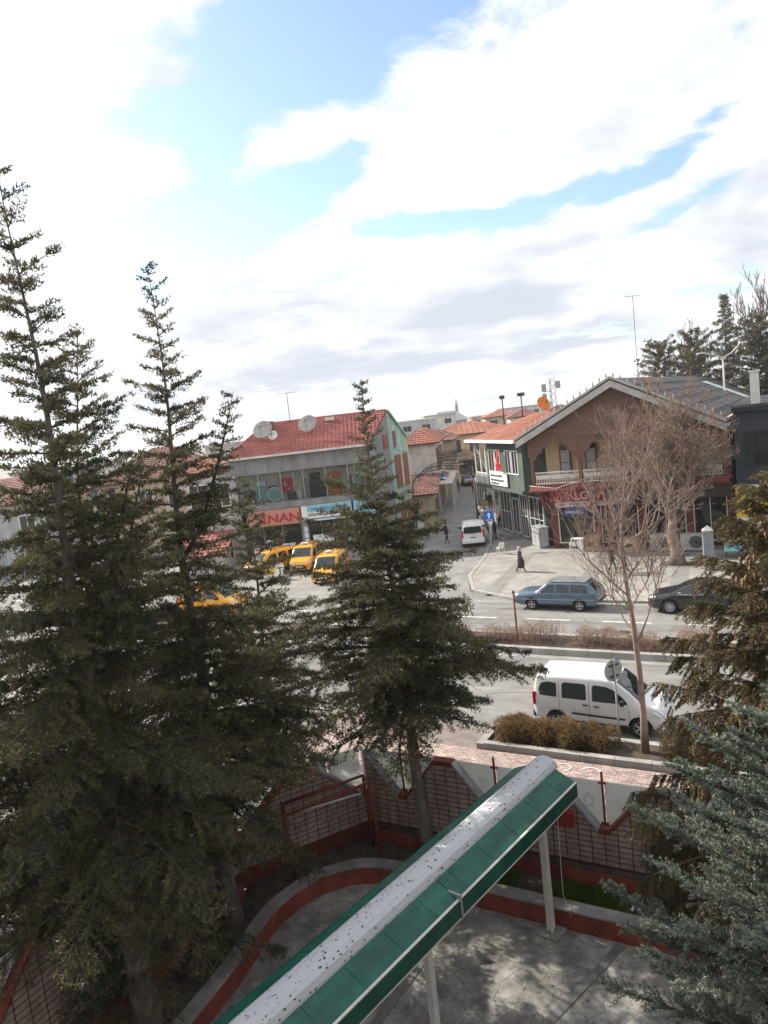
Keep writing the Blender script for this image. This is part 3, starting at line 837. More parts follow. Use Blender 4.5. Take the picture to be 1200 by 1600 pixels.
def conifer(name, label, loc, height, base, rmax, seed, kind='cedar', power=.88, step=.15, lean=(0, 0), group=None, leaders=(), density=1.0, trunk_r=None, away=None, cluster=6, el0=-.16, sparse=1.0):
    """tapered trunk, whorled limbs with flat sprays, needle tufts along every twig"""
    g = np.random.default_rng(seed)
    t = thing(name, label, 'tree', loc, 0, group)
    tr = trunk_r or height * .0155
    H = height
    def axis(h):
        return np.array([lean[0] * (h / H) ** 1.5 + .05 * math.sin(h * .9 + seed), lean[1] * (h / H) ** 1.5 + .05 * math.cos(h * .7 + seed), h])
    mb = MB(); hs = np.linspace(0, H, 16)
    mb.tube([axis(h) for h in hs], [max(.010, tr * (1 - .97 * (h / H)) ** 1.35 + (tr * .25 if h < .3 else 0)) for h in hs], 10)
    mb.build('trunk', MT['barkgrey'], t)
    segs = ([], [], [], []); tips = []; axes = []; tints = []; twP = []; twQ = []
    axlist = [(axis, base, H, rmax)]
    for (h0, az, ln, rm) in leaders:      # upswept secondary leaders
        def ax2(h, h0=h0, az=az, ln=ln):
            f = (h - h0) / ln
            o = axis(h0)
            return o + np.array([math.cos(az) * ln * .42 * f ** .75, math.sin(az) * ln * .42 * f ** .75, ln * .9 * f])
        pp = [ax2(h0 + ln * q) for q in np.linspace(0, 1, 7)]
        for a_, b_, i_ in zip(pp[:-1], pp[1:], range(6)):
            segs[0].append(a_); segs[1].append(b_); segs[2].append(.06 * (1 - i_ / 6) + .008); segs[3].append(.06 * (1 - (i_ + 1) / 6) + .006)
        axlist.append((ax2, h0 + ln * .2, h0 + ln, rm))
    for ax, b0, top, rm in axlist:
        h = b0
        az = g.uniform(0, 6.28)
        while h < top - .15:
            f = (h - b0) / (top - b0)
            R_ = rm * ((1 - f) ** power) * (g.uniform(.42, 1.15) if kind == 'cedar' else g.uniform(.72, 1.06)) + .14
            if f < .12: R_ *= .72 + f * 2.3
            if f > sparse: R_ *= .55
            az += 2.39996 + g.uniform(-.35, .35)
            h += step * g.uniform(.55, 1.45) * ((.80 + .95 * f * f) if kind == 'cedar' else (1.25 - .4 * f))
            o = ax(min(h, top))
            if kind == 'cedar': el = el0 + (.56 - el0) * f + g.uniform(-.13, .13); droop = -.16 * (1 - f) - .04
            elif kind == 'spruce': el = .05 + .6 * f + g.uniform(-.1, .1); droop = -.36 * (1 - .6 * f)
            else: el = .12 + .62 * f + g.uniform(-.2, .2); droop = -.12
            nseg = 6; pts = []
            ca, sa = math.cos(az), math.sin(az)
            wob = g.normal(0, .05, 2)
            for i in range(nseg + 1):
                q = i / nseg
                rr = R_ * q
                upc = math.tan(el) * rr + droop * R_ * q * q + (.22 * R_ * max(0, q - .55) ** 2 if kind != 'spruce' else .16 * R_ * max(0, q - .6) ** 2)
                side = wob[0] * R_ * q * q
                pts.append(o + np.array([ca * rr - sa * side, sa * rr + ca * side, upc]))
            pts = np.array(pts)
            br = .010 + .009 * R_
            for i in range(nseg):
                segs[0].append(pts[i]); segs[1].append(pts[i + 1]); segs[2].append(br * (1 - i / nseg * .85)); segs[3].append(br * (1 - (i + 1) / nseg * .85))
            # flat sprays of twigs either side
            gap = (.105 if kind != 'blue' else .038) / density
            if away is not None and math.cos(az) * away[0] + math.sin(az) * away[1] > .2: gap *= 5.5
            if f > sparse: gap *= 2.4
            nt_ = max(3, int(R_ / gap))
            q = np.sort(g.uniform(.03, 1.0, nt_ * 2)) if R_ > .5 else np.linspace(.05, 1, nt_ * 2)
            base_tint = g.uniform(0, .45)
            idx = np.minimum((q * nseg).astype(int), nseg - 1); fr_ = q * nseg - idx
            bp = pts[idx] * (1 - fr_[:, None]) + pts[idx + 1] * fr_[:, None]
            bd = unit(pts[idx + 1] - pts[idx])
            sdv = unit(np.cross(bd, np.array([[0, 0, 1.]])))
            sg = np.where(np.arange(len(q)) % 2 == 0, 1., -1.)[:, None]
            if kind == 'cedar':
                td = unit(bd * .75 + sdv * sg * g.uniform(.45, 1.15, (len(q), 1)) + np.array([[0, 0, 1]]) * g.normal(.02, .16, (len(q), 1)))
                tl = (.13 + .36 * R_ * (1 - q) ** .7 * g.uniform(.5, 1.1, len(q))); tl = np.minimum(tl, .85)
            elif kind == 'spruce':
                td = unit(bd * .5 + sdv * sg * g.uniform(.15, .7, (len(q), 1)) + np.array([[0, 0, -1.]]) * g.uniform(.5, 1.5, (len(q), 1)) * (.3 + .7 * (1 - f)))
                tl = .16 + .34 * g.uniform(.4, 1.1, len(q)) * (1 - .45 * f)
            else:
                td = unit(bd * .85 + sdv * sg * g.uniform(.3, 1.0, (len(q), 1)) + np.array([[0, 0, 1.]]) * g.normal(.30, .45, (len(q), 1)))
                tl = .08 + .22 * R_ * (1 - q) ** .8 * g.uniform(.3, 1.1, len(q)); tl = np.minimum(tl, .36)
            sp = {'cedar': .054, 'spruce': .042, 'blue': .034}[kind] / density
            for i in range(len(q)):
                m_ = max(2, int(tl[i] / sp))
                u = (np.arange(m_) + g.uniform(0, .6, m_)) / m_
                sag = (-.22 if kind == 'cedar' else -.15 if kind == 'spruce' else .05) * tl[i]
                cc = bp[i] + td[i] * (tl[i] * u)[:, None]
                cc[:, 2] += sag * u * u
                tips.append(cc)
                if kind == 'cedar': axes.append(np.tile(td[i] * .45 + np.array([0, 0, .55]), (m_, 1)))
                else: axes.append(np.tile(td[i], (m_, 1)))
                tt = base_tint + g.uniform(0, .4) + .12 * u
                tints.append(np.clip(tt + g.normal(0, .08, m_), 0, 1))
                twP.append(bp[i]); twQ.append(cc[-1])
    C = np.concatenate(tips); A = np.concatenate(axes); T = np.concatenate(tints)
    if kind == 'cedar': V = needles(C, A, max(cluster - 1, 3), .074, .0295, .66, g, .022)
    elif kind == 'spruce': V = needles(C, A, cluster, .058, .022, .50, g, .014)
    else: V = needles(C, A, cluster, .038, .0150, 1.0, g, .012)
    k = len(V) // len(C)
    tint = np.repeat(np.clip(np.repeat(T, k) + g.normal(0, .06, len(V)), 0, 1), 3)
    crown = link('crown', tri_mesh('crown', V, MT[{'cedar': 'cedar', 'spruce': 'spruce', 'blue': 'bluespruce'}[kind]], tint), t)
    seg_mesh('branches', segs[0], segs[1], segs[2], segs[3], MT['bark'], 5, t)['kind'] = 'stuff'
    twP = np.array(twP); twQ = np.array(twQ)
    seg_mesh('twigs', twP, twQ, np.full(len(twP), .005), np.full(len(twP), .003), MT['bark'], 2, t)['kind'] = 'stuff'
    return t, crown

ZB = ZS - .05
GC = 'cedars inside the boundary wall'
c_ = c2w(-5.90, 13.75)
conifer('cedar_tree', 'tallest dark cedar at the left edge with a bare spire top', (c_[0], c_[1], ZB), 17.0, 3.3, 3.8, 3, step=.084, group=GC, lean=(-.1, -.1), leaders=((7.6, .35, 4.2, .9),), power=1.0)
c_ = c2w(-4.77, 16.75)
conifer('cedar_tree', 'second cedar from the left with a slim pointed top and upswept side limb', (c_[0], c_[1], ZB), 15.65, 2.9, 3.6, 9, step=.084, group=GC, lean=(.15, .2), leaders=((9.0, .45, 4.1, .6),), power=1.05)
c_ = c2w(0.15, 18.6)
conifer('cedar_tree', 'broad cedar with thin bare leader in front of the side street', (c_[0], c_[1], ZB), 12.75, 3.9, 4.3, 21, step=.066, group=GC, lean=(-.35, -.2), power=1.12, el0=-.04, sparse=.66)
conifer('cedar_tree', 'leaning topped cedar between the tallest cedar and the second', (c2w(-6.9, 15.2)[0], c2w(-6.9, 15.2)[1], ZB), 14.1, 1.2, 4.0, 33, step=.086, group=GC, lean=(1.1, .5), power=.9, leaders=((8.3, .3, 3.6, .7),))
c_ = c2w(-9.6, 15.0)
conifer('cedar_tree', 'cedar cut off by the left picture edge below the spire', (c_[0], c_[1], -.1), 11.6, .6, 4.2, 41, step=.105, group=GC, power=.8)

c_ = c2w(-3.9, 20.6)
conifer('cedar_tree', 'shorter full cedar outside the wall corner before the taxi rank', (c_[0], c_[1], 0), 9.3, 1.2, 2.7, 52, step=.085, group=GC, power=.85, el0=-.08, lean=(.1, 0))
c_ = c2w(7.25, 13.4)
conifer('spruce_tree', 'olive brown spruce with drooping twigs and hanging cones at right edge', (c_[0], c_[1], ZB), 9.95, 1.5, 3.65, 5, kind='spruce', step=.056, power=.72, density=1.4, cluster=6, away=(.95, .3))
sp_root = bpy.data.objects['spruce_tree']
g = np.random.default_rng(3)
MT['cone'] = mat('cone', (.34, .19, .11), .8, .2, 20)
cone_me = MB().lathe([(.004, 0), (.022, -.025), (.026, -.06), (.020, -.10), (.004, -.135)], lambda a, b, h: (a, b, h), 8).mesh('cone', MT['cone'])
for i in range(42):
    h = g.uniform(7.2, 9.6); f = (h - 1.9) / 8.0
    rr = 2.5 * (1 - f) ** .72 * g.uniform(.55, .95); az = g.uniform(2.2, 5.6)
    o = link('cone', cone_me, sp_root); o.location = (rr * math.cos(az), rr * math.sin(az), h + .35 * rr * f - .05); o.scale = (1.15,) * 3
    o.rotation_euler = (g.normal(0, .2), g.normal(0, .2), 0)

c_ = c2w(4.5, 7.5)
conifer('blue_spruce_tree', 'blue grey spruce filling the lower right corner', (c_[0], c_[1], ZF), 8.35, 1.8, 3.25, 8, kind='blue', step=.047, power=.50, density=1.0, cluster=8, away=(.95, .3))
bs_root = bpy.data.objects['blue_spruce_tree']
for i in range(7):
    h = g.uniform(5.2, 7.6); f = (h - 1.8) / 6.6
    rr = 2.7 * (1 - f) ** .62 * g.uniform(.75, .98); az = g.uniform(2.2, 4.6)
    o = link('cone', cone_me, bs_root); o.location = (rr * math.cos(az), rr * math.sin(az), h + .2 * rr); o.scale = (.62,) * 3
    o.rotation_euler = (math.pi + g.normal(0, .3), g.normal(0, .3), 0)

# ---------------------------------------------------------------- bare broadleaf trees
def bare_tree(name, label, loc, trunk, r0, seed, levels=4, nchild=(5, 5, 4, 4), lens=(3.0, 1.5, .8, .4), spread=.6, upw=.35, bark='barkpink', buds=None, first=.35, group=None, twigr=.0045):
    g = np.random.default_rng(seed)
    t = thing(name, label, 'tree', loc, 0, group)
    mb = MB(); n = len(trunk)
    mb.tube(trunk, [r0 * (1 - .62 * i / (n - 1)) * (1.25 if i == 0 else 1) for i in range(n)], 10); mb.build('trunk', MT[bark], t)
    S = ([], [], [], []); ends = []
    tp = [np.array(p, float) for p in trunk]
    def at(q):
        i = min(int(q * (n - 1)), n - 2); f = q * (n - 1) - i
        return tp[i] * (1 - f) + tp[i + 1] * f, unit(tp[i + 1] - tp[i])
    def grow(o, d, ln, r, lev):
        k = 4; pts = [o]; dd = d.copy()
        for i in range(k):
            dd = unit(dd + g.normal(0, .11, 3) + np.array([0, 0, upw * .22]))
            pts.append(pts[-1] + dd * ln / k)
        for i in range(k):
            S[0].append(pts[i]); S[1].append(pts[i + 1]); S[2].append(max(twigr * .7, r * (1 - .7 * i / k))); S[3].append(max(twigr * .6, r * (1 - .7 * (i + 1) / k)))
        ends.append(pts[-1])
        if lev >= levels: 
            for p in pts[1:]: ends.append(p)
            return
        for j in range(nchild[lev]):
            q = g.uniform(.22, 1.0); i = min(int(q * k), k - 1); f = q * k - i
            p = pts[i] * (1 - f) + pts[i + 1] * f
            rd = g.normal(0, 1, 3); dv = unit(pts[i + 1] - pts[i])
            rd = unit(rd - dv * rd.dot(dv))
            nd = unit(dv + rd * spread * g.uniform(.6, 1.3) + np.array([0, 0, upw]))
            grow(p, nd, lens[lev] * g.uniform(.6, 1.15), max(r * .52, twigr), lev + 1)
    for j in range(nchild[0] + 2):
        q = first + (1 - first) * (j + g.uniform(.2, .8)) / (nchild[0] + 2)
        p, d = at(min(q, .999))
        az = j * 2.4 + g.uniform(-.4, .4)
        nd = unit(np.array([math.cos(az), math.sin(az), .55 + upw * 1.5]))
        grow(p, nd, lens[0] * g.uniform(.7, 1.1) * (1.15 - .5 * q), r0 * .34, 1)
    p, d = at(.999); grow(p, d, lens[0] * .8, r0 * .36, 1)
    seg_mesh('branches', S[0], S[1], S[2], S[3], MT[bark], 3, t)['kind'] = 'stuff'
    if buds:
        C = np.array(ends); C = np.repeat(C, buds[0], 0) + g.normal(0, buds[3], (len(C) * buds[0], 3))
        V = needles(C, g.normal(0, .6, C.shape) + np.array([0, 0, .4]), 2, buds[1], buds[2], .8, g, .02)
        tint = np.repeat(np.clip(g.uniform(0, 1, len(V)), 0, 1), 3)
        link('crown', tri_mesh('crown', V, buds[4], tint), t)
    return t
MT['dryleaf'] = foliage_mat('dry_leaves', (.20, .12, .09), (.44, .29, .225), .3, .8)
MT['plazaleaf'] = foliage_mat('plaza_leaves', (.19, .125, .095), (.37, .255, .20), .3, .8)
MT['barkpale'] = mat('barkpale', (.22, .165, .135), .9, .25, 3)
MT['budleaf'] = foliage_mat('buds', (.16, .09, .07), (.30, .17, .14), .2, .8)
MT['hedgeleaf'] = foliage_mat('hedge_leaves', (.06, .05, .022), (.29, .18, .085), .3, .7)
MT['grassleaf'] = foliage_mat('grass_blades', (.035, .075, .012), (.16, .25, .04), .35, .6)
bare_tree('bare_tree', 'slim bare young tree with pale pinkish trunk beside the round sign', (-4.33, 21.0, .12),
          [(0, 0, 0), (0.02, 0, 1.2), (-.02, .05, 2.6), (-.08, .05, 3.8), (-.2, .1, 4.9), (-.28, .1, 5.9), (-.22, .1, 6.7)], .105, 14, 4, (9, 6, 4, 3), (2.5, 1.5, .9, .5), .85, .26, 'barkpink',
          (1, .03, .012, .01, MT['budleaf']), .38, None, .006)
bare_tree('bare_tree', 'wide rusty twigged tree on the plaza before the gabled shop', (-6.74, 45.7, .1),
          [(0, 0, 0), (-.05, 0, .9), (-.28, 0, 1.8), (-.15, .05, 2.6), (-.2, .05, 3.6), (-.25, .1, 5.0)], .40, 23, 5, (11, 5, 4, 4, 2), (4.6, 2.5, 1.5, .9, .5), .85, .34, 'barkpale',
          (1, .10, .040, .09, MT['plazaleaf']), .46, None, .010)
# tree pit around its trunk
m = MB()
for a, b in (((-7.8, 45.0), (-5.7, 45.0)), ((-5.7, 45.0), (-5.7, 46.4)), ((-5.7, 46.4), (-7.8, 46.4)), ((-7.8, 46.4), (-7.8, 45.0))):
    m.bar((a[0], a[1], .135), (b[0], b[1], .135), .10, .07)
structure(m.build('tree_pit_edging', MT['kerb'])); structure(sheet('tree_pit_soil', [(-7.8, 45.0), (-5.7, 45.0), (-5.7, 46.4), (-7.8, 46.4)], .129, MT['soil']))

def shrub(name, label, loc, size, nleaf, seed, leafmat, leaf=(.05, .025), group=None, woody=40, cat='shrub'):
    g = np.random.default_rng(seed)
    t = thing(name, label, cat, loc, 0, group)
    sx, sy, sz = size
    nb = max(4, int(sx * sy * 9))
    bc = np.stack([g.uniform(-sx / 2, sx / 2, nb) * .86, g.uniform(-sy / 2, sy / 2, nb) * .8, sz * g.uniform(.38, .66, nb)], 1)
    which = g.integers(0, nb, nleaf); 
    d = unit(g.normal(0, 1, (nleaf, 3))); r = g.uniform(.45, 1.05, (nleaf, 1)) ** .5
    C = bc[which] + d * r * np.array([[.34, .34, .42 * sz / .7]])
    C[:, 2] = np.clip(C[:, 2], .03, None)
    V = needles(C, d * .6 + np.array([0, 0, .5]), 2, leaf[0], leaf[1], .6, g, .02)
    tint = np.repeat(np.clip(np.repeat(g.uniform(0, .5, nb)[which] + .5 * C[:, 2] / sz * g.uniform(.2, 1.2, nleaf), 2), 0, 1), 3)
    link('leaves', tri_mesh('leaves', V, leafmat, tint), t)
    P0 = np.stack([g.uniform(-sx / 2, sx / 2, woody) * .7, g.uniform(-sy / 2, sy / 2, woody) * .7, np.zeros(woody)], 1)
    P1 = P0 + np.stack([g.normal(0, .16, woody), g.normal(0, .16, woody), sz * g.uniform(.6, 1.12, woody)], 1)
    seg_mesh('stems', P0, P1, np.full(woody, .010), np.full(woody, .004), MT['twig'], 3, t)['kind'] = 'stuff'
    return t
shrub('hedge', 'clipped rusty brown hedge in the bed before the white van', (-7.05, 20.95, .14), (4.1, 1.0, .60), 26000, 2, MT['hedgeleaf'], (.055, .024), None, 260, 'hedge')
gm = np.random.default_rng(77)
names = ['sparse dry shrub on the median nearest the bare young tree', 'dry brown shrub on the median behind the white van roof', 'thin leafless shrub on the median beside the rusty post',
         'low dry shrub on the median at the cedar edge', 'dry shrub on the median left behind the broad cedar', 'dry shrub on the median right of the bare young tree']
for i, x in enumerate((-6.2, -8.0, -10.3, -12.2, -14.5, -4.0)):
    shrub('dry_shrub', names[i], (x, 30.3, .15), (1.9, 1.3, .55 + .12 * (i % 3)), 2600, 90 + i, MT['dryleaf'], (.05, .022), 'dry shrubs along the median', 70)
shrub('dry_shrub', 'reddish dwarf shrub under the olive spruce beside the kerb', (-2.9, 20.9, .14), (1.8, 1.0, .75), 9000, 131, MT['hedgeleaf'], (.05, .024), None, 60)
# grass and weeds in the courtyard bed
n = 9000
P = np.stack([gm.uniform(-7.6, -2.2, n), gm.uniform(15.5, 16.2, n), np.full(n, ZS)], 1)
keep = (np.sin(P[:, 0] * 2.3) + gm.normal(0, .5, n)) * (1 - np.abs(P[:, 0] + 5.6) / 3.2) > .05
P = P[keep]
V = needles(P, np.tile([0, 0, 1.], (len(P), 1)), 3, .13, .016, .45, gm, .02)
o = link('grass', tri_mesh('grass', V, MT['grassleaf'], np.repeat(gm.uniform(0, 1, len(V)), 3))); tag(o, 'green grass growing in the bed behind the red kerb wall', 'grass', kind='stuff')
# young bush in front of the wall at right
shrub('young_bush', 'dark small evergreen bush against the tiled wall beside the blue spruce', (-3.0, 16.0, ZS), (1.0, .6, 1.5), 5200, 61, MT['cedar'], (.07, .012), None, 50)
# crumpled white litter in the bed
m = MB(); rl = random.Random(4)
for k in range(9):
    a = Vector((rl.uniform(-.12, .12), rl.uniform(-.1, .1), rl.uniform(0, .14)))
    m.add([a, a + Vector((rl.uniform(.05, .16), rl.uniform(-.08, .08), rl.uniform(-.03, .1))), a + Vector((rl.uniform(-.1, .1), rl.uniform(.05, .15), rl.uniform(0, .1)))], [(0, 1, 2)])
o = m.build('litter', MT['white']); o.location = (-3.75, 15.75, ZS); tag(o, 'crumpled white bag lying in the planting bed', 'litter')
# ================================================================ BUILDINGS
MT['rooftile'] = mat('roof_tile_red', (.36, .115, .10), .7, .28, 5, .15, grime=.35, gscale=.5, gstretch=(1, 1, 1))
MT['rooftile2'] = mat('roof_tile_orange', (.36, .145, .10), .75, .28, 5, .15, grime=.35, gscale=.5, gstretch=(1, 1, 1))
MT['rooftile3'] = mat('roof_tile_brown', (.22, .105, .09), .8, .25, 1.2, .15, grime=.35, gscale=.5, gstretch=(1, 1, 1))
MT['darkroof'] = mat('dark_roof', (.075, .072, .078), .75, .3, .5, .2)
MT['mint'] = mat('mint_plaster', (.36, .54, .46), .8, .1, .8, grime=.28, gscale=.8, gstretch=(1.5, 1.5, .3))
MT['greywall'] = mat('grey_plaster', (.25, .255, .26), .85, .14, .7, grime=.28, gscale=.8, gstretch=(1.5, 1.5, .3))
MT['beige'] = mat('beige_plaster', (.56, .44, .28), .85, .08, .8, grime=.28, gscale=.8, gstretch=(1.5, 1.5, .3))
MT['brownboard'] = mat('brown_boards', (.150, .086, .069), .7, .14, 1.4, .3, 12, stretch=(.3, 1, 3))
MT['brownwood'] = mat('brown_wood', (.16, .07, .045), .65, .25, 2)
MT['shutter'] = mat('shutter_wood', (.25, .10, .06), .7, .25, 3, stretch=(6, 6, .5))
MT['redpillar'] = mat('red_pillar', (.15, .034, .03), .6, .15, 1.5)
MT['fasciagrey'] = mat('fascia_grey', (.42, .405, .38), .75, .15, 2)
MT['greenpaint'] = mat('green_paint', (.035, .070, .058), .6, .15, 1.2)
MT['greenwall'] = mat('green_wall', (.085, .115, .098), .75, .12, 1, grime=.28, gscale=.8, gstretch=(1.5, 1.5, .3))
MT['pale'] = mat('pale_plaster', (.55, .53, .50), .85, .12, .6, grime=.28, gscale=.8, gstretch=(1.5, 1.5, .3))
MT['palegrey'] = mat('pale_grey_plaster', (.42, .42, .42), .85, .12, .6, grime=.28, gscale=.8, gstretch=(1.5, 1.5, .3))
MT['ochre'] = mat('ochre_plaster', (.48, .38, .26), .85, .12, .6, grime=.28, gscale=.8, gstretch=(1.5, 1.5, .3))
MT['navy'] = mat('navy_cladding', (.035, .042, .055), .5, .2, 1)
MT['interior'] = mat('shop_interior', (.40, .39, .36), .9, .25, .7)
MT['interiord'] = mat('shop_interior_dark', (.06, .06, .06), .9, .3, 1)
MT['signred'] = mat('sign_red', (.45, .02, .05), .4, .05)
MT['signsalmon'] = mat('sign_salmon', (.50, .24, .18), .5, .08)
MT['signyellow'] = mat('sign_yellow', (.72, .52, .03), .45, .05)
MT['signblue'] = mat('sign_blue', (.02, .07, .28), .4, .05)
MT['cyan'] = mat('sign_cyan', (.22, .52, .62), .45, .08)
MT['roadblue'] = mat('road_sign_blue', (.01, .13, .50), .4, .05)
MT['letterred'] = mat('letter_red', (.42, .02, .03), .5, .05)
MT['carton'] = mat('cardboard', (.36, .25, .15), .85, .15, 3)
MT['orange'] = mat('orange_paint', (.70, .20, .03), .5, .1)
MT['dishgrey'] = mat('dish_grey', (.36, .345, .32), .6, .15, 3)
MT['upperglass'] = glass_mat('upperglass', (.04, .045, .045), .05, .6, .22)
MT['flagred'] = mat('flag_red', (.62, .01, .02), .7, .08)

def text(body, size, m, parent, loc, rotz=0.0, depth=.01, shear=0.0, name='lettering', sx=1.0, align='LEFT'):
    """upright lettering facing local -y, bottom left at loc"""
    cu = bpy.data.curves.new(name, 'FONT'); cu.body = body; cu.size = size; cu.extrude = depth; cu.resolution_u = 2; cu.shear = shear; cu.align_x = align
    cu.offset = size * .012
    to = bpy.data.objects.new('tmp_text', cu); COL.objects.link(to)
    dg = bpy.context.evaluated_depsgraph_get()
    me = bpy.data.meshes.new_from_object(to.evaluated_get(dg))
    bpy.data.objects.remove(to); bpy.data.curves.remove(cu)
    me.transform(Matrix.Rotation(math.pi / 2, 4, 'X')); me.transform(Matrix.Diagonal((sx, 1, 1, 1)))
    me.materials.clear(); me.materials.append(m)
    o = link(name, me, parent); o.location = loc; o.rotation_euler = (0, 0, rotz)
    return o

def window(parent, x0, x1, z0, z1, y=0.0, frame=None, pane=None, nx=2, nz=1, fw=.06, name='window', dep=.05):
    """framed window on a wall that faces local -y at depth y; each pane is a sub-part"""
    frame = frame or MT['white']; pane = pane or MT['glass']
    mb = MB()
    mb.box((x0, y - dep, z0), (x0 + fw, y + .02, z1)); mb.box((x1 - fw, y - dep, z0), (x1, y + .02, z1))
    mb.box((x0 + fw, y - dep, z0), (x1 - fw, y + .02, z0 + fw)); mb.box((x0 + fw, y - dep, z1 - fw), (x1 - fw, y + .02, z1))
    w = (x1 - x0 - 2 * fw); h = (z1 - z0 - 2 * fw)
    for i in range(1, nx): mb.box((x0 + fw + w * i / nx - fw * .3, y - dep * .8, z0 + fw), (x0 + fw + w * i / nx + fw * .3, y + .01, z1 - fw))
    for i in range(1, nz): mb.box((x0 + fw, y - dep * .7, z0 + fw + h * i / nz - fw * .3), (x1 - fw, y + .005, z0 + fw + h * i / nz + fw * .3))
    f = mb.build(name, frame, parent)
    for i in range(nx):
        for k in range(nz):
            a = x0 + fw + w * i / nx + (fw * .3 if i else 0); b = x0 + fw + w * (i + 1) / nx - (fw * .3 if i < nx - 1 else 0)
            c = z0 + fw + h * k / nz + (fw * .3 if k else 0); d = z0 + fw + h * (k + 1) / nz - (fw * .3 if k < nz - 1 else 0)
            MB().box((a, y - .012, c), (b, y - .004, d)).build('pane', pane, f)
    return f

def tiled(name, e0, e1, r1, r0, m, parent, pitch=.30, row=.36, amp=.04, div=3):
    """pantile roof slope: eave e0-e1, ridge r0-r1, waves across and overlapping courses up the slope"""
    e0, e1, r1, r0 = [Vector(p) for p in (e0, e1, r1, r0)]
    L_ = max((e1 - e0).length, (r1 - r0).length); S_ = max((r0 - e0).length, (r1 - e1).length)
    nu = max(4, int(L_ / pitch) * div); nv = max(2, int(S_ / row))
    nrm = ((e1 - e0) if (e1 - e0).length > .1 else (r1 - r0)).cross((r0 - e0) if (r0 - e0).length > .1 else (r1 - e1)).normalized()
    if nrm.z < 0: nrm = -nrm
    mb = MB(); vs = []
    for j in range(nv * 2):
        v = (j // 2 + (j % 2) * .999) / nv
        lift = .045 * (1 - j % 2)
        for i in range(nu + 1):
            u = i / nu
            p = (e0 * (1 - u) + e1 * u) * (1 - v) + (r0 * (1 - u) + r1 * u) * v
            x = ((p - e0).dot((e1 - e0).normalized()) if (e1 - e0).length > .1 else u * L_) / pitch
            vs.append(p + nrm * (lift + amp * abs(math.cos(math.pi * x)) + random.uniform(0, .006)))
    w = nu + 1; fs = []
    for j in range(nv * 2 - 1):
        for i in range(nu): fs.append((j * w + i, j * w + i + 1, (j + 1) * w + i + 1, (j + 1) * w + i))
    mb.add(vs, fs, 0, False)
    mb.add([e0 - nrm * .08, e1 - nrm * .08, r1 - nrm * .08, r0 - nrm * .08], [(0, 1, 2, 3)])
    return mb.build(name, m, parent)

def dish(label, base, h, rad, az, m, parent=None, tilt=.5, group=None, name='satellite_dish'):
    t = thing(name, label, 'dish', base, az, group)
    MB().tube([(0, 0, 0), (0, 0, h)], .035, 6).build('mast', MT['steel'], t)
    T_ = Matrix.Translation((0, -.1, h)) @ Matrix.Rotation(math.pi / 2 - tilt, 4, 'X')
    prof = [(rad * q, .28 * rad * q * q) for q in (0.02, .3, .55, .8, 1.0)] + [(rad * 1.0, .28 * rad - .02), (rad * .8, .28 * rad * .64 - .03), (.02, -.03)]
    MB().lathe(prof, lambda a, b, c: T_ @ Vector((a, b, c)), 22).build('reflector', m, t)
    mb = MB()
    tip = T_ @ Vector((0, -rad * .1, rad * .95))
    mb.tube([T_ @ Vector((0, -rad * .95, rad * .25)), tip], .018, 5); mb.tube([T_ @ Vector((rad * .7, rad * .5, rad * .22)), tip], .012, 5); mb.tube([T_ @ Vector((-rad * .7, rad * .5, rad * .22)), tip], .012, 5)
    mb.lathe([(.0, .09), (.05, .08), (.05, -.06), (0, -.07)], lambda a, b, c: tip + Vector((a, b, c)), 8)
    mb.build('feed_arm', MT['dark'], t)
    return t

# ---------------------------------------------------------------- gabled shop with balcony (right)
lg = thing('gabled_shop', 'brown gabled shop with arched balcony, red pillars and showroom windows', 'building', (0, 0, 0))
YF, YB = 51.3, 49.0
XL, XR = -15.95, -4.0
PX = [-15.62, -12.62, -9.65, -6.65, -4.15]
m = MB(); m.box((XL, 56, .12), (XR, 103, 8.1)); m.box((XL, YF + .05, 4.4), (XR, 55.99, 8.3)); m.box((XL, YF + .2, .12), (XL + .2, 55.99, 4.39)); m.box((XR - .2, YF + .2, .12), (XR, 55.99, 4.39))
m.build('wall', MT['beige'], lg)
boxpart('interior_wall', (XL + .21, 55.2, .13), (XR - .21, 55.98, 4.38), MT['interior'], lg); boxpart('floor_slab', (XL + .21, YF + .1, .13), (XR - .21, 55.19, .30), MT['concrete'], lg)
boxpart('ceiling', (XL + .21, YF + .1, 4.20), (XR - .21, 55.19, 4.385), MT['offwhite'], lg)
for i, x in enumerate(PX): boxpart('pillar', (x - .22, YF - .16, .12), (x + .22, YF + .16, 4.38), MT['redpillar'], lg, .015)
for i in range(4):
    a, b = PX[i] + .225, PX[i + 1] - .225
    boxpart('plinth', (a, YF - .06, .12), (b, YF + .1, .42), MT['dark'], lg)
    f = window(lg, a, b, .43, 3.38, YF - .02, MT['white'], MT['shopglass'], 2 if i else 1, 1, .07, 'shop_window')
    # display goods on the showroom floor
    for k in range(5):
        x = a + .35 + k * .5; h = random.choice((.85, .85, 1.7, 1.2))
        w_ = boxpart('appliance', (x - .2, 52.6 + .4 * (k % 3), .305), (x + .22, 53.2 + .4 * (k % 3), .3 + h), random.choice((MT['white'], MT['greymetal'], MT['dark'], MT['white'])), lg, .02)
boxpart('sign_board', (XL - .05, YF - .30, 3.42), (-11.9, YF - .17, 4.32), MT['signred'], lg, .01)
boxpart('name_band', (XL + .45, YF - .26, 3.06), (-11.9, YF - .165, 3.40), MT['white'], lg)
boxpart('sign_board', (-11.85, YF - .30, 3.10), (-8.9, YF - .17, 4.32), mat('sign_grey', (.30, .28, .30), .5, .1), lg, .01)
sbd = boxpart('sign_board', (-8.85, YF - .30, 3.30), (-4.0, YF - .17, 4.32), mat('sign_brown', (.10, .07, .06), .5, .1), lg, .01)
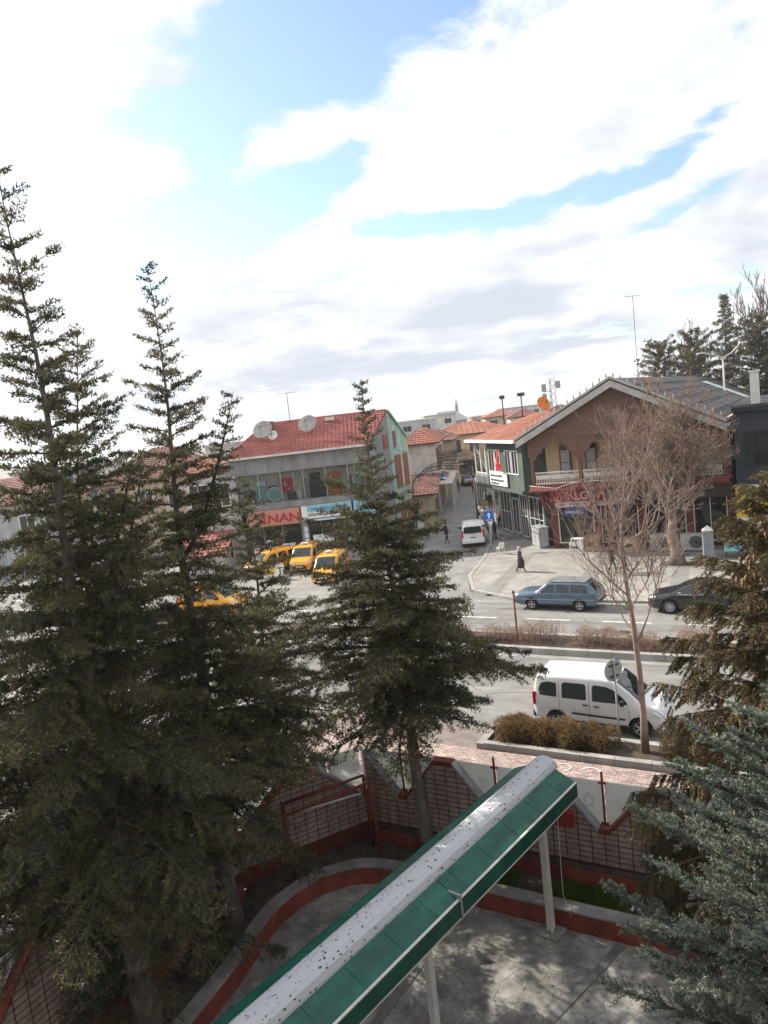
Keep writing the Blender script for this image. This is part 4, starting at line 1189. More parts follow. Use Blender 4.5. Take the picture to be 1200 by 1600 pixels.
text('MOBİLYA', .42, MT['offwhite'], lg, (-6.9, YF - .31, 3.86), 0, .008)
text('PERDE', .36, MT['offwhite'], lg, (-6.7, YF - .31, 3.42), 0, .008)
text('LG', .78, MT['white'], lg, (-14.05, YF - .31, 3.58), 0, .01)
# round emblem beside the letters: pale ring with a face-like cut
m = MB(); lc = (-14.62, YF - .315, 3.87)
pts = [(lc[0] + .33 * math.cos(a), lc[1], lc[2] + .33 * math.sin(a)) for a in [R(20 + 320 * k / 26) for k in range(27)]]
for p, q in zip(pts[:-1], pts[1:]): m.bar(p, q, .03, .075, up=(0, 1, 0))
m.bar((lc[0] - .02, lc[1], lc[2] + .16), (lc[0] - .02, lc[1], lc[2] - .16), .03, .06); m.bar((lc[0] - .02, lc[1], lc[2] - .14), (lc[0] + .13, lc[1], lc[2] - .14), .03, .06, up=(0, 1, 0)); m.bar((lc[0] + .12, lc[1], lc[2]), (lc[0] + .32, lc[1], lc[2]), .03, .06, up=(0, 1, 0))
m.disc((lc[0] - .16, lc[1] - .01, lc[2] + .12), .05, (0, -1, 0), 10)
m.build('emblem', mat('emblem_pink', (.75, .42, .44), .5, .05), lg)
text('Tahir', .27, MT['signblue'], lg, (-15.35, YF - .27, 3.13), 0, .006, .3)
text('ERKEN TİC.', .27, MT['black'], lg, (-14.5, YF - .27, 3.13), 0, .006)
m = MB(); m.add([(-14.15 + .92 * math.cos(a), YF - .12, 2.68 + .27 * math.sin(a) + .05 * math.cos(a)) for a in [2 * math.pi * k / 28 for k in range(28)]], [tuple(range(28))]); ov = m.build('oval_sign', MT['signblue'], lg)
text('SAMSUNG', .25, MT['white'], ov, (-14.80, YF - .135, 2.58), 0, .004)
# balcony
boxpart('balcony_floor', (-16.45, YB + .02, 4.72), (XR, YF + .04, 4.92), MT['brownwood'], lg)
boxpart('balcony_beam', (-16.5, YB - .06, 4.42), (XR - .02, YB + .18, 4.70), MT['redpillar'], lg)
m = MB(); m.add([(-16.5, YB - .35, 4.56), (XR, YB - .35, 4.56), (XR, YB - .02, 4.86), (-16.5, YB - .02, 4.86)], [(0, 1, 2, 3)]); m.add([(-16.5, YB - .35, 4.52), (XR, YB - .35, 4.52), (XR, YB - .02, 4.82), (-16.5, YB - .02, 4.82)], [(3, 2, 1, 0)]); m.build('awning_strip', MT['redpillar'], lg)
BX = [-16.22, -12.95, -9.9, -6.95, -4.2]
for x in BX: boxpart('balcony_post', (x - .10, YB + .0, 4.93), (x + .10, YB + .2, 8.1), MT['brownwood'], lg, .015)
# curved bracket under the balcony corner
for x in (-15.85, -12.62, -9.65, -6.65):
    arc = [(YF - .17 - 2.0 * math.sin(a), 2.9 + 1.5 * (1 - math.cos(a))) for a in [k * math.pi / 2 / 9 for k in range(10)]]
    poly = [(YF - .17, 4.40)] + arc[:1] + arc[1:] 
    poly = arc + [(YB + .22, 4.41), (YF - .17, 4.41)]
    mb = MB(); mb.prism(poly, lambda u, w, d: (d, u, w), x - .09, x + .09); mb.build('bracket', MT['redpillar'], lg)
# ornate white balustrade: rails with paired turned balusters and rings
for a, b in zip(BX[:-1], BX[1:]):
    mb = MB(); a += .11; b -= .11
    mb.box((a, YB + .06, 5.72), (b, YB + .14, 5.80)); mb.box((a, YB + .06, 4.99), (b, YB + .14, 5.05))
    nn = int((b - a) / .17)
    for k in range(nn):
        x = a + (k + .5) * (b - a) / nn
        mb.lathe([(.018, 5.05), (.045, 5.2), (.02, 5.36), (.05, 5.5), (.018, 5.72)], lambda p, q, h, x=x: (x + p, YB + .10 + q, h), 6)
    for k in range(nn - 1):
        x = a + (k + 1) * (b - a) / nn
        mb.bar((x, YB + .10, 5.30), (x, YB + .10, 5.58), .03, .12)
    mb.build('balustrade', MT['offwhite'], lg)
# gable boards with scalloped lower edge
AP = (-10.5, 11.55)
def slope_z(x): return AP[1] - (abs(x - AP[0])) * .515
def scallop(a, b):
    q = [(0, 6.62), (.05, 6.70), (.085, 6.95), (.14, 7.05), (.19, 7.10), (.225, 7.42), (.29, 7.56), (.33, 7.60), (.37, 7.92), (.43, 8.12), (.5, 8.24)]
    q = q + [(1 - u, z) for u, z in q[::-1][1:]]
    return [(a + (b - a) * u, z) for u, z in q]
low = []
for a, b in zip(BX[:-1], BX[1:]): low += scallop(a + .12, b - .12)
poly = [(-16.45, slope_z(-16.45) - .35), (-16.45, 6.9)] + [(x, min(z, slope_z(x) - .45)) for x, z in low] + [(-4.08, 6.9), (-4.08, slope_z(-4.08) - .35), (AP[0], AP[1] - .35)]
m = MB(); m.prism(poly, lambda u, w, d: (u, d, w), YB + .02, YB + .16); m.build('gable_board', MT['brownboard'], lg)
mb = MB()
for a, b in zip(BX[:-1], BX[1:]):
    sc_ = scallop(a + .12, b - .12)
    mb = MB()
    for p, q in zip(sc_[:-1], sc_[1:]): mb.bar((p[0], YB + .01, p[1] + .02), (q[0], YB + .01, q[1] + .02), .06, .06)
    mb.build('arch_trim', MT['brownwood'], lg)
for sgn in (-1, 1):
    xe = AP[0] + sgn * 6.55
    mb = MB(); y0, y1 = 48.45, 104
    top = [(AP[0], y0, AP[1]), (xe, y0, slope_z(xe)), (xe, y1, slope_z(xe)), (AP[0], y1, AP[1])]
    bot = [(x, y, z - .16) for x, y, z in top]
    mb.add(top + bot, [(0, 1, 2, 3), (7, 6, 5, 4), (0, 4, 5, 1), (1, 5, 6, 2), (2, 6, 7, 3), (3, 7, 4, 0)])
    rs = mb.build('roof_slope', MT['darkroof'], lg)
    mb = MB()
    for k in range(1, 6):      # lapped courses of the sheet roof
        x = AP[0] + sgn * 6.5 * k / 6
        mb.bar((x, y0 + .1, slope_z(x) + .02), (x, y1, slope_z(x) + .02), .10, .035)
    for k in range(18): 
        yy = y0 + 1.2 + k * 3.0
        mb.bar((AP[0] + sgn * .1, yy, slope_z(AP[0] + .1) + .015), (xe, yy, slope_z(xe) + .015), .06, .03)
    mb.build('sheet_seam', MT['darkroof'], rs)
    mb = MB()
    pq = [(AP[0], AP[1] - .12), (xe, slope_z(xe) - .12), (xe, slope_z(xe) - .56), (AP[0], AP[1] - .56)]
    mb.prism(pq, lambda u, w, d: (u, d, w), 48.36, 48.445); mb.build('barge_board', MT['fasciagrey'], lg)
    mb = MB(); mb.bar((AP[0], 48.40, AP[1] + .06), (xe, 48.40, slope_z(xe) + .06), .2, .13); mb.build('ridge_trim', MT['fasciagrey'], lg)
    nf = 15
    if sgn == -1:
        fme = MB().lathe([(.05, 0), (.03, .08), (.075, .16), (.05, .24), (.015, .36), (0, .46)], lambda a, b, h: (a, b, h), 6).mesh('finial', MT['fasciagrey'])
    for k in range(nf):
        x = AP[0] + sgn * 6.5 * (k + .5) / nf
        o = link('finial', fme, lg); o.location = (x, 48.40, slope_z(x) + .10)
    boxpart('gutter', (xe - .08, 48.5, slope_z(xe) - .30), (xe + .10, 103, slope_z(xe) - .17), MT['fasciagrey'], lg)
def arched_window(x, parent=lg, w=.80, z0=5.30, z1=7.05, rad=.40):
    y = YF + .05
    arc = [(x + (w / 2) * math.cos(a), z1 + rad * 1.5 * math.sin(a) * (1 if True else 0)) for a in [math.pi * k / 10 for k in range(11)]]
    outer = [(x - w / 2, z0), (x + w / 2, z0)] + arc
    mb = MB(); mb.prism(outer, lambda u, v, d: (u, d, v), y - .09, y - .002); f = mb.build('arched_window', MT['brownwood'], parent)
    boxpart('pane', (x - w / 2 + .10, y - .105, z0 + .12), (x + w / 2 - .10, y - .092, (z0 + z1) / 2 - .02), MT['panelglass'], f)
    boxpart('pane', (x - w / 2 + .10, y - .105, (z0 + z1) / 2 + .03), (x + w / 2 - .10, y - .092, z1), MT['panelglass'], f)
    arc2 = [(x + (w / 2 - .12) * math.cos(a), z1 + .07 + (rad * 1.5 - .17) * math.sin(a)) for a in [math.pi * k / 10 for k in range(11)]]
    mb = MB(); mb.prism(arc2, lambda u, v, d: (u, d, v), y - .103, y - .092); mb.build('pane', MT['glass'], f)
for x in (-14.55, -12.75, -9.75, -8.75, -6.55, -4.9): arched_window(x)
MB().box((XL, YF + .02, 5.05), (XR, YF + .055, 5.18)).build('dado_rail', MT['brownwood'], lg)
MB().tube([(-16.3, 48.3, 5.0), (-14.5, 48.3, 4.75), (-12, 48.3, 5.4), (-8, 48.3, 5.9)], .02, 5).build('cable', MT['offwhite'], lg)

# ---------------------------------------------------------------- dark building with the yellow sign (right edge)
nb = thing('doner_shop', 'dark navy building with yellow shop sign at the right edge', 'building', (0, 0, 0))
boxpart('wall', (-3.7, 50.2, .12), (9, 64, 8.6), MT['navy'], nb)
for x in (-3.2, -.9, 1.4): window(nb, x, x + 1.7, 5.2, 7.4, 50.2, MT['dark'], MT['glass'], 2, 1)
boxpart('fascia', (-3.75, 49.7, 8.62), (9, 64.2, 8.85), MT['dark'], nb)
m = MB(); m.add([(-3.8, 49.6, 8.87), (9, 49.6, 8.87), (9, 64.3, 9.15), (-3.8, 64.3, 9.15)], [(0, 1, 2, 3)]); m.box((-3.8, 49.6, 8.86), (9, 49.75, 9.02))
rf = m.build('roof', MT['darkroof'], nb)
m = MB()
for k in range(6): m.bar((-3.75, 51.0 + k * 2.2, 8.92 + k * .042), (8.9, 51.0 + k * 2.2, 8.92 + k * .042), .10, .04)
m.build('sheet_seam', MT['darkroof'], rf)
m = MB(); xs_ = [-9.0, -6.9, -4.7]; m.add([(x, y, slope_z(x) + .05) for y in (84, 89) for x in xs_], [(0, 1, 4, 3), (1, 2, 5, 4)]); m.build('flashing', mat('flashing_zinc', (.42, .47, .49), .5, .15, 2), lg)
m = MB(); m.box((-2.75, 51.2, 8.8), (-2.25, 51.7, 11.0)); m.box((-2.82, 51.13, 10.9), (-2.18, 51.77, 11.02)); m.build('chimney', MT['offwhite'], rf)
sb = boxpart('sign_board', (-3.75, 49.55, 2.22), (2.2, 49.70, 3.96), MT['signyellow'], nb, .01)
text('ŞAHİN', .74, MT['black'], nb, (-3.20, 49.54, 3.16), 0, .006, 0, 'lettering', 1.1)
text('DÖNER', .74, MT['black'], nb, (-3.35, 49.54, 2.36), 0, .006, 0, 'lettering', 1.1)
boxpart('sign_board', (-3.75, 49.6, 1.35), (2.2, 49.72, 2.2), MT['offwhite'], nb)
for x in (-3.7, -1.6, .5): window(nb, x, x + 2.0, .3, 1.33, 50.18, MT['greymetal'], MT['glass'], 1, 1)
boxpart('canopy_slab', (-3.85, 49.7, 3.97), (4, 50.19, 4.12), MT['offwhite'], nb)

# ---------------------------------------------------------------- green corner building on the side street
gb_o = (-16.55, 51.75)
gang = math.atan2(-.759, .651)          # local x runs down the street towards the corner, local -y faces the street
gb = thing('green_building', 'dark green corner shop with white framed upper floor and red tiled roof', 'building', (gb_o[0] - .651 * 9.6, gb_o[1] + .759 * 9.6, .0), gang)
GL = 9.45
m = MB(); m.box((0, .15, .1), (GL, 6, 4.2)); m.build('wall', MT['greenpaint'], gb)
boxpart('upper_wall', (1.9, -1.25, 4.35), (GL, 6, 8.0), MT['greenwall'], gb); boxpart('floor_slab', (-.9, -1.45, 4.1), (GL, 6, 4.34), MT['greenwall'], gb)
boxpart('upper_wall', (-.7, 1.2, 4.35), (1.89, 6, 8.0), MT['brownwood'], gb)
for x in (-.85, .5, 1.8): boxpart('balcony_post', (x - .05, -1.40, 4.35), (x + .05, -1.30, 8.0), MT['white'], gb)
m = MB()
for k in range(16): m.box((-.8 + k * .17, -1.37, 4.4), (-.76 + k * .17, -1.33, 5.25))
m.box((-.85, -1.39, 5.25), (1.9, -1.31, 5.32)); m.box((-.85, -1.38, 4.75), (1.9, -1.32, 4.80)); m.build('balcony_rail', MT['offwhite'], gb)
for a, b in ((2.3, 3.6), (3.8, 4.9), (6.0, 7.2), (7.4, 8.6)): window(gb, a, b, 5.45, 7.25, -1.26, MT['white'], MT['glass'], 2, 1, .07)
bn = boxpart('banner', (2.6, -1.42, 4.45), (6.4, -1.34, 5.55), MT['white'], gb)
m = MB()
rb = random.Random(2)
for row, n_ in ((5.22, 17), (4.86, 20), (4.6, 12)):
    x = 2.8
    for k in range(n_):
        w_ = rb.uniform(.06, .16)
        m.box((x, -1.432, row - rb.uniform(.07, .10)), (x + w_, -1.421, row + rb.uniform(.05, .1))); x += w_ + .045
m.build('banner_print', MT['greenwall'], bn)['kind'] = 'stuff'
for a, b in ((.3, 2.6), (4.7, 6.2), (6.6, 9.2)):
    window(gb, a, b, .25, 3.6, .14, MT['offwhite'], MT['glass'], 3, 2, .08, 'shop_window')
d_ = window(gb, 3.0, 4.4, .35, 3.2, .14, MT['offwhite'], MT['glass'], 2, 1, .09, 'door')
boxpart('sign_band', (.1, .0, 3.65), (GL, .14, 4.08), MT['greenpaint'], gb)
m = MB(); m.box((2.6, -1.7, .0), (5.0, .12, .20)); m.box((2.8, -1.2, .2), (4.8, .12, .36)); m.build('doorstep', MT['concrete'], gb)
tiled('roof_slope', (-1.4, -1.9, 7.95), (GL + .4, -1.9, 7.95), (GL + .2, 3.0, 9.7), (2.6, 3.0, 9.7), MT['rooftile2'], gb, .34, .42, .07, 5)
tiled('roof_slope', (-1.4, 7, 7.95), (-1.4, -1.9, 7.95), (2.6, 3.0, 9.7), (2.6, 3.0, 9.7), MT['rooftile2'], gb)
MB().bar((-1.5, -1.95, 7.98), (GL + .4, -1.95, 7.98), .16, .22).bar((-1.5, -1.95, 7.98), (-1.5, 7, 7.98), .16, .22).build('gutter', MT['white'], gb)
boxpart('soffit', (-1.4, -1.86, 7.80), (GL, 6, 7.95), MT['brownwood'], gb)
MB().tube([(-.75, -1.5, 8), (-.75, -.05, 4.2), (-.6, -.05, .1)], .05, 6).build('downpipe', MT['white'], gb)
# flag hanging from the balcony
fl = thing('hanging_flag', 'red flag with white crescent and star hanging from the green building', 'flag', tuple(gb.location), gang)
m = MB(); n_ = 12
fv = []
for i in range(n_ + 1):
    q = i / n_
    for s_ in (0, 1):
        fv.append((5.6 + (s_ - .5) * (.55 + .15 * q) + .12 * q, -1.75 + .10 * math.sin(q * 7 + s_ * 2), 7.25 - 1.55 * q))
m.add(fv, [(2 * i, 2 * i + 1, 2 * i + 3, 2 * i + 2) for i in range(n_)], 0, True); m.build('cloth', MT['flagred'], fl)
m = MB(); m.disc((5.62, -1.90, 6.65), .17, (0, -1, 0), 16); m.build('crescent', MT['white'], fl)
m = MB(); m.disc((5.66, -1.905, 6.69), .135, (0, -1, 0), 16); m.build('crescent_cut', MT['flagred'], fl)
m = MB(); m.add([(5.72 + (.09 if k % 2 == 0 else .035) * math.sin(k * math.pi / 5), -1.91, 6.35 + (.09 if k % 2 == 0 else .035) * math.cos(k * math.pi / 5)) for k in range(10)], [tuple(range(10))]); m.build('star', MT['white'], fl)
MB().tube([(5.3, -1.3, 7.0), (5.55, -1.75, 7.35)], .02, 6).build('pole', MT['steel'], fl)

# ---------------------------------------------------------------- red roofed shop building across the square (left)
nx_ = c2w(-12.2, 61)
nan = thing('red_roof_shop', 'two storey grey shop with red tiled roof, mint gable and wide upper windows', 'building', (nx_[0], nx_[1], 0), YAW)
WN = 11.5
SL = .327
boxpart('wall', (0, 3.2, 0), (WN + 1.0, 9.6, 8.7), MT['greywall'], nan)
boxpart('beam', (-.05, -.02, 7.35), (WN, 3.19, 8.72), MT['greywall'], nan); boxpart('floor_slab', (-.05, -.35, 4.32), (WN, 3.19, 4.80), MT['greywall'], nan)
for x in (0, 5.35, 9.2, WN - .35): boxpart('pillar', (x, -.02, .0), (x + .35, .4, 4.31), MT['palegrey'], nan)
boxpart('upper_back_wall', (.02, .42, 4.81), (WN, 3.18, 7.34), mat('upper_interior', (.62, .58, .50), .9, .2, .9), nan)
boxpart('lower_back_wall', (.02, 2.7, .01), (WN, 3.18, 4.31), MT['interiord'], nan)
boxpart('side_wall', (0, .02, 4.81), (.3, 2.69, 7.34), MT['palegrey'], nan)
for k in range(6):
    a = .3 + k * 1.86
    if k < 5: boxpart('beam_joint', (a + .98, -.028, 7.36), (a + 1.0, -.021, 8.6), MT['dark'], nan)
    window(nan, a, a + 1.855, 4.82, 7.33, .06, MT['greymetal'], MT['upperglass'], 1, 1, .03, 'upper_window')
# things shown behind the upper glass
def panel(name, x0, x1, z0, z1, y, m_): return boxpart(name, (x0, y, z0), (x1, y + .05, z1), m_, nan)
pz = panel('poster', 1.9, 2.75, 4.95, 6.75, .17, MT['cyan']); panel('poster', 1.95, 2.7, 6.3, 6.7, .11, MT['white'])
m = MB(); m.disc((3.35, .10, 5.5), .62, (0, -1, 0), 24); m.disc((3.35, .095, 5.5), .50, (0, -1, 0), 24, 1); m.disc((10.5, .10, 6.0), .62, (0, -1, 0), 24); m.disc((10.5, .095, 6.0), .5, (0, -1, 0), 24, 1)
m.build('round_decal', [MT['white'], MT['cyan']], nan)
fz = panel('flag', 3.95, 4.9, 5.55, 6.75, .16, MT['flagred'])
m = MB(); m.disc((4.4, .15, 6.3), .2, (0, -1, 0), 16); m.disc((4.46, .146, 6.33), .16, (0, -1, 0), 16, 1); m.add([(4.62 + (.13 if k % 2 == 0 else .05) * math.sin(k * math.pi / 5), .15, 5.85 + (.13 if k % 2 == 0 else .05) * math.cos(k * math.pi / 5)) for k in range(10)], [tuple(range(10))]); m.build('flag_emblem', [MT['white'], MT['flagred']], nan)
for x0, x1, z0, z1, y, mm in ((5.2, 5.6, 4.9, 5.7, .9, 'white'), (6.3, 7.6, 4.82, 6.2, .6, 'interiord'), (7.9, 9.0, 4.85, 5.6, .8, 'orange'), (7.9, 9.0, 6.3, 6.75, .8, 'orange'), (8.1, 8.8, 5.65, 6.2, .8, 'greymetal'), (6.4, 7.3, 6.3, 6.9, .6, 'dark'), (5.75, 6.05, 4.85, 6.5, 1.1, 'palegrey'), (9.6, 10.2, 4.82, 6.4, .5, 'carton'), (2.9, 3.6, 4.82, 6.2, .6, 'interiord'), (.8, 1.7, 4.82, 6.0, .6, 'interiord'), (5.0, 5.15, 6.1, 7.2, .8, 'white'), (9.9, 11.3, 4.82, 5.6, .6, 'dark'), (4.4, 5.1, 4.82, 5.5, .6, 'interiord')):
    y = .12 + (y - .3) * .25
    boxpart('display_item', (x0, y, z0), (x1, y + .16, z1), MT[mm], nan)
# signs over the shop fronts
boxpart('sign_board', (.9, -.45, 2.98), (5.3, -.30, 4.28), MT['signsalmon'], nan, .01)
text('İNAN', .98, MT['letterred'], nan, (2.05, -.47, 3.22), 0, .03, 0, 'lettering', 1.25)
boxpart('sign_board', (5.42, -.45, 2.98), (9.6, -.30, 4.28), MT['white'], nan, .01); boxpart('sign_strip', (5.9, -.462, 3.72), (9.6, -.452, 4.26), MT['cyan'], nan)
text('TARHADOLUK VE', .30, MT['signblue'], nan, (6.2, -.475, 3.86), 0, .004)
text('SATIŞLARIMIZ BAŞLADI', .30, MT['black'], nan, (5.95, -.475, 3.42), 0, .004, 0, 'lettering', .72)
text('6', .75, MT['letterred'], nan, (8.85, -.475, 3.2), 0, .006); 
m = MB(); m.box((6.0, -.462, 3.12), (9.4, -.452, 3.20)); m.build('sign_rule', MT['signblue'], nan)
boxpart('sign_board', (9.75, -.45, 3.1), (WN, -.30, 4.28), MT['cyan'], nan, .01)
for a, b, n_ in ((.4, 5.3, 3), (5.75, 9.15, 3), (9.6, 11.1, 2)):
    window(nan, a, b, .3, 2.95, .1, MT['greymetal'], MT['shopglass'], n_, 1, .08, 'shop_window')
for k in range(3): boxpart('notice', (5.45, -.035, 1.1 + .5 * k), (5.75, -.022, 1.5 + .5 * k), MT['white'], nan)
boxpart('poster', (6.1, .03, 1.0), (7.8, .045, 1.75), MT['white'], nan); boxpart('poster', (8.9, .03, .8), (9.5, .045, 1.3), MT['cyan'], nan)
# roof
tiled('roof_slope', (-.4, -.45, 8.72), (WN + .1, -.45, 8.72), (WN + .3 + SL * 4.9, 4.9, 11.35), (2.7, 4.9, 11.35), MT['rooftile'], nan, .34, .42, .085, 6)
tiled('roof_slope', (-.4, 9.6, 8.72), (-.4, -.45, 8.72), (2.7, 4.9, 11.35), (2.7, 4.9, 11.35), MT['rooftile'], nan)
tiled('roof_slope', (WN + .4 + SL * 10, 10.2, 8.72), (-.4, 9.6, 8.72), (2.7, 4.9, 11.35), (WN + .3 + SL * 4.9, 4.9, 11.35), MT['rooftile'], nan)
MB().bar((-.5, -.5, 8.72), (WN + .1, -.5, 8.72), .16, .16).build('gutter', MT['offwhite'], nan)
MB().tube([(2.7, 4.9, 11.40), (WN + .3 + SL * 4.9, 4.9, 11.40)], .11, 8).tube([(-.4, -.45, 8.78), (2.7, 4.9, 11.40)], .09, 8).build('ridge_tiles', MT['rooftile'], nan)
boxpart('roof_vent', (2.6, 3.3, 10.7), (3.5, 4.4, 11.55), MT['rooftile3'], nan, .03); boxpart('skylight', (8.0, 3.9, 11.05), (8.8, 4.4, 11.35), MT['offwhite'], nan)
# mint gable on the street side
gw = [(4.9, 0), (10.0, 0), (10.0, 8.6), (4.9, 11.25)]
gw2 = [(-.02, 0), (4.89, 0), (4.89, 11.25), (-.02, 8.6)]
def gfn(u, w, d): return (WN + .02 + d + SL * u, u, w)
m = MB(); m.prism([(u, w) for u, w in gw], gfn, 0.0, .28); m.build('gable_wall', MT['mint'], nan)
m = MB(); m.prism(gw2, gfn, 0.0, .27); m.build('gable_wall', MT['greywall'], nan)
m = MB(); m.prism([(4.7, 0), (5.3, 0), (5.3, 8.7), (4.7, 8.7)], gfn, .02, .34); m.build('pilaster', mat('mint_blue', (.26, .44, .45), .7, .1), nan)
for u0, u1, z0, z1 in ((3.0, 4.2, 8.1, 9.3), (5.7, 7.4, 4.3, 7.3), (7.9, 9.6, 4.3, 7.3), (5.9, 6.6, 8.0, 9.5), (5.9, 7.4, .4, 2.9), (7.9, 9.6, .4, 2.9)):
    mb = MB(); mb.prism([(u0, z0), (u1, z0), (u1, z1), (u0, z1)], gfn, .281, .36); f = mb.build('shutter', MT['shutter'], nan)
    mb = MB()
    for k in range(int((z1 - z0) / .16)): mb.prism([(u0 + .08, z0 + .06 + k * .16), (u1 - .08, z0 + .06 + k * .16), (u1 - .08, z0 + .15 + k * .16), (u0 + .08, z0 + .15 + k * .16)], gfn, .361, .385)
    mb.build('louvre', MT['shutter'], f)
for u in (7.65, 9.8): 
    mb = MB(); mb.prism([(u - .1, 4.4), (u + .1, 4.4), (u + .1, 8.0), (u - .1, 8.0)], gfn, .285, .42); mb.build('pilaster', MT['offwhite'], nan)
mb = MB(); mb.bar((WN + .35 + SL * 4.9, 4.9, 11.38), (WN + .35 + SL * 10.1, 10.1, 8.70), .3, .14); mb.build('verge', MT['mint'], nan)
MB().box((-4, -3.4, -.02), (WN + .2, -.03, .13)).build('forecourt', MT['plaza'], nan)
# cartons stacked at the shop front
cg = 'white cartons stacked at the shop front'
k_ = 0
for x, n_ in ((1.5, 4), (2.05, 3), (2.6, 4), (3.3, 2), (3.85, 3), (4.4, 3)):
    for j in range(n_):
        w = c2w(-12.2 + x, 61 - .75 - .1 * (j % 2)); o = MB().box((-.25, -.22, 0), (.25, .22, .42)).build('carton', MT['offwhite']); o.location = (w[0], w[1], .135 + .425 * j); o.rotation_euler = (0, 0, YAW + random.uniform(-.1, .1))
        MB().box((-.14, -.226, .12), (.14, -.221, .2)).build('print', MT['signblue'] if (j + k_) % 2 else MT['dark'], o)
        tag(o, '%s white carton from the ground in the %s stack under the salmon sign' % (('lowest', 'second', 'third', 'fourth')[j], ('leftmost', 'second', 'third', 'fourth', 'fifth', 'rightmost')[k_]), 'carton', cg)
    k_ += 1
dl = [('large grey satellite dish at the left end of the red roof', (-9.3, 62.9, 9.85), .95, .85, MT['dishgrey']), ('small round satellite dish beside the large one on red roof', (-8.5, 62.6, 9.75), .55, .42, MT['white']), ('satellite dish in the middle of the red roof', (-5.5, 63.1, 9.95), .95, .80, MT['dishgrey'])]
for lb, (x, y, z), h, r_, mm in dl:
    w = c2w(x, y); dish(lb, (w[0], w[1], z), h, r_, YAW - .25, mm, None, .55, 'satellite dishes on the red roof')
def tv_mast(label, loc, h, ang, name='antenna_mast'):
    t = thing(name, label, 'antenna', loc, ang)
    MB().tube([(0, 0, 0), (0, 0, h)], .03, 6).build('mast', MT['iron'], t)
    mb = MB(); mb.tube([(-.9, 0, h - .05), (.8, 0, h - .05)], .018, 5)
    for k in range(7): mb.tube([(-.85 + k * .25, -.35 + .02 * k, h - .05), (-.85 + k * .25, .35 - .02 * k, h - .05)], .011, 4)
    mb.build('aerial', MT['iron'], t); return t
w = c2w(-7.3, 65.6); tv_mast('thin television aerial on the red roof ridge', (w[0], w[1], 11.3), 2.6, YAW)

# ---------------------------------------------------------------- further houses of the side street
tiled_ = tiled
def house(name, label, x0, y0, w, d, h, wallm, roofm, rz=0.0, roof='hip', rh=1.8, wins=(), side=(), frame='white', pane='glass', group=None, over=.45):
    tiled = lambda *a: tiled_(*a, .9, 1.1, .07) if y0 > 95 else tiled_(*a, .40, .5)
    """x0, y0: front left corner in camera-aligned axes"""
    o = c2w(x0, y0)
    t = thing(name, label, 'building', (o[0], o[1], 0), YAW + rz, group)
    boxpart('wall', (0, 0, -.02), (w, d, h), wallm, t)
    for (a, b, c, e) in wins: window(t, a, b, c, e, 0, MT[frame], MT[pane], 2, 1, .07)
    for (a, b, c, e) in side:
        mb = MB(); mb.box((w - .01, a, c), (w + .05, b, e)); f = mb.build('window', MT[frame], t)
        mid = (a + b) / 2
        for p, q in ((a + .08, mid - .03), (mid + .03, b - .08)): MB().box((w + .051, p, c + .08), (w + .062, q, e - .08)).build('pane', MT[pane], f)
    e0, e1 = -over, w + over; f0, f1 = -over, d + over
    if roof == 'hip':
        k = min(w, d) / 2 + over
        if w >= d: r0, r1 = (e0 + k, d / 2, h + rh), (e1 - k, d / 2, h + rh)
        else: r0, r1 = (w / 2, f0 + k, h + rh), (w / 2, f1 - k, h + rh)
        if w >= d:
            tiled('roof_slope', (e0, f0, h), (e1, f0, h), r1, r0, roofm, t); tiled('roof_slope', (e1, f0, h), (e1, f1, h), r1, r1, roofm, t); tiled('roof_slope', (e0, f1, h), (e0, f0, h), r0, r0, roofm, t); tiled('roof_slope', (e1, f1, h), (e0, f1, h), r0, r1, roofm, t)
        else:
            tiled('roof_slope', (e0, f0, h), (e1, f0, h), r0, r0, roofm, t); tiled('roof_slope', (e1, f0, h), (e1, f1, h), r1, r0, roofm, t); tiled('roof_slope', (e0, f1, h), (e0, f0, h), r0, r1, roofm, t); tiled('roof_slope', (e1, f1, h), (e0, f1, h), r1, r1, roofm, t)
        MB().box((e0, f0, h - .14), (e1, f1, h - .04)).build('soffit', MT['brownwood'], t)
    elif roof == 'flat':
        MB().box((-.2, -.2, h), (w + .2, d + .2, h + .35)).build('parapet', roofm, t)
    elif roof == 'shed':
        tiled('roof_slope', (e0, f0, h), (e1, f0, h), (e1, f1, h + rh), (e0, f1, h + rh), roofm, t)
    return t
h1 = house('street_house', 'pale house with orange hipped roof and wooden shutters behind the mint gable', 2.55, 80, 3.7, 17, 7.6, MT['pale'], MT['rooftile2'], -.14, 'hip', 1.5, (), ((.6, 2.2, 4.4, 6.9), (2.8, 4.4, 4.4, 6.9), (5.2, 8.2, 4.2, 7.0), (9.0, 10.5, 4.4, 6.9), (12, 14, 4.4, 6.9), (1, 4, .2, 2.8), (5, 8, .2, 2.8), (9, 12, .2, 2.8)), 'shutter')
MB().box((3.72, 5, 3.1), (3.95, 9.6, 3.75)).build('sign_board', MT['signblue'], h1); MB().box((3.72, 0, 3.0), (5.2, 17, 3.1)).build('canopy_slab', MT['offwhite'], h1)
for y_ in (1.5, 5, 8.5, 12): MB().box((5.0, y_, .0), (5.14, y_ + .14, 3.0)).build('canopy_post', MT['offwhite'], h1)
house('street_house', 'cream house with brown roof further up the side street', 5.4, 98, 4.6, 14, 7.0, MT['ochre'], MT['rooftile3'], -.14, 'hip', 1.4, (), ((1, 3, 4, 6.3), (5, 7, 4, 6.3), (9, 11, 4, 6.3)), 'brownwood')
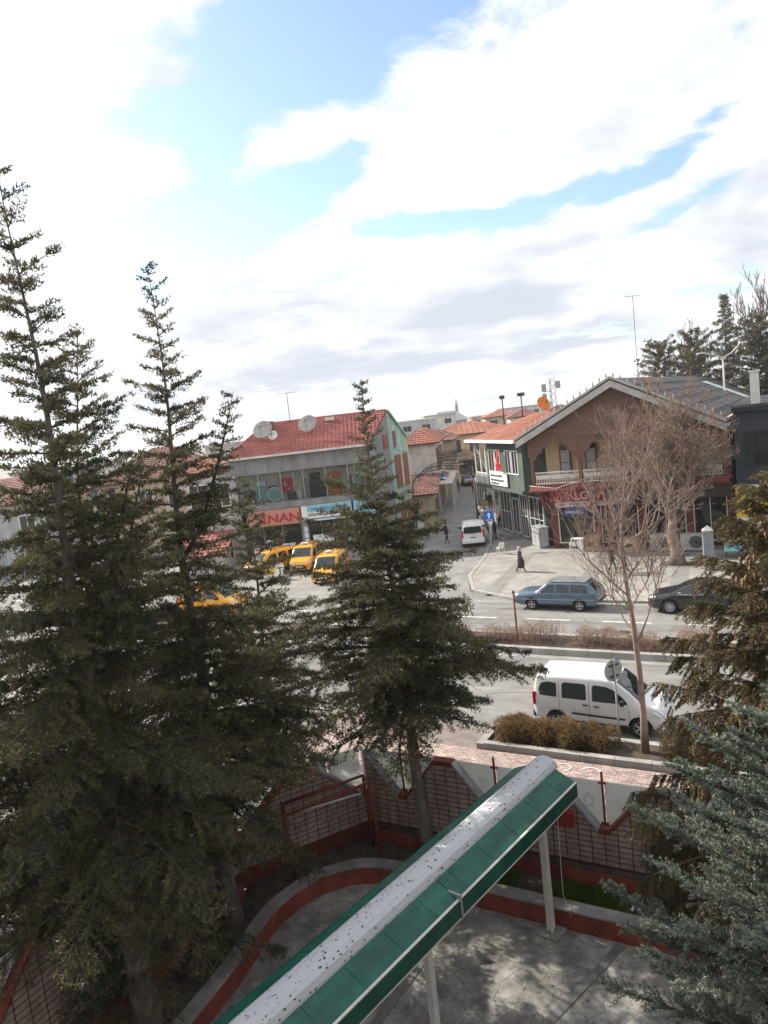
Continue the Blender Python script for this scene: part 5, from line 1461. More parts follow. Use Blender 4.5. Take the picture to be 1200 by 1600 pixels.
house('lean_to_shop', 'low shop with maroon lean-to roof below the mint gable', 2.0, 71.5, 3.0, 8, 3.0, MT['ochre'], MT['rooftile3'], -.13, 'shed', 1.3, ((.4, 1.4, .6, 2.3),), ((.8, 3.2, .3, 2.4), (4.4, 7, .3, 2.4)), 'brownwood')
house('street_house', 'tan house closing the far end of the side street', 8.2, 122, 15, 12, 6.8, MT['ochre'], MT['rooftile2'], -.05, 'hip', 1.9, ((1, 2.6, 4, 6), (4, 5.6, 4, 6), (7, 8.6, 4, 6), (1, 3, .3, 2.6), (5, 8, .3, 2.6)), (), 'brownwood')
house('street_house', 'plain grey block with awnings behind the iron hoops', 14.6, 92, 9, 16, 6.0, MT['pale'], MT['rooftile3'], -.13, 'hip', 1.6, ((.6, 2.2, 3.6, 5.4), (3, 4.6, 3.6, 5.4)), (), 'brownwood')
house('tiled_house', 'maroon roofed house rising behind the green building', 12.6, 71, 12, 12, 7.6, MT['palegrey'], MT['rooftile3'], -.1, 'hip', 2.5, (), (), 'white')
house('low_house', 'white walled house with terracotta roof left of the red roofed shop', -16.4, 62, 4.0, 7, 7.9, MT['pale'], MT['rooftile2'], 0, 'hip', 1.2, ((.3, 1.9, 4.9, 6.9), (2.2, 3.7, 4.9, 6.9), (.4, 3.4, .4, 2.6)), (), 'white')
house('tiled_porch', 'small pinkish tiled porch roof low between the left cedars', -16.6, 57.6, 3.6, 3, 1.6, MT['pale'], MT['rooftile'], 0, 'shed', 1.4, (), (), 'white')
house('brown_roof_house', 'wide house with dull brown roof behind the left cedars', -29, 76, 12, 10, 7.2, MT['ochre'], MT['rooftile3'], .05, 'hip', 3.2, ((1, 2.5, 4, 6), (4, 5.5, 4, 6), (7, 8.5, 4, 6), (10, 11.2, 4, 6)), (), 'white')
house('brown_roof_house', 'long low house seen through the cedars at the far left', -46, 70, 15, 10, 6.6, MT['palegrey'], MT['rooftile3'], .1, 'hip', 2.4, ((1, 2.5, 3.6, 5.4), (4, 5.5, 3.6, 5.4), (7, 8.5, 3.6, 5.4), (11, 12.5, 3.6, 5.4)), (), 'white')
# far skyline
rs_ = random.Random(12)
def far(label, px0, w, Y, ztop, wallm, roofm, kind='flat', rh=2.0, floors=4):
    n_ = max(2, int(w / 3.2)); ws_ = []
    for i in range(n_):
        for f in range(floors):
            zc = ztop - 2.2 - 2.9 * f
            if zc > 1: ws_.append((w * (i + .25) / n_, w * (i + .7) / n_, zc, zc + 1.3))
    house('far_house', label, px0, Y, w, 10, ztop, wallm, roofm, rs_.uniform(-.1, .1), kind, rh, ws_, (), 'palegrey', 'glass', 'houses on the far skyline')
far('pale flat topped block on the skyline above the mint gable', 5.2, 8.5, 165, 9.6, MT['palegrey'], MT['pale'])
far('grey block with a roof tank on the skyline left of the domed hall', 13.0, 8, 190, 10.2, MT['pale'], MT['palegrey'])
far('low pale block on the skyline beside the minaret', 31.5, 12, 240, 8.3, MT['ochre'], MT['pale'])
far('long pale apartment block on the skyline above the street end', 38, 16, 225, 9.8, MT['pale'], MT['palegrey'])
far('white gabled block left of the maroon roof on the skyline', 27.5, 6, 150, 8.2, MT['pale'], MT['rooftile3'], 'hip', 1.6)
far('terracotta roofed house on the skyline right of the minaret', 30, 9, 200, 8.2, MT['ochre'], MT['rooftile2'], 'hip', 1.8)
far('beige house on the rise behind the red roofed shop', -22.5, 10, 98, 9.6, MT['pale'], MT['palegrey'])
far('grey stepped block behind the left end of the red roof', -16.5, 9, 112, 10.7, MT['ochre'], MT['pale'])
far('low white block at the far left skyline', -58, 14, 118, 8.6, MT['pale'], MT['palegrey'])
hall = thing('domed_hall', 'large hall with faceted grey roof on the skyline', 'building', (c2w(17.3, 230)[0], c2w(17.3, 230)[1], 0), YAW)
boxpart('wall', (0, 0, 0), (11.5, 11.5, 8.0), mat('hall_blue', (.28, .36, .42), .6, .1), hall)
for k in range(6): boxpart('window', (.8 + k * 1.75, -.06, 5.3), (2.0 + k * 1.75, -.01, 7.4), MT['glass'], hall)
m = MB(); m.add([(-.8, -.8, 8.05), (12.3, -.8, 8.05), (12.3, 12.3, 8.05), (-.8, 12.3, 8.05), (3, 2.6, 11.2), (8.4, 2.6, 11.2), (8.4, 9, 11.2), (3, 9, 11.2)], [(0, 1, 5, 4), (1, 2, 6, 5), (2, 3, 7, 6), (3, 0, 4, 7), (4, 5, 6, 7), (3, 2, 1, 0)]); m.build('roof', MT['greymetal'], hall)
mn = thing('minaret', 'thin minaret with pointed cap beside the domed hall', 'tower', (c2w(27.6, 245)[0], c2w(27.6, 245)[1], 0))
MB().lathe([(.9, 0), (.75, 8), (.7, 9.2), (.55, 9.4), (.5, 12), (.62, 12.05), (.05, 15.2)], lambda a, b, h: (a, b, h), 12).build('shaft', MT['palegrey'], mn)
MB().lathe([(.72, 9.2), (1.05, 9.35), (1.05, 9.9), (.95, 9.9)], lambda a, b, h: (a, b, h), 12).build('balcony', MT['palegrey'], mn)
# ================================================================ VEHICLES
def paint(name, col, rough=.32, metal=0.0): return mat(name, col, rough, .04, 1.2, metal=metal, spec=.5, coat=.7)
MT['van_white'] = paint('van_white', (.72, .72, .72))
MT['wagon_blue'] = paint('wagon_blue', (.085, .14, .20), .3, .25)
MT['sedan_black'] = paint('sedan_graphite', (.030, .032, .036), .25, .3)
MT['taxi'] = paint('taxi_yellow', (.78, .36, .015))
MT['tyre'] = mat('tyre', (.018, .018, .019), .85, .1, 5)
MT['rim'] = mat('rim', (.48, .48, .49), .35, .08, 4, metal=.7)
MT['carglass'] = glass_mat('car_glass', (.014, .020, .024), .04, .75)
MT['plastic'] = mat('plastic_trim', (.022, .022, .024), .6, .1, 5)
MT['chrome'] = mat('chrome', (.60, .60, .60), .18, 0, metal=1.0)
MT['lamp'] = mat('headlamp', (.62, .64, .66), .12, .1, 8, spec=.8)
MT['taillamp'] = mat('taillamp', (.45, .012, .015), .2, .05, spec=.7)
MT['amber'] = mat('amber_lamp', (.6, .2, .01), .2, .05, spec=.7)
MT['plate'] = mat('number_plate', (.70, .70, .68), .5, .03)

def interp(tab, x):
    if x <= tab[0][0]: return tab[0][1]
    for (a, p), (b, q) in zip(tab[:-1], tab[1:]):
        if x <= b:
            t = (x - a) / (b - a); return p + (q - p) * t
    return tab[-1][1]

class Car:
    """body lofted from a side profile; x forward, y left, wheels on z = 0"""
    def __init__(s, L, W, top, belt, plan, roofw, sill=.24, soft=1.0):
        s.L, s.W, s.top, s.belt, s.plan, s.roofw, s.sill = L, W, top, belt, plan, roofw, sill
        s.soft = soft
    def section(s, x):
        zt = interp(s.top, x); zb = min(interp(s.belt, x), zt - .05); w = interp(s.plan, x) * s.W / 2
        rw = interp(s.roofw, x) * s.W / 2
        z0 = s.sill + max(0, abs(x) - s.L / 2 + .35) * .25
        f = max(0.0, min(1.0, (zt - zb) / .35))          # how much greenhouse there is
        rw_ = w * .93 * (1 - f) + rw * f
        r = .09 * f + .04
        return [(0, z0), (w * .86, z0), (w * .955, z0 + .05), (w * .99, z0 + .20), (w * 1.0, (z0 + zb) * .55), (w * .992, zb - .10), (w * .975, zb),
                (w * .975 + (rw_ - w * .975) * .5, zb + (zt - r - zb) * .5), (rw_ * 1.0, zt - r), (rw_ * .975, zt - r * .45), (rw_ * .90, zt - r * .14), (rw_ * .62, zt - .012), (0, zt)]
    def side_y(s, x, z):
        sec = s.section(x)
        pts = sec[2:9]
        for (y0, z0), (y1, z1) in zip(pts[:-1], pts[1:]):
            if z0 <= z <= z1 and z1 > z0: return y0 + (y1 - y0) * (z - z0) / (z1 - z0)
        return pts[-1][0] if z > pts[-1][1] else pts[0][0]
    def build_body(s, mats, parent, wheels, wr):
        xs = sorted(set([round(-s.L / 2 + s.L * i / 64, 4) for i in range(65)] + [round(p[0], 4) for p in s.top if abs(p[0]) <= s.L / 2]))
        mb = MB(); rings = []
        for x in xs:
            h = s.section(x); ring = [(x, y, z) for y, z in h] + [(x, -y, z) for y, z in h[-2:0:-1]]
            rings.append(ring)
        k = len(rings[0])
        for r in rings: mb.v.extend(r)
        for i in range(len(rings) - 1):
            for j in range(k):
                j2 = (j + 1) % k
                mb.f.append([i * k + j, i * k + j2, (i + 1) * k + j2, (i + 1) * k + j]); mb.mi.append(0); mb.sm.append(True)
        mb.f.append(list(range(k))[::-1]); mb.mi.append(0); mb.sm.append(False)
        mb.f.append([(len(rings) - 1) * k + j for j in range(k)]); mb.mi.append(0); mb.sm.append(False)
        me = mb.mesh('body', [mats, MT['plastic']])
        bm = bmesh.new(); bm.from_mesh(me); bmesh.ops.recalc_face_normals(bm, faces=bm.faces); bm.to_mesh(me); bm.free()
        o = link('body', me, None)
        cut = MB()
        for wx in wheels:
            for sg in (-1, 1):
                n = 22; y0, y1 = sg * (s.W / 2 - .26), sg * (s.W / 2 + .3)
                ring = [(wx + (wr + .055) * math.cos(2 * math.pi * q / n), (wr) + (wr + .055) * math.sin(2 * math.pi * q / n)) for q in range(n)]
                cut.prism(ring, lambda u, w, d: (u, d, w), min(y0, y1), max(y0, y1))
        cme = cut.mesh('cut', MT['plastic'])
        bm = bmesh.new(); bm.from_mesh(cme); bmesh.ops.recalc_face_normals(bm, faces=bm.faces); bm.to_mesh(cme); bm.free()
        co = link('cut', cme)
        md = o.modifiers.new('b', 'BOOLEAN'); md.operation = 'DIFFERENCE'; md.object = co; md.solver = 'EXACT'
        try: md.material_mode = 'TRANSFER'
        except Exception: pass
        dg = bpy.context.evaluated_depsgraph_get()
        me2 = bpy.data.meshes.new_from_object(o.evaluated_get(dg)); me2.name = 'body'
        if len(me2.materials) < 2: me2.materials.append(MT['plastic'])
        o.modifiers.clear(); o.data = me2; bpy.data.objects.remove(co)
        o.parent = parent
        return o
    def side_panel(s, name, poly, m, parent, off=.008, sides=(1, -1)):
        """outline in (x, z) laid onto the body side"""
        dense = []
        for i in range(len(poly)):
            a, b = poly[i - 1], poly[i]
            n = max(1, int(math.dist(a, b) / .12))
            for k in range(n): dense.append((a[0] + (b[0] - a[0]) * (k + 1) / n, a[1] + (b[1] - a[1]) * (k + 1) / n))
        cx = sum(p[0] for p in dense) / len(dense); cz = sum(p[1] for p in dense) / len(dense)
        out = []
        for sg in sides:
            mb = MB(); vs = [(cx, sg * (s.side_y(cx, cz) + off), cz)]
            for f in (.5, 1.0):
                for x, z in dense:
                    x2, z2 = cx + (x - cx) * f, cz + (z - cz) * f
                    vs.append((x2, sg * (s.side_y(x2, z2) + off), z2))
            n = len(dense); fs = []
            for i in range(n):
                j = (i + 1) % n
                fs.append((0, 1 + i, 1 + j)); fs.append((1 + i, 1 + n + i, 1 + n + j, 1 + j))
            mb.add(vs, fs, 0, True); out.append(mb.build(name, m, parent))
        return out
    def top_patch(s, name, xa, xb, m, parent, i0=8, inset=.97, off=.010, n=8):
        """glass over the top of the section between two stations (screens)"""
        mb = MB(); rows = []
        for q in range(n + 1):
            x = xa + (xb - xa) * q / n
            h = s.section(x)[i0:]
            row = [(y * inset, z) for y, z in h] + [(-y * inset, z) for y, z in h[-2::-1]]
            rows.append([(x, y, z) for y, z in row])
        d = Vector((rows[-1][len(rows[0]) // 2][0] - rows[0][len(rows[0]) // 2][0], 0, rows[-1][len(rows[0]) // 2][2] - rows[0][len(rows[0]) // 2][2])).normalized()
        nv = Vector((-d.z, 0, d.x)); 
        if nv.z < 0: nv = -nv
        k = len(rows[0])
        vs = [tuple(Vector(p) + nv * off) for r in rows for p in r]
        mb.add(vs, [(i * k + j, i * k + j + 1, (i + 1) * k + j + 1, (i + 1) * k + j) for i in range(n) for j in range(k - 1)], 0, True)
        return mb.build(name, m, parent)

def wheel(parent, x, y, r, sg, w=.19, spokes=5, rimm=None):
    e = bpy.data.objects.new('wheel', None); COL.objects.link(e); e.parent = parent; e.location = (x, y, r); e.empty_display_size = .1
    f = lambda a, b, h: (a, sg * h, b)
    MB().lathe([(r * .62, -w / 2), (r * .93, -w / 2), (r, -w * .3), (r, w * .3), (r * .93, w / 2), (r * .64, w / 2), (r * .62, w * .3)], f, 24).build('tyre', MT['tyre'], e)
    mb = MB(); mb.lathe([(r * .63, w * .38), (r * .60, w * .46), (r * .55, w * .30), (.02, w * .22)], f, 24, 1)
    for k in range(spokes):
        a = 2 * math.pi * k / spokes
        mb.bar((r * .10 * math.cos(a), sg * w * .36, r * .10 * math.sin(a)), (r * .60 * math.cos(a), sg * w * .40, r * .60 * math.sin(a)), r * (.20 if spokes < 8 else .09), .03, 0, (0, 1, 0))
    mb.lathe([(r * .64, w * .36), (r * .64, w * .49), (r * .57, w * .47), (r * .57, w * .36)], f, 24, 0); mb.lathe([(r * .15, w * .36), (r * .14, w * .46), (0, w * .47)], f, 12, 0)
    mb.build('rim', [rimm or MT['rim'], MT['plastic']], e)
    return e

def finish(car, t, wheels, wr, track, spokes, front, rear, handles=(), mirror=None, plate=True, seams=(), bump=None, mirror_m=None):
    for wx in wheels:
        for sg in (-1, 1): wheel(t, wx, sg * track, wr, sg, .2, spokes)
    hl, fz = front; tl, rz = rear
    for x0, x1, z in handles:
        for sg in (1, -1):
            y = car.side_y((x0 + x1) / 2, z); MB().box((x0, sg * y, z - .018), (x1, sg * (y + .03), z + .018)).build('door_handle', MT['plastic'], t, .006)
    if mirror:
        for sg in (1, -1):
            x, z = mirror; y = car.side_y(x, z)
            mb = MB(); mb.box((x - .06, sg * (y + .04), z - .02), (x + .07, sg * (y + .20), z + .14)); mb.bar((x, sg * (y - .02), z), (x, sg * (y + .08), z + .03), .06, .04)
            mb.build('mirror', mirror_m or MT['plastic'], t, .02)
    for (x, z0, z1) in seams:
        car.side_panel('door_seam', [(x - .006, z0), (x + .006, z0), (x + .006, z1), (x - .006, z1)], MT['plastic'], t, .003)
    if plate:
        L2 = car.L / 2
        for sx, zc in ((1, fz), (-1, rz)):
            x = sx * (L2 + .035)
            p = MB().box((x - .01, -.26, zc - .055), (x + .01, .26, zc + .055)).build('number_plate', MT['plate'], t)
            MB().box((x + sx * .011, -.20, zc - .03), (x + sx * .013, -.02, zc + .03)).box((x + sx * .011, .03, zc - .03), (x + sx * .013, .20, zc + .03)).build('plate_marks', MT['black'], p)

# ---- tall leisure van (white by the hedge; yellow ones as taxis)
def leisure_van(name, label, m, loc, rotz, group=None, taxi=False):
    t = thing(name, label, 'van' if not taxi else 'taxi', loc, rotz, group)
    L_, W_ = 4.21, 1.80
    c = Car(L_, W_, [(-2.105, 1.0), (-2.08, 1.35), (-2.02, 1.66), (-1.92, 1.77), (-1.2, 1.80), (0, 1.81), (.45, 1.77), (.72, 1.66), (1.02, 1.42), (1.38, 1.10), (1.62, 1.03), (1.90, .93), (2.03, .80), (2.09, .62), (2.105, .45)],
            [(-2.1, 1.12), (-.2, 1.08), (.9, 1.02), (1.35, .98), (1.9, .80), (2.1, .6)],
            [(-2.105, .90), (-2.0, .95), (-1.6, .985), (0, 1.0), (1.2, .985), (1.7, .94), (1.95, .86), (2.06, .72), (2.105, .58)],
            [(-2.1, .84), (-1.8, .86), (.3, .86), (.8, .84), (1.3, .86), (1.5, .9)], .26)
    wheels, wr = (-1.32, 1.36), .315
    c.build_body(m, t, wheels, wr)
    c.top_patch('windscreen', .66, 1.36, MT['carglass'], t, 8, .955)
    gl = MT['carglass']
    c.side_panel('side_window', [(-1.86, 1.13), (-1.28, 1.11), (-1.28, 1.55), (-1.58, 1.58), (-1.80, 1.52), (-1.90, 1.32)], gl, t)
    c.side_panel('side_window', [(-1.10, 1.10), (-.30, 1.08), (-.30, 1.53), (-.38, 1.58), (-1.02, 1.59), (-1.10, 1.52)], gl, t)
    c.side_panel('side_window', [(-.10, 1.07), (1.02, 1.04), (.92, 1.18), (.60, 1.44), (.36, 1.54), (-.04, 1.57), (-.10, 1.50)], gl, t)
    c.side_panel('side_moulding', [(-.80, .60), (.92, .54), (.92, .60), (-.80, .66)], MT['plastic'], t, .022)
    c.side_panel('sill_trim', [(-.95, .28), (.98, .28), (.98, .36), (-.95, .36)], MT['plastic'], t, .01)
    # rear screen, lamps, bumpers
    mb = MB(); mb.add([(-2.115, -.62, 1.12), (-2.115, .62, 1.12), (-2.05, .56, 1.60), (-2.05, -.56, 1.60)], [(0, 1, 2, 3)]); mb.build('rear_window', gl, t).location = (-.03, 0, 0)
    for sg in (1, -1):
        MB().box((-2.13, sg * .70, .78), (-2.0, sg * .855, 1.22)).build('tail_lamp', MT['taillamp'], t, .02)
        mb = MB(); mb.add([(2.09, sg * .42, .62), (1.95, sg * .76, .66), (1.72, sg * .85, .82), (1.86, sg * .70, .90), (2.06, sg * .48, .78)], [(0, 1, 2, 3, 4)]); hl = mb.build('headlamp', MT['lamp'], t)
        hl.location = (.035, sg * .012, .02)
    MB().box((2.04, -.55, .30), (2.14, .55, .46)).build('air_intake', MT['plastic'], t, .02); MB().box((2.06, -.40, .52), (2.125, .40, .62)).build('grille', MT['plastic'], t, .02)
    MB().box((-2.16, -.80, .34), (-2.03, .80, .60)).build('rear_bumper', MT['plastic'] if not taxi else m, t, .03)
    MB().box((1.98, -.78, .26), (2.12, .78, .36)).build('front_bumper', m, t, .02)
    finish(c, t, wheels, wr, .79, 5, (None, .50), (None, .74), ((-.42, -.24, .93), (-.06, .12, .91)), (.86, 1.06), True, ((-.20, .32, 1.62), (1.04, .34, 1.0), (-1.20, .36, 1.62)))
    MB().tube([(1.20, 0, 1.30), (1.02, -.35, 1.475), (.98, -.5, 1.49)], .012, 5).build('wiper', MT['plastic'], t)
    if taxi:
        for sg in (1, -1): MB().bar((-1.6, sg * .68, 1.86), (.3, sg * .68, 1.86), .035, .04).box((-1.6, sg * .66, 1.76), (-1.54, sg * .70, 1.86)).box((.24, sg * .66, 1.76), (.30, sg * .70, 1.86)).build('roof_rail', MT['plastic'], t)
        rsn = MB().box((-.12, -.26, 1.82), (.10, .26, 1.96)).build('roof_sign', MT['white'], t, .02)
        text('TAKSİ', .13, MT['black'], rsn, (.102, -.20, 1.845), math.pi / 2, .002)
    return t
kango = leisure_van('parked_van', 'white leisure van with dark side moulding parked behind the rusty hedge', MT['van_white'], (-5.98, 23.05, .002), 0.0)
kango.scale = (.965, 1, 1)
tg = 'yellow taxis on the square'
w = c2w(-6.35, 56.1); leisure_van('taxi', 'yellow taxi facing the camera, middle of the rank', MT['taxi'], (w[0], w[1], .006), YAW - math.pi / 2 - .16, tg, True)
w = c2w(-9.1, 55.5); t2 = copy_tree(bpy.data.objects['taxi']); t2.location = (w[0], w[1], .006); t2.rotation_euler = (0, 0, YAW - math.pi / 2 - .75); t2['label'] = 'yellow taxi leftmost in the rank, half behind the second cedar'
w = c2w(-4.15, 51.0); t3 = copy_tree(bpy.data.objects['taxi']); t3.location = (w[0], w[1], .006); t3.rotation_euler = (0, 0, YAW - math.pi / 2 - .22); t3['label'] = 'yellow taxi nearest the broad cedar, its right side hidden'
w = c2w(-11.0, 44.6); t4 = copy_tree(bpy.data.objects['taxi']); t4.location = (w[0], w[1], .006); t4.rotation_euler = (0, 0, .12); t4['label'] = 'yellow taxi glimpsed low between the left cedars'

# ---- white van in the side street, seen from behind
def street_van():
    w = c2w(6.85, 58.6)
    t = thing('street_van', 'white van seen from behind in the side street', 'van', (w[0], w[1], .006), YAW + math.pi / 2 - .10)
    c = Car(4.42, 1.84, [(-2.21, .95), (-2.18, 1.40), (-2.10, 1.74), (-1.98, 1.83), (-.5, 1.86), (.5, 1.83), (.8, 1.72), (1.5, 1.12), (1.9, 1.0), (2.12, .82), (2.21, .5)],
            [(-2.2, 1.14), (.9, 1.05), (1.9, .85), (2.2, .55)], [(-2.21, .93), (-2.05, .97), (0, 1), (1.6, .96), (2.0, .85), (2.21, .62)], [(-2.2, .84), (.5, .84), (1.5, .88)], .28)
    c.build_body(MT['van_white'], t, (-1.35, 1.42), .33)
    c.top_patch('windscreen', .82, 1.46, MT['carglass'], t)
    for pl in ([(-1.95, 1.16), (-1.1, 1.14), (-1.1, 1.62), (-1.85, 1.62)], [(-1.0, 1.13), (-.1, 1.1), (-.1, 1.62), (-1.0, 1.63)], [(0, 1.1), (1.15, 1.06), (.75, 1.45), (.45, 1.58), (0, 1.62)]): c.side_panel('side_window', pl, MT['carglass'], t)
    m = MB(); m.add([(-2.205, -.70, 1.17), (-2.225, 0, 1.15), (-2.205, .70, 1.17), (-2.135, .66, 1.60), (-2.13, .55, 1.66), (-2.13, -.55, 1.66), (-2.135, -.66, 1.60)], [(0, 1, 2, 3, 4, 5, 6)]); m.build('rear_window', MT['carglass'], t).location = (-.045, 0, 0)
    for sg in (1, -1): MB().box((-2.23, sg * .74, .80), (-2.08, sg * .90, 1.40)).build('tail_lamp', MT['taillamp'], t, .02)
    MB().box((-2.28, -.86, .36), (-2.12, .86, .66)).build('rear_bumper', MT['van_white'], t, .03); MB().box((-2.285, -.80, .28), (-2.15, .80, .37)).build('bumper_trim', MT['plastic'], t)
    MB().disc((-2.232, 0, 1.02), .06, (-1, 0, 0), 14).build('badge', MT['chrome'], t); MB().bar((-2.235, -.22, .93), (-2.235, .22, .93), .02, .03).build('tailgate_grip', MT['chrome'], t)
    finish(c, t, (-1.35, 1.42), .33, .80, 5, (None, .5), (None, .82), ((-.3, -.1, .98),), (.98, 1.10), True, ((-.05, .3, 1.6),))
    MB().box((-2.05, .42, 1.84), (-1.95, .44, 2.05)).build('roof_aerial', MT['plastic'], t)
    return t
street_van()

# ---- blue estate car
def wagon():
    t = thing('estate_car', 'old metallic blue estate car parked at the plaza kerb', 'car', (-11.25, 36.45, .002), math.pi - .04)
    c = Car(4.38, 1.64, [(-2.19, .62), (-2.17, .86), (-2.10, 1.05), (-1.72, 1.38), (-1.55, 1.44), (-.3, 1.455), (.28, 1.43), (.42, 1.38), (.98, .965), (1.15, .94), (1.9, .87), (2.12, .80), (2.18, .62), (2.19, .45)],
            [(-2.19, .92), (.9, .90), (1.3, .86), (2.1, .74), (2.19, .6)], [(-2.19, .92), (-2.0, .96), (0, 1), (1.5, .97), (2.0, .94), (2.19, .88)], [(-2.19, .86), (-1.7, .80), (.3, .80), (.9, .86)], .24)
    wheels, wr = (-1.28, 1.22), .295
    c.build_body(MT['wagon_blue'], t, wheels, wr)
    c.top_patch('windscreen', .40, .94, MT['carglass'], t, 8, .94)
    c.top_patch('rear_window', -2.06, -1.76, MT['carglass'], t, 8, .90)
    for pl in ([(-1.72, .95), (-.86, .94), (-.86, 1.34), (-1.58, 1.34)], [(-.78, .94), (-.10, .93), (-.10, 1.34), (-.78, 1.34)], [(-.02, .93), (.72, .92), (.50, 1.16), (.28, 1.32), (-.02, 1.34)]): c.side_panel('side_window', pl, MT['carglass'], t)
    c.side_panel('waist_moulding', [(-2.0, .60), (2.0, .56), (2.0, .58), (-2.0, .62)], MT['chrome'], t, .01); c.side_panel('sill_trim', [(-.9, .27), (.86, .27), (.86, .34), (-.9, .34)], MT['plastic'], t, .006)
    MB().box((-2.27, -.80, .40), (-2.17, .80, .50)).build('rear_bumper', MT['chrome'], t, .02); MB().box((2.17, -.80, .38), (2.27, .80, .48)).build('front_bumper', MT['chrome'], t, .02)
    for sg in (1, -1):
        MB().box((-2.205, sg * .50, .58), (-2.15, sg * .74, .78)).build('tail_lamp', MT['taillamp'], t, .01); MB().box((2.15, sg * .44, .56), (2.21, sg * .72, .74)).build('headlamp', MT['lamp'], t, .01)
    MB().box((2.16, -.42, .54), (2.20, .42, .74)).build('grille', MT['plastic'], t)
    MB().box((-1.6, -.60, 1.452), (.2, .60, 1.47)).build('roof_panel', mat('dusty_roof', (.16, .16, .16), .7, .2, 3), t)
    finish(c, t, wheels, wr, .70, 4, (None, .42), (None, .68), ((-.68, -.54, .84), (.10, .24, .83)), (.66, .94), True, ((-.06, .3, .92), (-.82, .34, .92)), None, MT['chrome'])
wagon()
# ---- graphite saloon
def sedan():
    t = thing('saloon_car', 'dark graphite saloon with bright multi-spoke wheels at the plaza kerb', 'car', (-4.35, 36.55, .002), math.pi)
    c = Car(4.87, 1.86, [(-2.435, .70), (-2.40, .98), (-2.30, 1.09), (-1.85, 1.13), (-1.2, 1.36), (-.75, 1.45), (-.1, 1.48), (.35, 1.44), (.62, 1.35), (1.28, 1.02), (1.5, .97), (2.05, .86), (2.28, .74), (2.40, .58), (2.435, .42)],
            [(-2.43, .95), (-1.6, 1.0), (.9, .94), (1.4, .9), (2.2, .7), (2.43, .5)], [(-2.435, .84), (-2.2, .92), (-1.5, .98), (0, 1), (1.5, .98), (2.1, .88), (2.3, .76), (2.435, .60)], [(-2.4, .86), (-1.7, .80), (-.9, .72), (.4, .72), (1.0, .80), (1.4, .88)], .20)
    wheels, wr = (-1.42, 1.42), .345
    c.build_body(MT['sedan_black'], t, wheels, wr)
    c.top_patch('windscreen', .60, 1.24, MT['carglass'], t, 8, .94); c.top_patch('rear_window', -1.75, -.95, MT['carglass'], t, 8, .92)
    c.side_panel('side_window', [(-.40, .99), (.98, .96), (.72, 1.14), (.40, 1.30), (.05, 1.37), (-.36, 1.38)], MT['carglass'], t); c.side_panel('side_window', [(-1.5, 1.03), (-.48, .99), (-.44, 1.38), (-.9, 1.34), (-1.25, 1.21)], MT['carglass'], t)
    c.side_panel('window_trim', [(-1.55, .992), (1.05, .935), (1.05, .955), (-1.55, 1.012)], MT['chrome'], t, .012)
    for sg in (1, -1):
        m = MB(); m.add([(2.36, sg * .42, .62), (2.20, sg * .72, .66), (1.95, sg * .84, .80), (2.10, sg * .70, .84), (2.30, sg * .50, .74)], [(0, 1, 2, 3, 4)]); o = m.build('headlamp', MT['lamp'], t); o.location = (.03, sg * .014, .02)
        MB().box((-2.45, sg * .48, .80), (-2.34, sg * .80, .95)).build('tail_lamp', MT['taillamp'], t, .02)
    MB().box((2.40, -.40, .42), (2.455, .40, .62)).build('grille', MT['plastic'], t, .01)
    finish(c, t, wheels, wr, .80, 13, (None, .38), (None, .62), ((.05, .25, .86), (-.95, -.75, .88)), (.92, .97), True, ((-.44, .3, .98), (1.02, .3, .94)), None, MT['chrome'])
sedan()

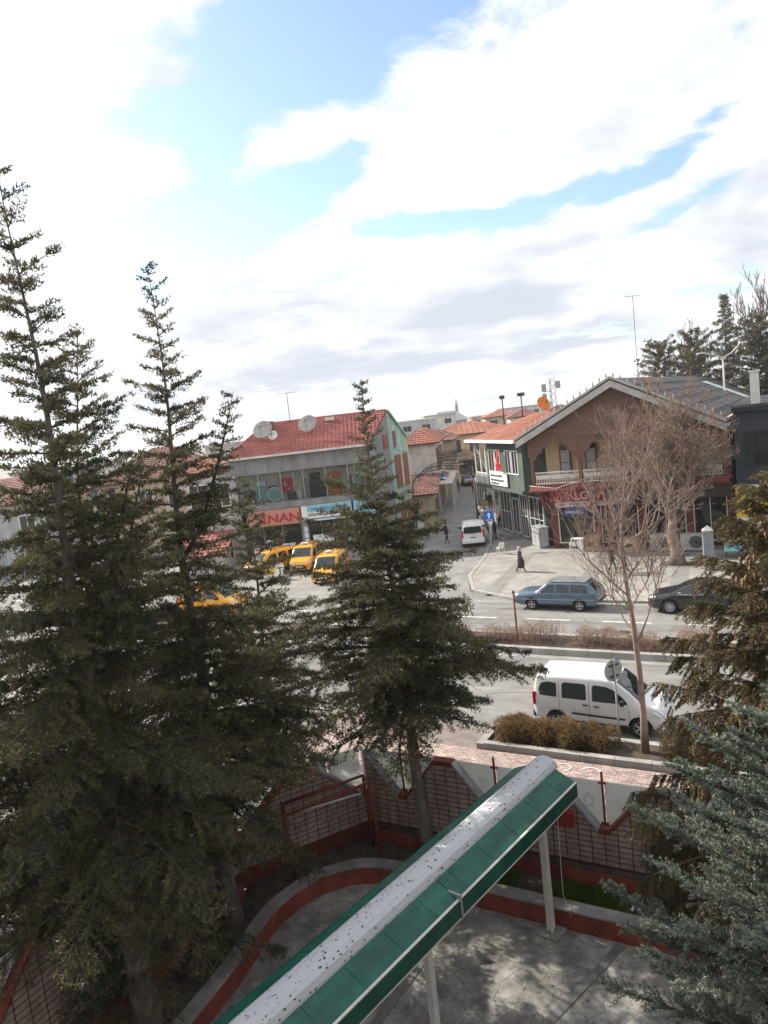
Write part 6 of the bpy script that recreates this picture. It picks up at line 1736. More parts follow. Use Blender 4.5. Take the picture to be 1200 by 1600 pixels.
# ================================================================ PEOPLE
MT['skin'] = mat('skin', (.42, .25, .18), .6, .05)
def person(label, loc, rotz, coat, legs, height=1.72, stride=.25, hair=(.03, .022, .018), scarf=None, skirt=None, arm=.15, group=None, held=None):
    t = thing('person', label, 'person', loc, rotz, group)
    k = height / 1.72
    J = {'pelvis': (0, 0, .95), 'waist': (.0, 0, 1.10), 'chest': (.01, 0, 1.32), 'neck': (.02, 0, 1.48), 'head': (.035, 0, 1.60), 'crown': (.03, 0, 1.69),
         'shL': (.0, .17, 1.42), 'elL': (-arm * .4, .23, 1.16), 'wrL': (arm * .3, .22, .93), 'haL': (arm * .5 + .02, .21, .85),
         'shR': (.0, -.17, 1.42), 'elR': (arm * .2, -.23, 1.16), 'wrR': (arm * .9 + .08, -.20, .96), 'haR': (arm + .12, -.18, .90),
         'hiL': (0, .09, .92), 'knL': (stride * .55, .10, .50), 'anL': (stride * .75, .10, .09), 'toL': (stride * .75 + .14, .11, .035),
         'hiR': (0, -.09, .92), 'knR': (-stride * .25, -.10, .50), 'anR': (-stride * .95, -.10, .12), 'toR': (-stride * .95 + .13, -.11, .04)}
    Rd = {'pelvis': .145, 'waist': .135, 'chest': .155, 'neck': .055, 'head': .098, 'crown': .075, 'shL': .075, 'elL': .05, 'wrL': .036, 'haL': .040, 'shR': .075, 'elR': .05, 'wrR': .036, 'haR': .040, 'hiL': .095, 'knL': .065, 'anL': .045, 'toL': .038, 'hiR': .095, 'knR': .065, 'anR': .045, 'toR': .038}
    E = [('pelvis', 'waist'), ('waist', 'chest'), ('chest', 'neck'), ('neck', 'head'), ('head', 'crown'), ('chest', 'shL'), ('shL', 'elL'), ('elL', 'wrL'), ('wrL', 'haL'), ('chest', 'shR'), ('shR', 'elR'), ('elR', 'wrR'), ('wrR', 'haR'),
         ('pelvis', 'hiL'), ('hiL', 'knL'), ('knL', 'anL'), ('anL', 'toL'), ('pelvis', 'hiR'), ('hiR', 'knR'), ('knR', 'anR'), ('anR', 'toR')]
    nm = list(J); me = bpy.data.meshes.new('body'); me.from_pydata([tuple(c * k for c in J[n]) for n in nm], [(nm.index(a), nm.index(b)) for a, b in E], [])
    o = link('body', me)
    md = o.modifiers.new('s', 'SKIN'); sub = o.modifiers.new('d', 'SUBSURF'); sub.levels = 2; sub.render_levels = 2
    sv = me.skin_vertices[0].data if me.skin_vertices else None
    if sv is None:
        bm = bmesh.new(); bm.from_mesh(me); bm.verts.layers.skin.verify(); bm.to_mesh(me); bm.free(); sv = me.skin_vertices[0].data
    for i, n in enumerate(nm): sv[i].radius = (Rd[n] * k, Rd[n] * k); sv[i].use_root = (n == 'pelvis')
    dg = bpy.context.evaluated_depsgraph_get(); me2 = bpy.data.meshes.new_from_object(o.evaluated_get(dg)); me2.name = 'body'
    o.modifiers.clear(); o.data = me2; o.parent = t
    for mm in (coat, legs, MT['skin'], MT['black']): me2.materials.append(mm)
    mi = []
    for p in me2.polygons:
        x, y, z = [c / k for c in p.center]
        if z > 1.49: q = 2
        elif z < .10: q = 3
        elif z < .90 and abs(y) < .165: q = 1
        elif abs(y) > .15 and z < .93: q = 2
        else: q = 0
        mi.append(q)
    me2.polygons.foreach_set('material_index', mi); me2.polygons.foreach_set('use_smooth', [True] * len(mi)); me2.update()
    hm = MB(); hx, hz = .02 * k, 1.625 * k
    if scarf: hm.lathe([(0, .135), (.07, .115), (.115, .05), (.122, -.02), (.115, -.10), (.15, -.19), (.155, -.24)], lambda a, b, h: (hx - .018 + a, b, hz + h * k), 14)
    else: hm.lathe([(0, .125), (.065, .108), (.106, .05), (.112, .0), (.10, -.03)], lambda a, b, h: (hx - .012 + a, b, hz + h * k), 14)
    hm.build('headscarf' if scarf else 'hair', scarf or mat('hair', hair, .8, .1), t)
    fc = MB(); fx = .13 * k
    fc.box((fx - .02, -.014, hz - .05), (fx + .018, .014, hz - .01)); fc.build('nose', MT['skin'], t, .006)
    m = MB()
    for sg in (1, -1): m.box((fx - .012, sg * .022, hz + .003), (fx + .004, sg * .046, hz + .018))
    m.build('eyes', MT['black'], t); MB().box((fx - .015, -.024, hz - .078), (fx + .004, .024, hz - .066)).build('mouth', mat('lips', (.30, .10, .09), .6, 0), t)
    # jacket hem follows the body
    cm = MB(); cm.lathe([(.155, 1.36), (.172, 1.20), (.165, 1.08), (.178, .95), (.185, .80), (.178, .80), (.15, .9)], lambda a, b, h: (a * .82 + .004, b * 1.12, h * k), 16); cm.build('jacket', coat, t)
    if skirt:
        sk = MB(); sk.lathe([(.15, 1.02), (.185, .9), (.205, .6), (.235, .30), (.22, .29)], lambda a, b, h: (a * .95 + .02, b, h * k), 18); sk.build('skirt', skirt, t)
    for sg, hn in ((1, 'haL'), (-1, 'haR')):       # fingers
        hp = Vector(J[hn]) * k
        for q in range(4): MB().tube([hp + Vector((-.022 + q * .015, 0, -.02)), hp + Vector((-.02 + q * .016, -sg * .006, -.065)), hp + Vector((-.012 + q * .015, -sg * .02, -.095 + .008 * abs(q - 1.5)))], [.009, .008, .006], 5).build('finger', MT['skin'], t)
        MB().tube([hp + Vector((.028, 0, .0)), hp + Vector((.05, -sg * .008, -.04))], [.010, .007], 5).build('thumb', MT['skin'], t)
    if held:
        hp = Vector(J['haL']) * k
        MB().box((hp.x - .12, hp.y - .05, hp.z - .42), (hp.x + .14, hp.y + .06, hp.z - .10)).build('shopping_bag', held, t, .02); 
    return t
cl = lambda n, c: mat(n, c, .85, .15, 6)
person('woman in dark coat, long skirt and pale headscarf crossing the plaza', (-15.8, 43.7, .125), 0.15, cl('coat_grey_dark', (.075, .075, .085)), cl('stockings', (.03, .025, .025)), 1.60, .30, held=cl('bag_brown', (.10, .06, .045)), scarf=cl('scarf_lilac', (.46, .34, .38)), skirt=cl('skirt_dark', (.045, .032, .034)))
person('man in black jacket walking up the shaded side street', (-25.6, 54.0, .01), YAW + .25, cl('jacket_black', (.02, .02, .022)), cl('trousers_black', (.022, .022, .026)), 1.76, .2)
w = c2w(11.1, 76.4); person('man in dark clothes walking away on the right of the street', (w[0], w[1], .125), YAW + math.pi / 2, cl('jacket_navy', (.025, .027, .034)), cl('trousers_navy', (.025, .026, .032)), 1.78, .12)
person('dark clad pedestrian behind the bare young tree, left of the pair', (-10.0, 43.1, .125), 0.1, cl('coat_dark', (.03, .028, .03)), cl('trousers_dark', (.03, .03, .034)), 1.72, .28)
person('dark clad pedestrian behind the bare young tree, right of the pair', (-9.45, 43.6, .125), 0.1, cl('coat_maroon', (.06, .032, .034)), cl('trousers_grey', (.04, .038, .04)), 1.66, .26)
w = c2w(12.3, 79.5); person('shopper in grey holding a bag outside the green building', (w[0], w[1], .125), YAW - 1.9, cl('coat_grey', (.10, .095, .09)), cl('trousers_brown', (.05, .04, .035)), 1.66, .1, held=cl('bag_white', (.6, .6, .58)))
w = c2w(8.6, 58.2); person('person in black beside the open door of the street van', (w[0], w[1], .125), YAW + 2.6, cl('jacket_dark', (.018, .018, .02)), cl('jeans', (.06, .06, .07)), 1.70, .08)

# ================================================================ STREET FURNITURE AND SMALL THINGS
rs = thing('round_road_sign', 'round sign on a grey pole at the hedge, seen from behind', 'sign', (-5.06, 21.1, .14))
MB().tube([(0, 0, 0), (0, 0, 2.72)], .030, 10).build('pole', MT['greymetal'], rs)
sn = Vector((.83, -.56, 0)).normalized()
m = MB()
sq = Vector((-sn.y, sn.x, 0)); ctr = Vector((0, 0, 2.40)) - sn * .04
rim_ = [ctr + (sq * math.cos(a) + Vector((0, 0, 1)) * math.sin(a)) * .34 for a in [2 * math.pi * k / 28 for k in range(28)]]
m.add([p for p in rim_] + [p - sn * .018 for p in rim_], [tuple(range(28)), tuple(range(28, 56))[::-1]] + [(i, (i + 1) % 28, 28 + (i + 1) % 28, 28 + i) for i in range(28)]); m.build('disc', MT['greymetal'], rs)
m = MB()
for zc in (2.22, 2.55): m.bar(ctr + sn * .02 - sq * .18 + Vector((0, 0, zc - 2.4)), ctr + sn * .02 + sq * .18 + Vector((0, 0, zc - 2.4)), .03, .04)
m.build('bracket', MT['iron'], rs)
ow = thing('one_way_sign', 'blue square sign with a white upward arrow beside the street van', 'sign', (-20.1, 49.9, .12), YAW - .05)
MB().tube([(0, 0, 0), (0, 0, 3.0)], .035, 8).build('pole', MT['greymetal'], ow)
bp = MB().box((-.36, -.075, 2.30), (.36, -.045, 3.04)).build('plate', MT['roadblue'], ow)
m = MB(); m.box((-.06, -.085, 2.52), (.06, -.0765, 2.78)); m.add([(-.16, -.082, 2.74), (.16, -.082, 2.74), (0, -.082, 2.94)], [(0, 1, 2)]); m.build('arrow', MT['white'], bp)
m = MB()
for k in range(6): m.box((-.22 + k * .075, -.082, 2.37), (-.17 + k * .075, -.0765, 2.43))
m.build('legend', MT['white'], bp)
# thin rusty post on the median
mp = thing('rusty_post', 'thin rusty post standing on the median before the blue estate car', 'post', (-11.4, 30.3, .15))
MB().tube([(0, 0, 0), (0, 0, 2.2)], .045, 8).build('shaft', mat('rust', (.16, .065, .04), .85, .3, 6), mp); MB().lathe([(.07, 2.2), (.07, 2.28), (.0, 2.30)], lambda a, b, h: (a, b, h), 8).build('cap', MT['iron'], mp)
# utility cabinet by the shop corner
uc = thing('utility_cabinet', 'grey street cabinet at the corner of the gabled shop', 'cabinet', (-16.95, 51.6, .12), math.atan2(-.759, .651))
MB().box((-.7, -.35, .08), (.7, .35, 1.45)).build('body', MT['greymetal'], uc, .02); MB().box((-.76, -.40, 1.46), (.76, .40, 1.54)).build('lid', MT['greymetal'], uc, .01); MB().box((-.62, -.36, 0), (.62, .36, .075)).build('base', MT['concrete'], uc)
for x in (-.66, .02): d_ = MB().box((x, -.372, .14), (x + .64, -.353, 1.40)).build('door', MT['greymetal'], uc, .004); MB().box((x + .55, -.39, .7), (x + .58, -.373, .85)).build('handle', MT['dark'], d_)
# white plastic chair
ch = thing('plastic_chair', 'white plastic chair standing alone on the shaded pavement', 'chair', (-19.2, 49.3, .125), 2.3)
MB().box((-.22, -.22, .42), (.22, .22, .45)).build('seat', MT['white'], ch, .01)
m = MB(); m.bar((-.21, 0, .45), (-.30, 0, .85), .42, .03); m.build('backrest', MT['white'], ch, .005)
for a in (-.2, .2):
    for b in (-.2, .2): MB().tube([(a, b, .42), (a * 1.15, b * 1.15, 0)], .02, 6).build('leg', MT['white'], ch)
MT['accase'] = mat('ac_case', (.40, .385, .36), .6, .2, 3)
# goods outside the gabled shop
def crate(name, label, loc, size, m, cat='box', rz=0.0, group=None, flap=True):
    t = thing(name, label, cat, loc, rz, group); x, y, z = [s / 2 for s in size]
    MB().box((-x, -y, 0), (x, y, size[2])).build('box', m, t, .012)
    MB().box((-.03, -y - .004, .02), (.03, -y - .001, size[2] - .02)).box((-.03, -y, size[2] + .001), (.03, y, size[2] + .004)).build('tape', MT['offwhite'], t)
    MB().box((-x * .7, -y - .005, size[2] * .35), (x * .3 - .08, -y - .002, size[2] * .6)).build('label_print', MT['dark'], t)
    return t
crate('appliance_box', 'white wrapped appliance beside the shop window', (-13.9, 50.2, .12), (1.0, .6, .55), MT['white'], 'box', .06)
crate('appliance_box', 'white wrapped appliance lying on the lower one by the shop', (-13.85, 50.2, .675), (.9, .55, .3), MT['white'], 'box', -.05)
crate('cardboard_box', 'tall brown cardboard box left of the trees by the shop', (-12.75, 49.9, .12), (.85, .7, 1.15), MT['carton'], 'box', .1)
crate('cardboard_box', 'tan cardboard box before the middle shop window', (-10.1, 49.5, .12), (.9, .65, 1.0), mat('cardboard_tan', (.45, .34, .21), .85, .12, 3), 'box', -.05)
for i, (x, lb) in enumerate(((-8.2, 'white air conditioner unit left of the plaza tree trunk'), (-6.35, 'white air conditioner unit right of the plaza tree trunk'))):
    t = thing('air_conditioner', lb, 'air conditioner', (x, 49.6, .12), 0, 'air conditioner units outside the gabled shop')
    MB().box((-.72, -.28, .08), (.72, .28, 1.15)).build('casing', MT['accase'], t, .02); MB().box((-.6, -.25, 0), (-.45, .25, .078)).box((.45, -.25, 0), (.6, .25, .078)).build('feet', MT['dark'], t)
    m = MB(); m.disc((.22, -.285, .62), .42, (0, -1, 0), 24); g_ = m.build('fan_opening', MT['dark'], t)
    m = MB()
    for r_ in (.14, .25, .36, .43): 
        pts = [(.22 + r_ * math.cos(a), -.296, .62 + r_ * math.sin(a)) for a in [2 * math.pi * k / 20 for k in range(21)]]
        for p, q in zip(pts[:-1], pts[1:]): m.bar(p, q, .012, .012)
    m.build('grille', MT['offwhite'], g_)['kind'] = 'stuff'
MT['postgrey'] = mat('post_grey', (.20, .21, .225), .6, .2, 3)
ks = thing('bus_stop_post', 'grey square ticket pillar with pale cap behind the olive spruce', 'pillar', (-4.9, 44.4, .12), .2)
MB().box((-.28, -.28, 0), (.28, .28, 2.25)).build('shaft', MT['postgrey'], ks, .02)
m = MB(); m.add([(-.30, -.30, 2.26), (.30, -.30, 2.26), (.30, .30, 2.26), (-.30, .30, 2.26), (0, 0, 2.55)], [(0, 1, 4), (1, 2, 4), (2, 3, 4), (3, 0, 4), (3, 2, 1, 0)]); m.build('cap', MT['offwhite'], ks)
st_ = thing('fruit_stall', 'low display stall with pale blue cloth outside the dark shop', 'stall', (-2.9, 47.8, .12), .1)
MB().box((-1.5, -.5, .95), (1.5, .5, 1.02)).build('counter', MT['offwhite'], st_); MB().box((-1.5, -.52, .45), (1.5, -.505, .94)).build('cloth', MT['cyan'], st_)
for a in (-1.4, 1.4):
    for b in (-.42, .42): MB().box((a - .03, b - .03, 0), (a + .03, b + .03, .949)).build('leg', MT['iron'], st_)
# taxi rank board
tb = thing('taxi_board', 'white letter board standing before the leftmost taxi', 'sign', (c2w(-8.4, 52.6)[0], c2w(-8.4, 52.6)[1], .004), YAW)
MB().box((-.75, -.02, .25), (.75, .02, 1.15)).build('panel', MT['white'], tb, .005); text('T', .7, MT['black'], tb, (.25, -.03, .42), 0, .004)
for a in (-.7, .7): MB().box((a - .03, .021, 0), (a + .03, .06, 1.15)).build('leg', MT['greymetal'], tb)
MB().box((-.6, -.028, .45), (.1, -.021, .85)).build('panel_print', MT['signyellow'], tb)
# iron hoops spanning the side street
hg = 'iron hoops over the side street'
hoop_lab = ['nearest iron hoop arching over the side street', 'second iron hoop over the side street', 'third iron hoop over the side street', 'fourth iron hoop over the side street', 'farthest iron hoop over the side street']
for i, y in enumerate((68, 74.5, 81, 87.5, 94)):
    xl, xr = 2.6 + (y - 66) * .15, 8.95 + (y - 70) * .17
    w0 = c2w(xl, y)
    t = thing('street_hoop', hoop_lab[i], 'arch', (w0[0], w0[1], .0), YAW, hg)
    span = xr - xl
    for x in (0, span): MB().tube([(x, 0, 0), (x, 0, 4.2)], .06, 7).build('post', MT['iron'], t)
    for dy, hh in ((-.0, 1.6), (.5, 1.3)):
        arc = [(span / 2 - span / 2 * math.cos(a), dy, 4.2 + hh * math.sin(a)) for a in [math.pi * k / 18 for k in range(19)]]
        MB().tube(arc, .045, 6).build('arch_tube', MT['iron'], t)
    mb = MB()
    for k in range(2, 17, 2):
        a = math.pi * k / 18
        mb.tube([(span / 2 - span / 2 * math.cos(a), 0, 4.2 + 1.6 * math.sin(a)), (span / 2 - span / 2 * math.cos(a), .5, 4.2 + 1.3 * math.sin(a))], .03, 5)
    g2 = np.random.default_rng(200 + i)
    for k in range(26):      # dry climbers tangled on the hoop
        a = g2.uniform(.1, 3.0); p = Vector((span / 2 - span / 2 * math.cos(a), g2.uniform(0, .5), 4.1 + 1.5 * math.sin(a)))
        mb.tube([p, p + Vector((g2.normal(0, .4), g2.normal(0, .2), g2.normal(0, .35))), p + Vector((g2.normal(0, .7), g2.normal(0, .3), g2.normal(-.1, .5)))], .014, 4)
    mb.build('cross_bars', MT['iron'], t)
# bollards
bg_ = 'dark bollards along the side street'
bme = MB().lathe([(.09, 0), (.09, .06), (.055, .10), (.055, .62), (.08, .66), (.08, .72), (.03, .82), (0, .83)], lambda a, b, h: (a, b, h), 10).mesh('bollard', MT['iron'])
capme = MB().lathe([(.083, .60), (.086, .63), (.086, .66), (.083, .69)], lambda a, b, h: (a, b, h), 10).mesh('band', MT['offwhite'])
k_ = 0
ordn = ['nearest', 'second', 'third', 'fourth', 'fifth', 'sixth', 'seventh', 'eighth', 'ninth', 'tenth', 'eleventh', 'twelfth']
for side, n_ in (('left', 12), ('right', 6)):
    for i in range(n_):
        y = (69 + i * 2.3) if side == 'left' else (62.5 + i * 1.5)
        x = 3.75 + (y - 67.4) * .165 if side == 'left' else 8.35 + (y - 58) * .085
        w0 = c2w(x, y); t = thing('bollard', '%s dark bollard on the %s side of the side street' % (ordn[i], side), 'bollard', (w0[0], w0[1], .005), 0, bg_)
        link('post', bme, t); link('band', capme, t)
# street lamp post among the hoops
lp = thing('street_lamp', 'slender dark lamp post at the right of the side street', 'lamp', (c2w(8.95, 70.9)[0], c2w(8.95, 70.9)[1], .1), YAW)
MB().tube([(0, 0, 0), (0, 0, 5.2)], [.08, .05], 8).build('pole', MT['iron'], lp); MB().tube([(0, 0, 5.1), (-.3, 0, 5.4), (-.9, 0, 5.45)], .035, 6).build('arm', MT['iron'], lp); MB().box((-1.2, -.1, 5.40), (-.85, .1, 5.50)).build('lamp_head', MT['greymetal'], lp)
# parked motorbikes by the green building
def motorbike(label, x, y, rz, z=.125):
    w0 = c2w(x, y); t = thing('motorbike', label, 'motorbike', (w0[0], w0[1], z), YAW + rz, 'motorbikes parked in the side street')
    for wx in (-.62, .62):
        e = MB().lathe([(.20, -.04), (.29, -.05), (.30, 0), (.29, .05), (.20, .04)], lambda a, b, h, wx=wx: (wx + a, h, .30 + b), 18).build('wheel', MT['tyre'], t)
        MB().lathe([(.20, -.02), (.21, 0), (.20, .02), (.02, .03), (.02, -.03), (.20, -.02)], lambda a, b, h, wx=wx: (wx + a, h, .30 + b), 12).build('rim', MT['rim'], e)
    MB().tube([(-.6, 0, .34), (-.3, 0, .55), (.25, 0, .60), (.48, 0, .80)], .05, 7).build('frame', MT['dark'], t); MB().box((-.18, -.14, .25), (.22, .14, .55)).build('engine', MT['greymetal'], t, .03)
    MB().tube([(-.15, 0, .78), (.1, 0, .86), (.35, 0, .80)], [.10, .15, .09], 10).build('tank', MT['letterred'] if rz > 1.3 else MT['navy'], t); MB().tube([(-.75, 0, .80), (-.35, 0, .76), (-.1, 0, .78)], [.08, .12, .09], 8).build('seat', MT['black'], t)
    MB().tube([(.62, 0, .30), (.42, 0, .98)], .03, 6).build('fork', MT['steel'], t); MB().tube([(.32, -.32, 1.02), (.42, 0, 1.0), (.32, .32, 1.02)], .018, 6).build('handlebar', MT['dark'], t); MB().lathe([(0, .08), (.08, .06), (.09, -.03), (0, -.05)], lambda a, b, h: (.52 + h, a, .86 + b), 10).build('headlamp', MT['lamp'], t)
for i, (x, y, rz, lb) in enumerate(((10.0, 64.2, 1.1, 'motorbike nearest the corner of the green building'), (10.25, 65.4, 1.25, 'second motorbike by the green building'), (10.45, 66.6, 1.35, 'third motorbike by the green building'), (10.6, 67.7, 1.2, 'farthest motorbike by the green building'))): motorbike(lb, x, y, rz)
w0 = c2w(9.6, 72.5); t = thing('delivery_scooter', 'pale scooter standing beyond the lamp post', 'scooter', (w0[0], w0[1], .125), YAW + 1.9)
for wx in (-.55, .6): MB().lathe([(.12, -.05), (.21, -.05), (.22, 0), (.21, .05), (.12, .05)], lambda a, b, h, wx=wx: (wx + a, h, .22 + b), 14).build('wheel', MT['tyre'], t)
MB().tube([(-.75, 0, .55), (-.4, 0, .58), (-.1, 0, .36), (.35, 0, .33), (.5, 0, .75), (.42, 0, 1.0)], [.10, .16, .12, .10, .14, .05], 8).build('body', MT['offwhite'], t); MB().tube([(-.7, 0, .74), (-.15, 0, .72)], .11, 8).build('seat', MT['black'], t); MB().tube([(.36, -.3, 1.05), (.42, 0, 1.0), (.36, .3, 1.05)], .018, 6).build('handlebar', MT['dark'], t)
# white pedestal, waste bin and board on the left pavement
w0 = c2w(3.3, 69.6); t = thing('white_pedestal', 'small white display stand on the left of the street', 'stand', (w0[0], w0[1], 0), YAW)
MB().box((-.35, -.3, .0), (.35, .3, 1.0)).build('cabinet', MT['white'], t, .02); MB().box((-.4, -.35, 1.001), (.4, .35, 1.05)).build('top', MT['offwhite'], t)
w0 = c2w(2.4, 68.4); t = thing('waste_bin', 'dark round bin on the left of the street', 'bin', (w0[0], w0[1], 0), YAW); MB().lathe([(.28, 0), (.34, .8), (.36, .82), (.36, .88), (.1, 1.02), (0, 1.03)], lambda a, b, h: (a, b, h), 14).build('drum', MT['navy'], t); MB().lathe([(.362, .84), (.37, .85), (.362, .86)], lambda a, b, h: (a, b, h), 14).build('rim', MT['iron'], t)
w0 = c2w(5.0, 79.2); t = thing('menu_board', 'yellow and grey menu board on the left pavement', 'sign', (w0[0], w0[1], 0), YAW); MB().box((-.45, -.03, .2), (.45, .03, 1.5)).build('panel', MT['greymetal'], t); MB().box((-.38, -.04, .3), (.38, -.031, .8)).build('print', MT['signyellow'], t)
for a in (-.4, .4): MB().box((a - .02, .031, 0), (a + .02, .07, 1.5)).build('leg', MT['iron'], t)
# parked dark car at the far end of the street
w0 = c2w(12.4, 106); t = thing('far_car', 'small dark car at the far end of the side street', 'car', (w0[0], w0[1], .006), YAW - math.pi / 2)
c = Car(4.1, 1.7, [(-2.05, .8), (-1.9, 1.1), (-1.5, 1.4), (.2, 1.45), (.9, 1.0), (1.9, .85), (2.05, .5)], [(-2.05, .9), (2.05, .6)], [(-2.05, .9), (0, 1), (2.05, .8)], [(-2.05, .8), (1, .8)], .22)
c.build_body(MT['sedan_black'], t, (-1.25, 1.25), .3); c.top_patch('windscreen', .25, .86, MT['carglass'], t)
for wx in (-1.25, 1.25):
    for sg in (1, -1): wheel(t, wx, sg * .72, .3, sg)
for sg in (1, -1): MB().box((2.0, sg * .5, .6), (2.08, sg * .75, .72)).build('headlamp', MT['lamp'], t, .01)
# rooftop things on the right
dish('orange satellite dish behind the gabled roof', (c2w(15.9, 70)[0], c2w(15.9, 70)[1], 9.1), 1.25, .70, YAW + .4, MT['orange'], None, .35)
tw = thing('radio_mast', 'lattice mast with panel antennas behind the gabled roof', 'mast', (c2w(26.6, 110)[0], c2w(26.6, 110)[1], 0), YAW)
m = MB()
for a, b in ((-.5, -.5), (.5, -.5), (0, .5)): m.tube([(a, b, 0), (a * .8, b * .8, 14.0)], .07, 5)
m.build('legs', MT['greymetal'], tw)
m = MB()
for k in range(12):
    z = 2 + k; m.bar((-.48, -.48, z), (.48, -.48, z + 1), .06, .06); m.bar((.48, -.48, z), (0, .48, z + 1), .06, .06); m.bar((0, .48, z), (-.48, -.48, z + 1), .06, .06)
m.build('bracing', MT['greymetal'], tw)
for x, z in ((-1.2, 12.6), (-1.2, 11.2), (.9, 12.9)): MB().box((x - .35, -.35, z - .55), (x + .35, -.15, z + .55)).build('panel_antenna', MT['greymetal'], tw, .03); 
MB().bar((-1.2, -.1, 11.0), (-1.2, -.1, 13.2), .1, .1).bar((-1.2, -.1, 12), (0, -.1, 12), .08, .08).bar((.9, -.1, 12.9), (0, -.1, 12.9), .08, .08).build('antenna_arm', MT['greymetal'], tw)
def roof_pole(label, x, y, z0, z1, top): 
    t = thing('roof_pole', label, 'pole', (c2w(x, y)[0], c2w(x, y)[1], z0)); MB().tube([(0, 0, 0), (0, 0, z1 - z0)], .07, 6).build('pole', MT['iron'], t); MB().box((-top, -top, z1 - z0), (top, top, z1 - z0 + .35)).build('lamp_head', MT['iron'], t, .05)
roof_pole('dark lamp pole rising over the maroon roof', 12.9, 74, 7.8, 11.3, .22); roof_pole('round headed pole right of the first over the maroon roof', 15.2, 76, 8.3, 11.4, .32)
tv_mast('tall thin aerial pole above the dark gabled roof', (c2w(28.7, 80)[0], c2w(28.7, 80)[1], 6), 14.6, YAW + .2, 'tall_aerial')
dl_ = thing('double_street_lamp', 'white double armed street lamp over the dark roof at right', 'lamp', (c2w(35.5, 75)[0], c2w(35.5, 75)[1], 0), YAW)
MB().tube([(0, 0, 0), (0, 0, 13.0)], [.14, .09], 8).build('pole', MT['offwhite'], dl_)
for sg in (-1, 1): MB().tube([(0, 0, 12.9), (sg * .9, 0, 13.3), (sg * 1.9, 0, 13.55 if sg < 0 else 14.2)], .06, 6).build('arm', MT['offwhite'], dl_); MB().box((sg * 1.7, -.15, 13.5 if sg < 0 else 14.1), (sg * 2.5, .15, 13.66 if sg < 0 else 14.3)).build('lamp_head', MT['offwhite'], dl_, .04)
# trees behind the right roofs
def back_conifer(label, x, y, h, r, seed, power=.75):
    w0 = c2w(x, y); conifer('background_conifer', label, (w0[0], w0[1], 0), h, h * .15, r, seed, 'spruce', power, .15, (0, 0), 'conifers behind the dark roofs', (), .45, None, None, 5)
MT_sp = MT['spruce']; MT['spruce'] = foliage_mat('pine_needles', (.045, .050, .034), (.115, .115, .072), .25, .7, (.17, .145, .08))
_n0 = needles
def needles(C, AX, k, ln, wd, spread, g, jit=.02, lnvar=.35): return _n0(C, AX, k, ln * 3.6, wd * 5.0, spread, g, jit * 7, lnvar)
for a in ((34.6, 89, 15.8, 4.2, 301, .30, 'rounded dark pine left of the double lamp'), (40.5, 93, 16.4, 5.0, 302, .30, 'yellowish pine behind the double lamp'), (46.5, 89, 17.4, 5.6, 303, .30, 'spreading dark conifer at the right edge over the roof'), (48.4, 101, 22.0, 3.8, 304, .8, 'tallest grey pointed conifer behind the dark roof'), (52, 90, 18, 5.6, 305, .30, 'conifer cut by the right picture edge over the roof')):
    back_conifer(a[6], a[0], a[1], a[2], a[3], a[4], a[5])
needles = _n0; MT['spruce'] = MT_sp
for i, (x, y, h, lb) in enumerate(((42.0, 98, 9.0, 'bare tree between the pines over the dark roof'), (50.5, 95, 11.5, 'tall bare tree at the upper right edge'), (27.5, 84, 4.8, 'bare tree top peeping over the left roof ridge'))):
    w0 = c2w(x, y)
    bare_tree('background_bare_tree', lb, (w0[0], w0[1], 0), [(0, 0, 0), (.1, 0, h * .5), (0, 0, h), (.1, .1, h * 1.35)], .3, 400 + i, 4, (8, 6, 5, 3), (h * .55, h * .3, h * .16, h * .08), .5, .45, 'twig', None, .4, 'bare trees behind the roofs', .03)

# ---------------------------------------------------------------- road repairs, covers and overhead wires
rp = MB()
for x0, y0, w_, d_ in ((-13.5, 25.2, 2.6, 1.3), (-3.4, 26.6, 3.8, .9), (-9.2, 32.2, 1.6, .8), (-16.5, 33.0, 3.0, 1.2), (-2.0, 32.6, 2.2, .7), (-23, 26, 4, 1.1)):
    rp.box((x0, y0, .002), (x0 + w_, y0 + d_, .0055))
structure(rp.build('road_patch', mat('patch_asphalt', (.165, .162, .158), .9, .2, 2, .3, 50)))
ck = MB(); rk = random.Random(9)
for k in range(16):
    x, y = rk.uniform(-22, 2), rk.choice((rk.uniform(22.5, 28.5), rk.uniform(31.8, 36.8))); a = rk.uniform(0, 6.28)
    for j in range(rk.randint(5, 12)):
        a += rk.uniform(-.7, .7); x2, y2 = x + .35 * math.cos(a), y + .22 * math.sin(a)
        if 21.9 < y2 < 28.6 or 31.6 < y2 < 37.2: ck.bar((x, y, .0035), (x2, y2, .0035), .022, .003)
        x, y = x2, y2
structure(ck.build('road_crack', mat('crack', (.07, .068, .065), .95, .1, 5)))
for (x, y, lb) in ((-10.6, 26.8, 'round iron manhole cover in the near lane'), (-7.3, 32.6, 'round iron manhole cover in the far lane')):
    t = thing('manhole_cover', lb, 'manhole', (x, y, .0))
    MB().lathe([(.36, .002), (.36, .009), (.30, .009), (.30, .006)], lambda a, b, h: (a, b, h), 24).build('ring', MT['concrete'], t); MB().lathe([(.295, .003), (.295, .008), (.0, .008)], lambda a, b, h: (a, b, h), 24).build('lid', MT['iron'], t)
def wire(label, p, q, sag=.6):
    p, q = Vector(p), Vector(q); pts = [p.lerp(q, k / 14) - Vector((0, 0, sag * 4 * (k / 14) * (1 - k / 14))) for k in range(15)]
    o = MB().tube(pts, .014, 4).build('overhead_wire', MT['iron']); tag(o, label, 'wire', 'overhead wires')
a_ = c2w(1.2, 62); wire('thin wire sagging from the mint gable to the green building', (a_[0], a_[1], 8.2), (-20.5, 53.6, 7.6), .7)
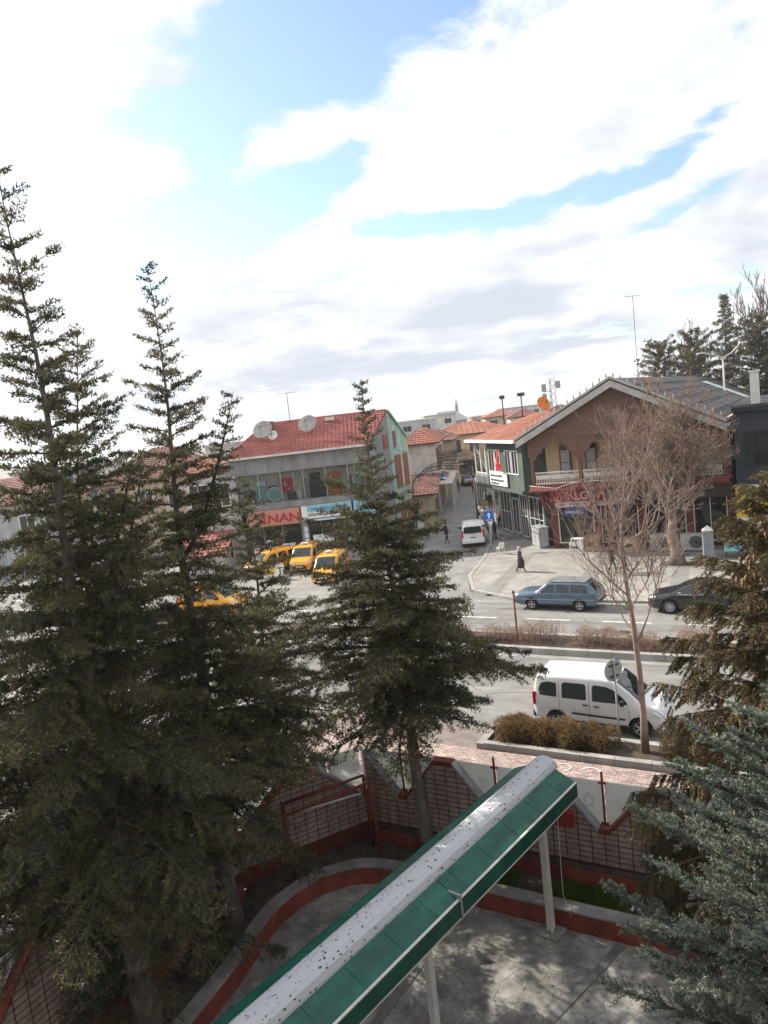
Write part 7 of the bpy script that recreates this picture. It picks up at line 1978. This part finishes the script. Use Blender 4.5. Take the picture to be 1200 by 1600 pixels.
a_ = c2w(9.2, 71); wire('thin wire from the lamp post along the green building', (a_[0], a_[1], 5.3), (-17.5, 51.2, 7.7), .4)

# ---------------------------------------------------------------- more life along the side street
for (x, y, rz, lb, c1, h_) in ((5.6, 86.5, 1.2, 'standing figure in blue by the left shopfronts', (.03, .05, .12), 1.62), (6.4, 90, -1.0, 'figure in brown by the left shopfronts', (.12, .07, .04), 1.7), (11.6, 93, 2.0, 'distant walker in red in the middle of the street', (.22, .03, .03), 1.7), (10.2, 98, -1.5, 'distant walker in grey near the far end of the street', (.12, .12, .13), 1.72)):
    w0 = c2w(x, y); person(lb, (w0[0], w0[1], .01), YAW + rz, cl('far_coat', c1), cl('far_trousers', (.03, .03, .035)), h_, .18)
for i, (x, y) in enumerate(((4.9, 82.6), (5.2, 83.8), (5.45, 85.0))):
    motorbike(('nearest', 'middle', 'farthest')[i] + ' motorbike in the row by the left shopfronts', x, y, 1.3, .006)
for i, (y, c1, lb) in enumerate(((83.2, 'cyan', 'pale blue shop awning, first on the left of the street'), (87.6, 'signred', 'red shop awning, second on the left of the street'), (92.0, 'ochre', 'tan shop awning, third on the left of the street'))):
    x = 6.35 + (y - 80) * .142; w0 = c2w(x, y); t = thing('shop_awning', lb, 'awning', (w0[0], w0[1], 0), YAW - .14, 'awnings along the side street')
    m = MB(); m.add([(0, 0, 3.4), (0, 3.2, 3.4), (1.3, 3.2, 2.8), (1.3, 0, 2.8)], [(0, 1, 2, 3)]); m.add([(1.3, 0, 2.8), (1.3, 3.2, 2.8), (1.3, 3.2, 2.55), (1.3, 0, 2.55)], [(0, 1, 2, 3)]); m.build('cloth', MT[c1], t)
    for yy in (.1, 3.1): MB().tube([(0, yy, 2.6), (1.28, yy, 2.78)], .02, 5).build('arm', MT['steel'], t)
w0 = c2w(11.3, 80.5); bare_tree('street_tree', 'small bare tree in the paved strip on the right of the street', (w0[0], w0[1], .1), [(0, 0, 0), (.05, 0, 1.2), (0, .05, 2.4), (.05, 0, 3.4)], .14, 77, 3, (6, 5, 4), (1.8, 1.0, .5), .7, .35, 'twig', None, .45, None, .012)
pl_ = thing('brick_planter', 'square brick planter around the small street tree', 'planter', (w0[0], w0[1], .12), YAW)
for a, b in (((-.7, -.7), (.7, -.6)), ((-.7, .6), (.7, .7)), ((-.7, -.599), (-.6, .599)), ((.6, -.599), (.7, .599))): MB().box((a[0], a[1], 0), (b[0], b[1], .55)).build('side', MT['carton'], pl_, .01)
MB().box((-.599, -.599, .0), (.599, .599, .45)).build('soil', MT['soil'], pl_)

# ---------------------------------------------------------------- thin haze in the air
hz = MB().box((-1550, -1550, -2.6), (1550, 1550, 26)).build('haze', [])
hm = bpy.data.materials.new('haze_air'); hm.use_nodes = True
_t = hm.node_tree; _t.nodes.clear(); _o = _t.nodes.new('ShaderNodeOutputMaterial'); _v = _t.nodes.new('ShaderNodeVolumePrincipled')
_v.inputs['Color'].default_value = (.90, .93, .97, 1); _v.inputs['Density'].default_value = .0003; _v.inputs['Anisotropy'].default_value = .3
_t.links.new(_v.outputs[0], _o.inputs['Volume'])
hz.data.materials.append(hm); tag(hz, 'thin pale haze hanging in the air over the square', 'haze', kind='stuff')
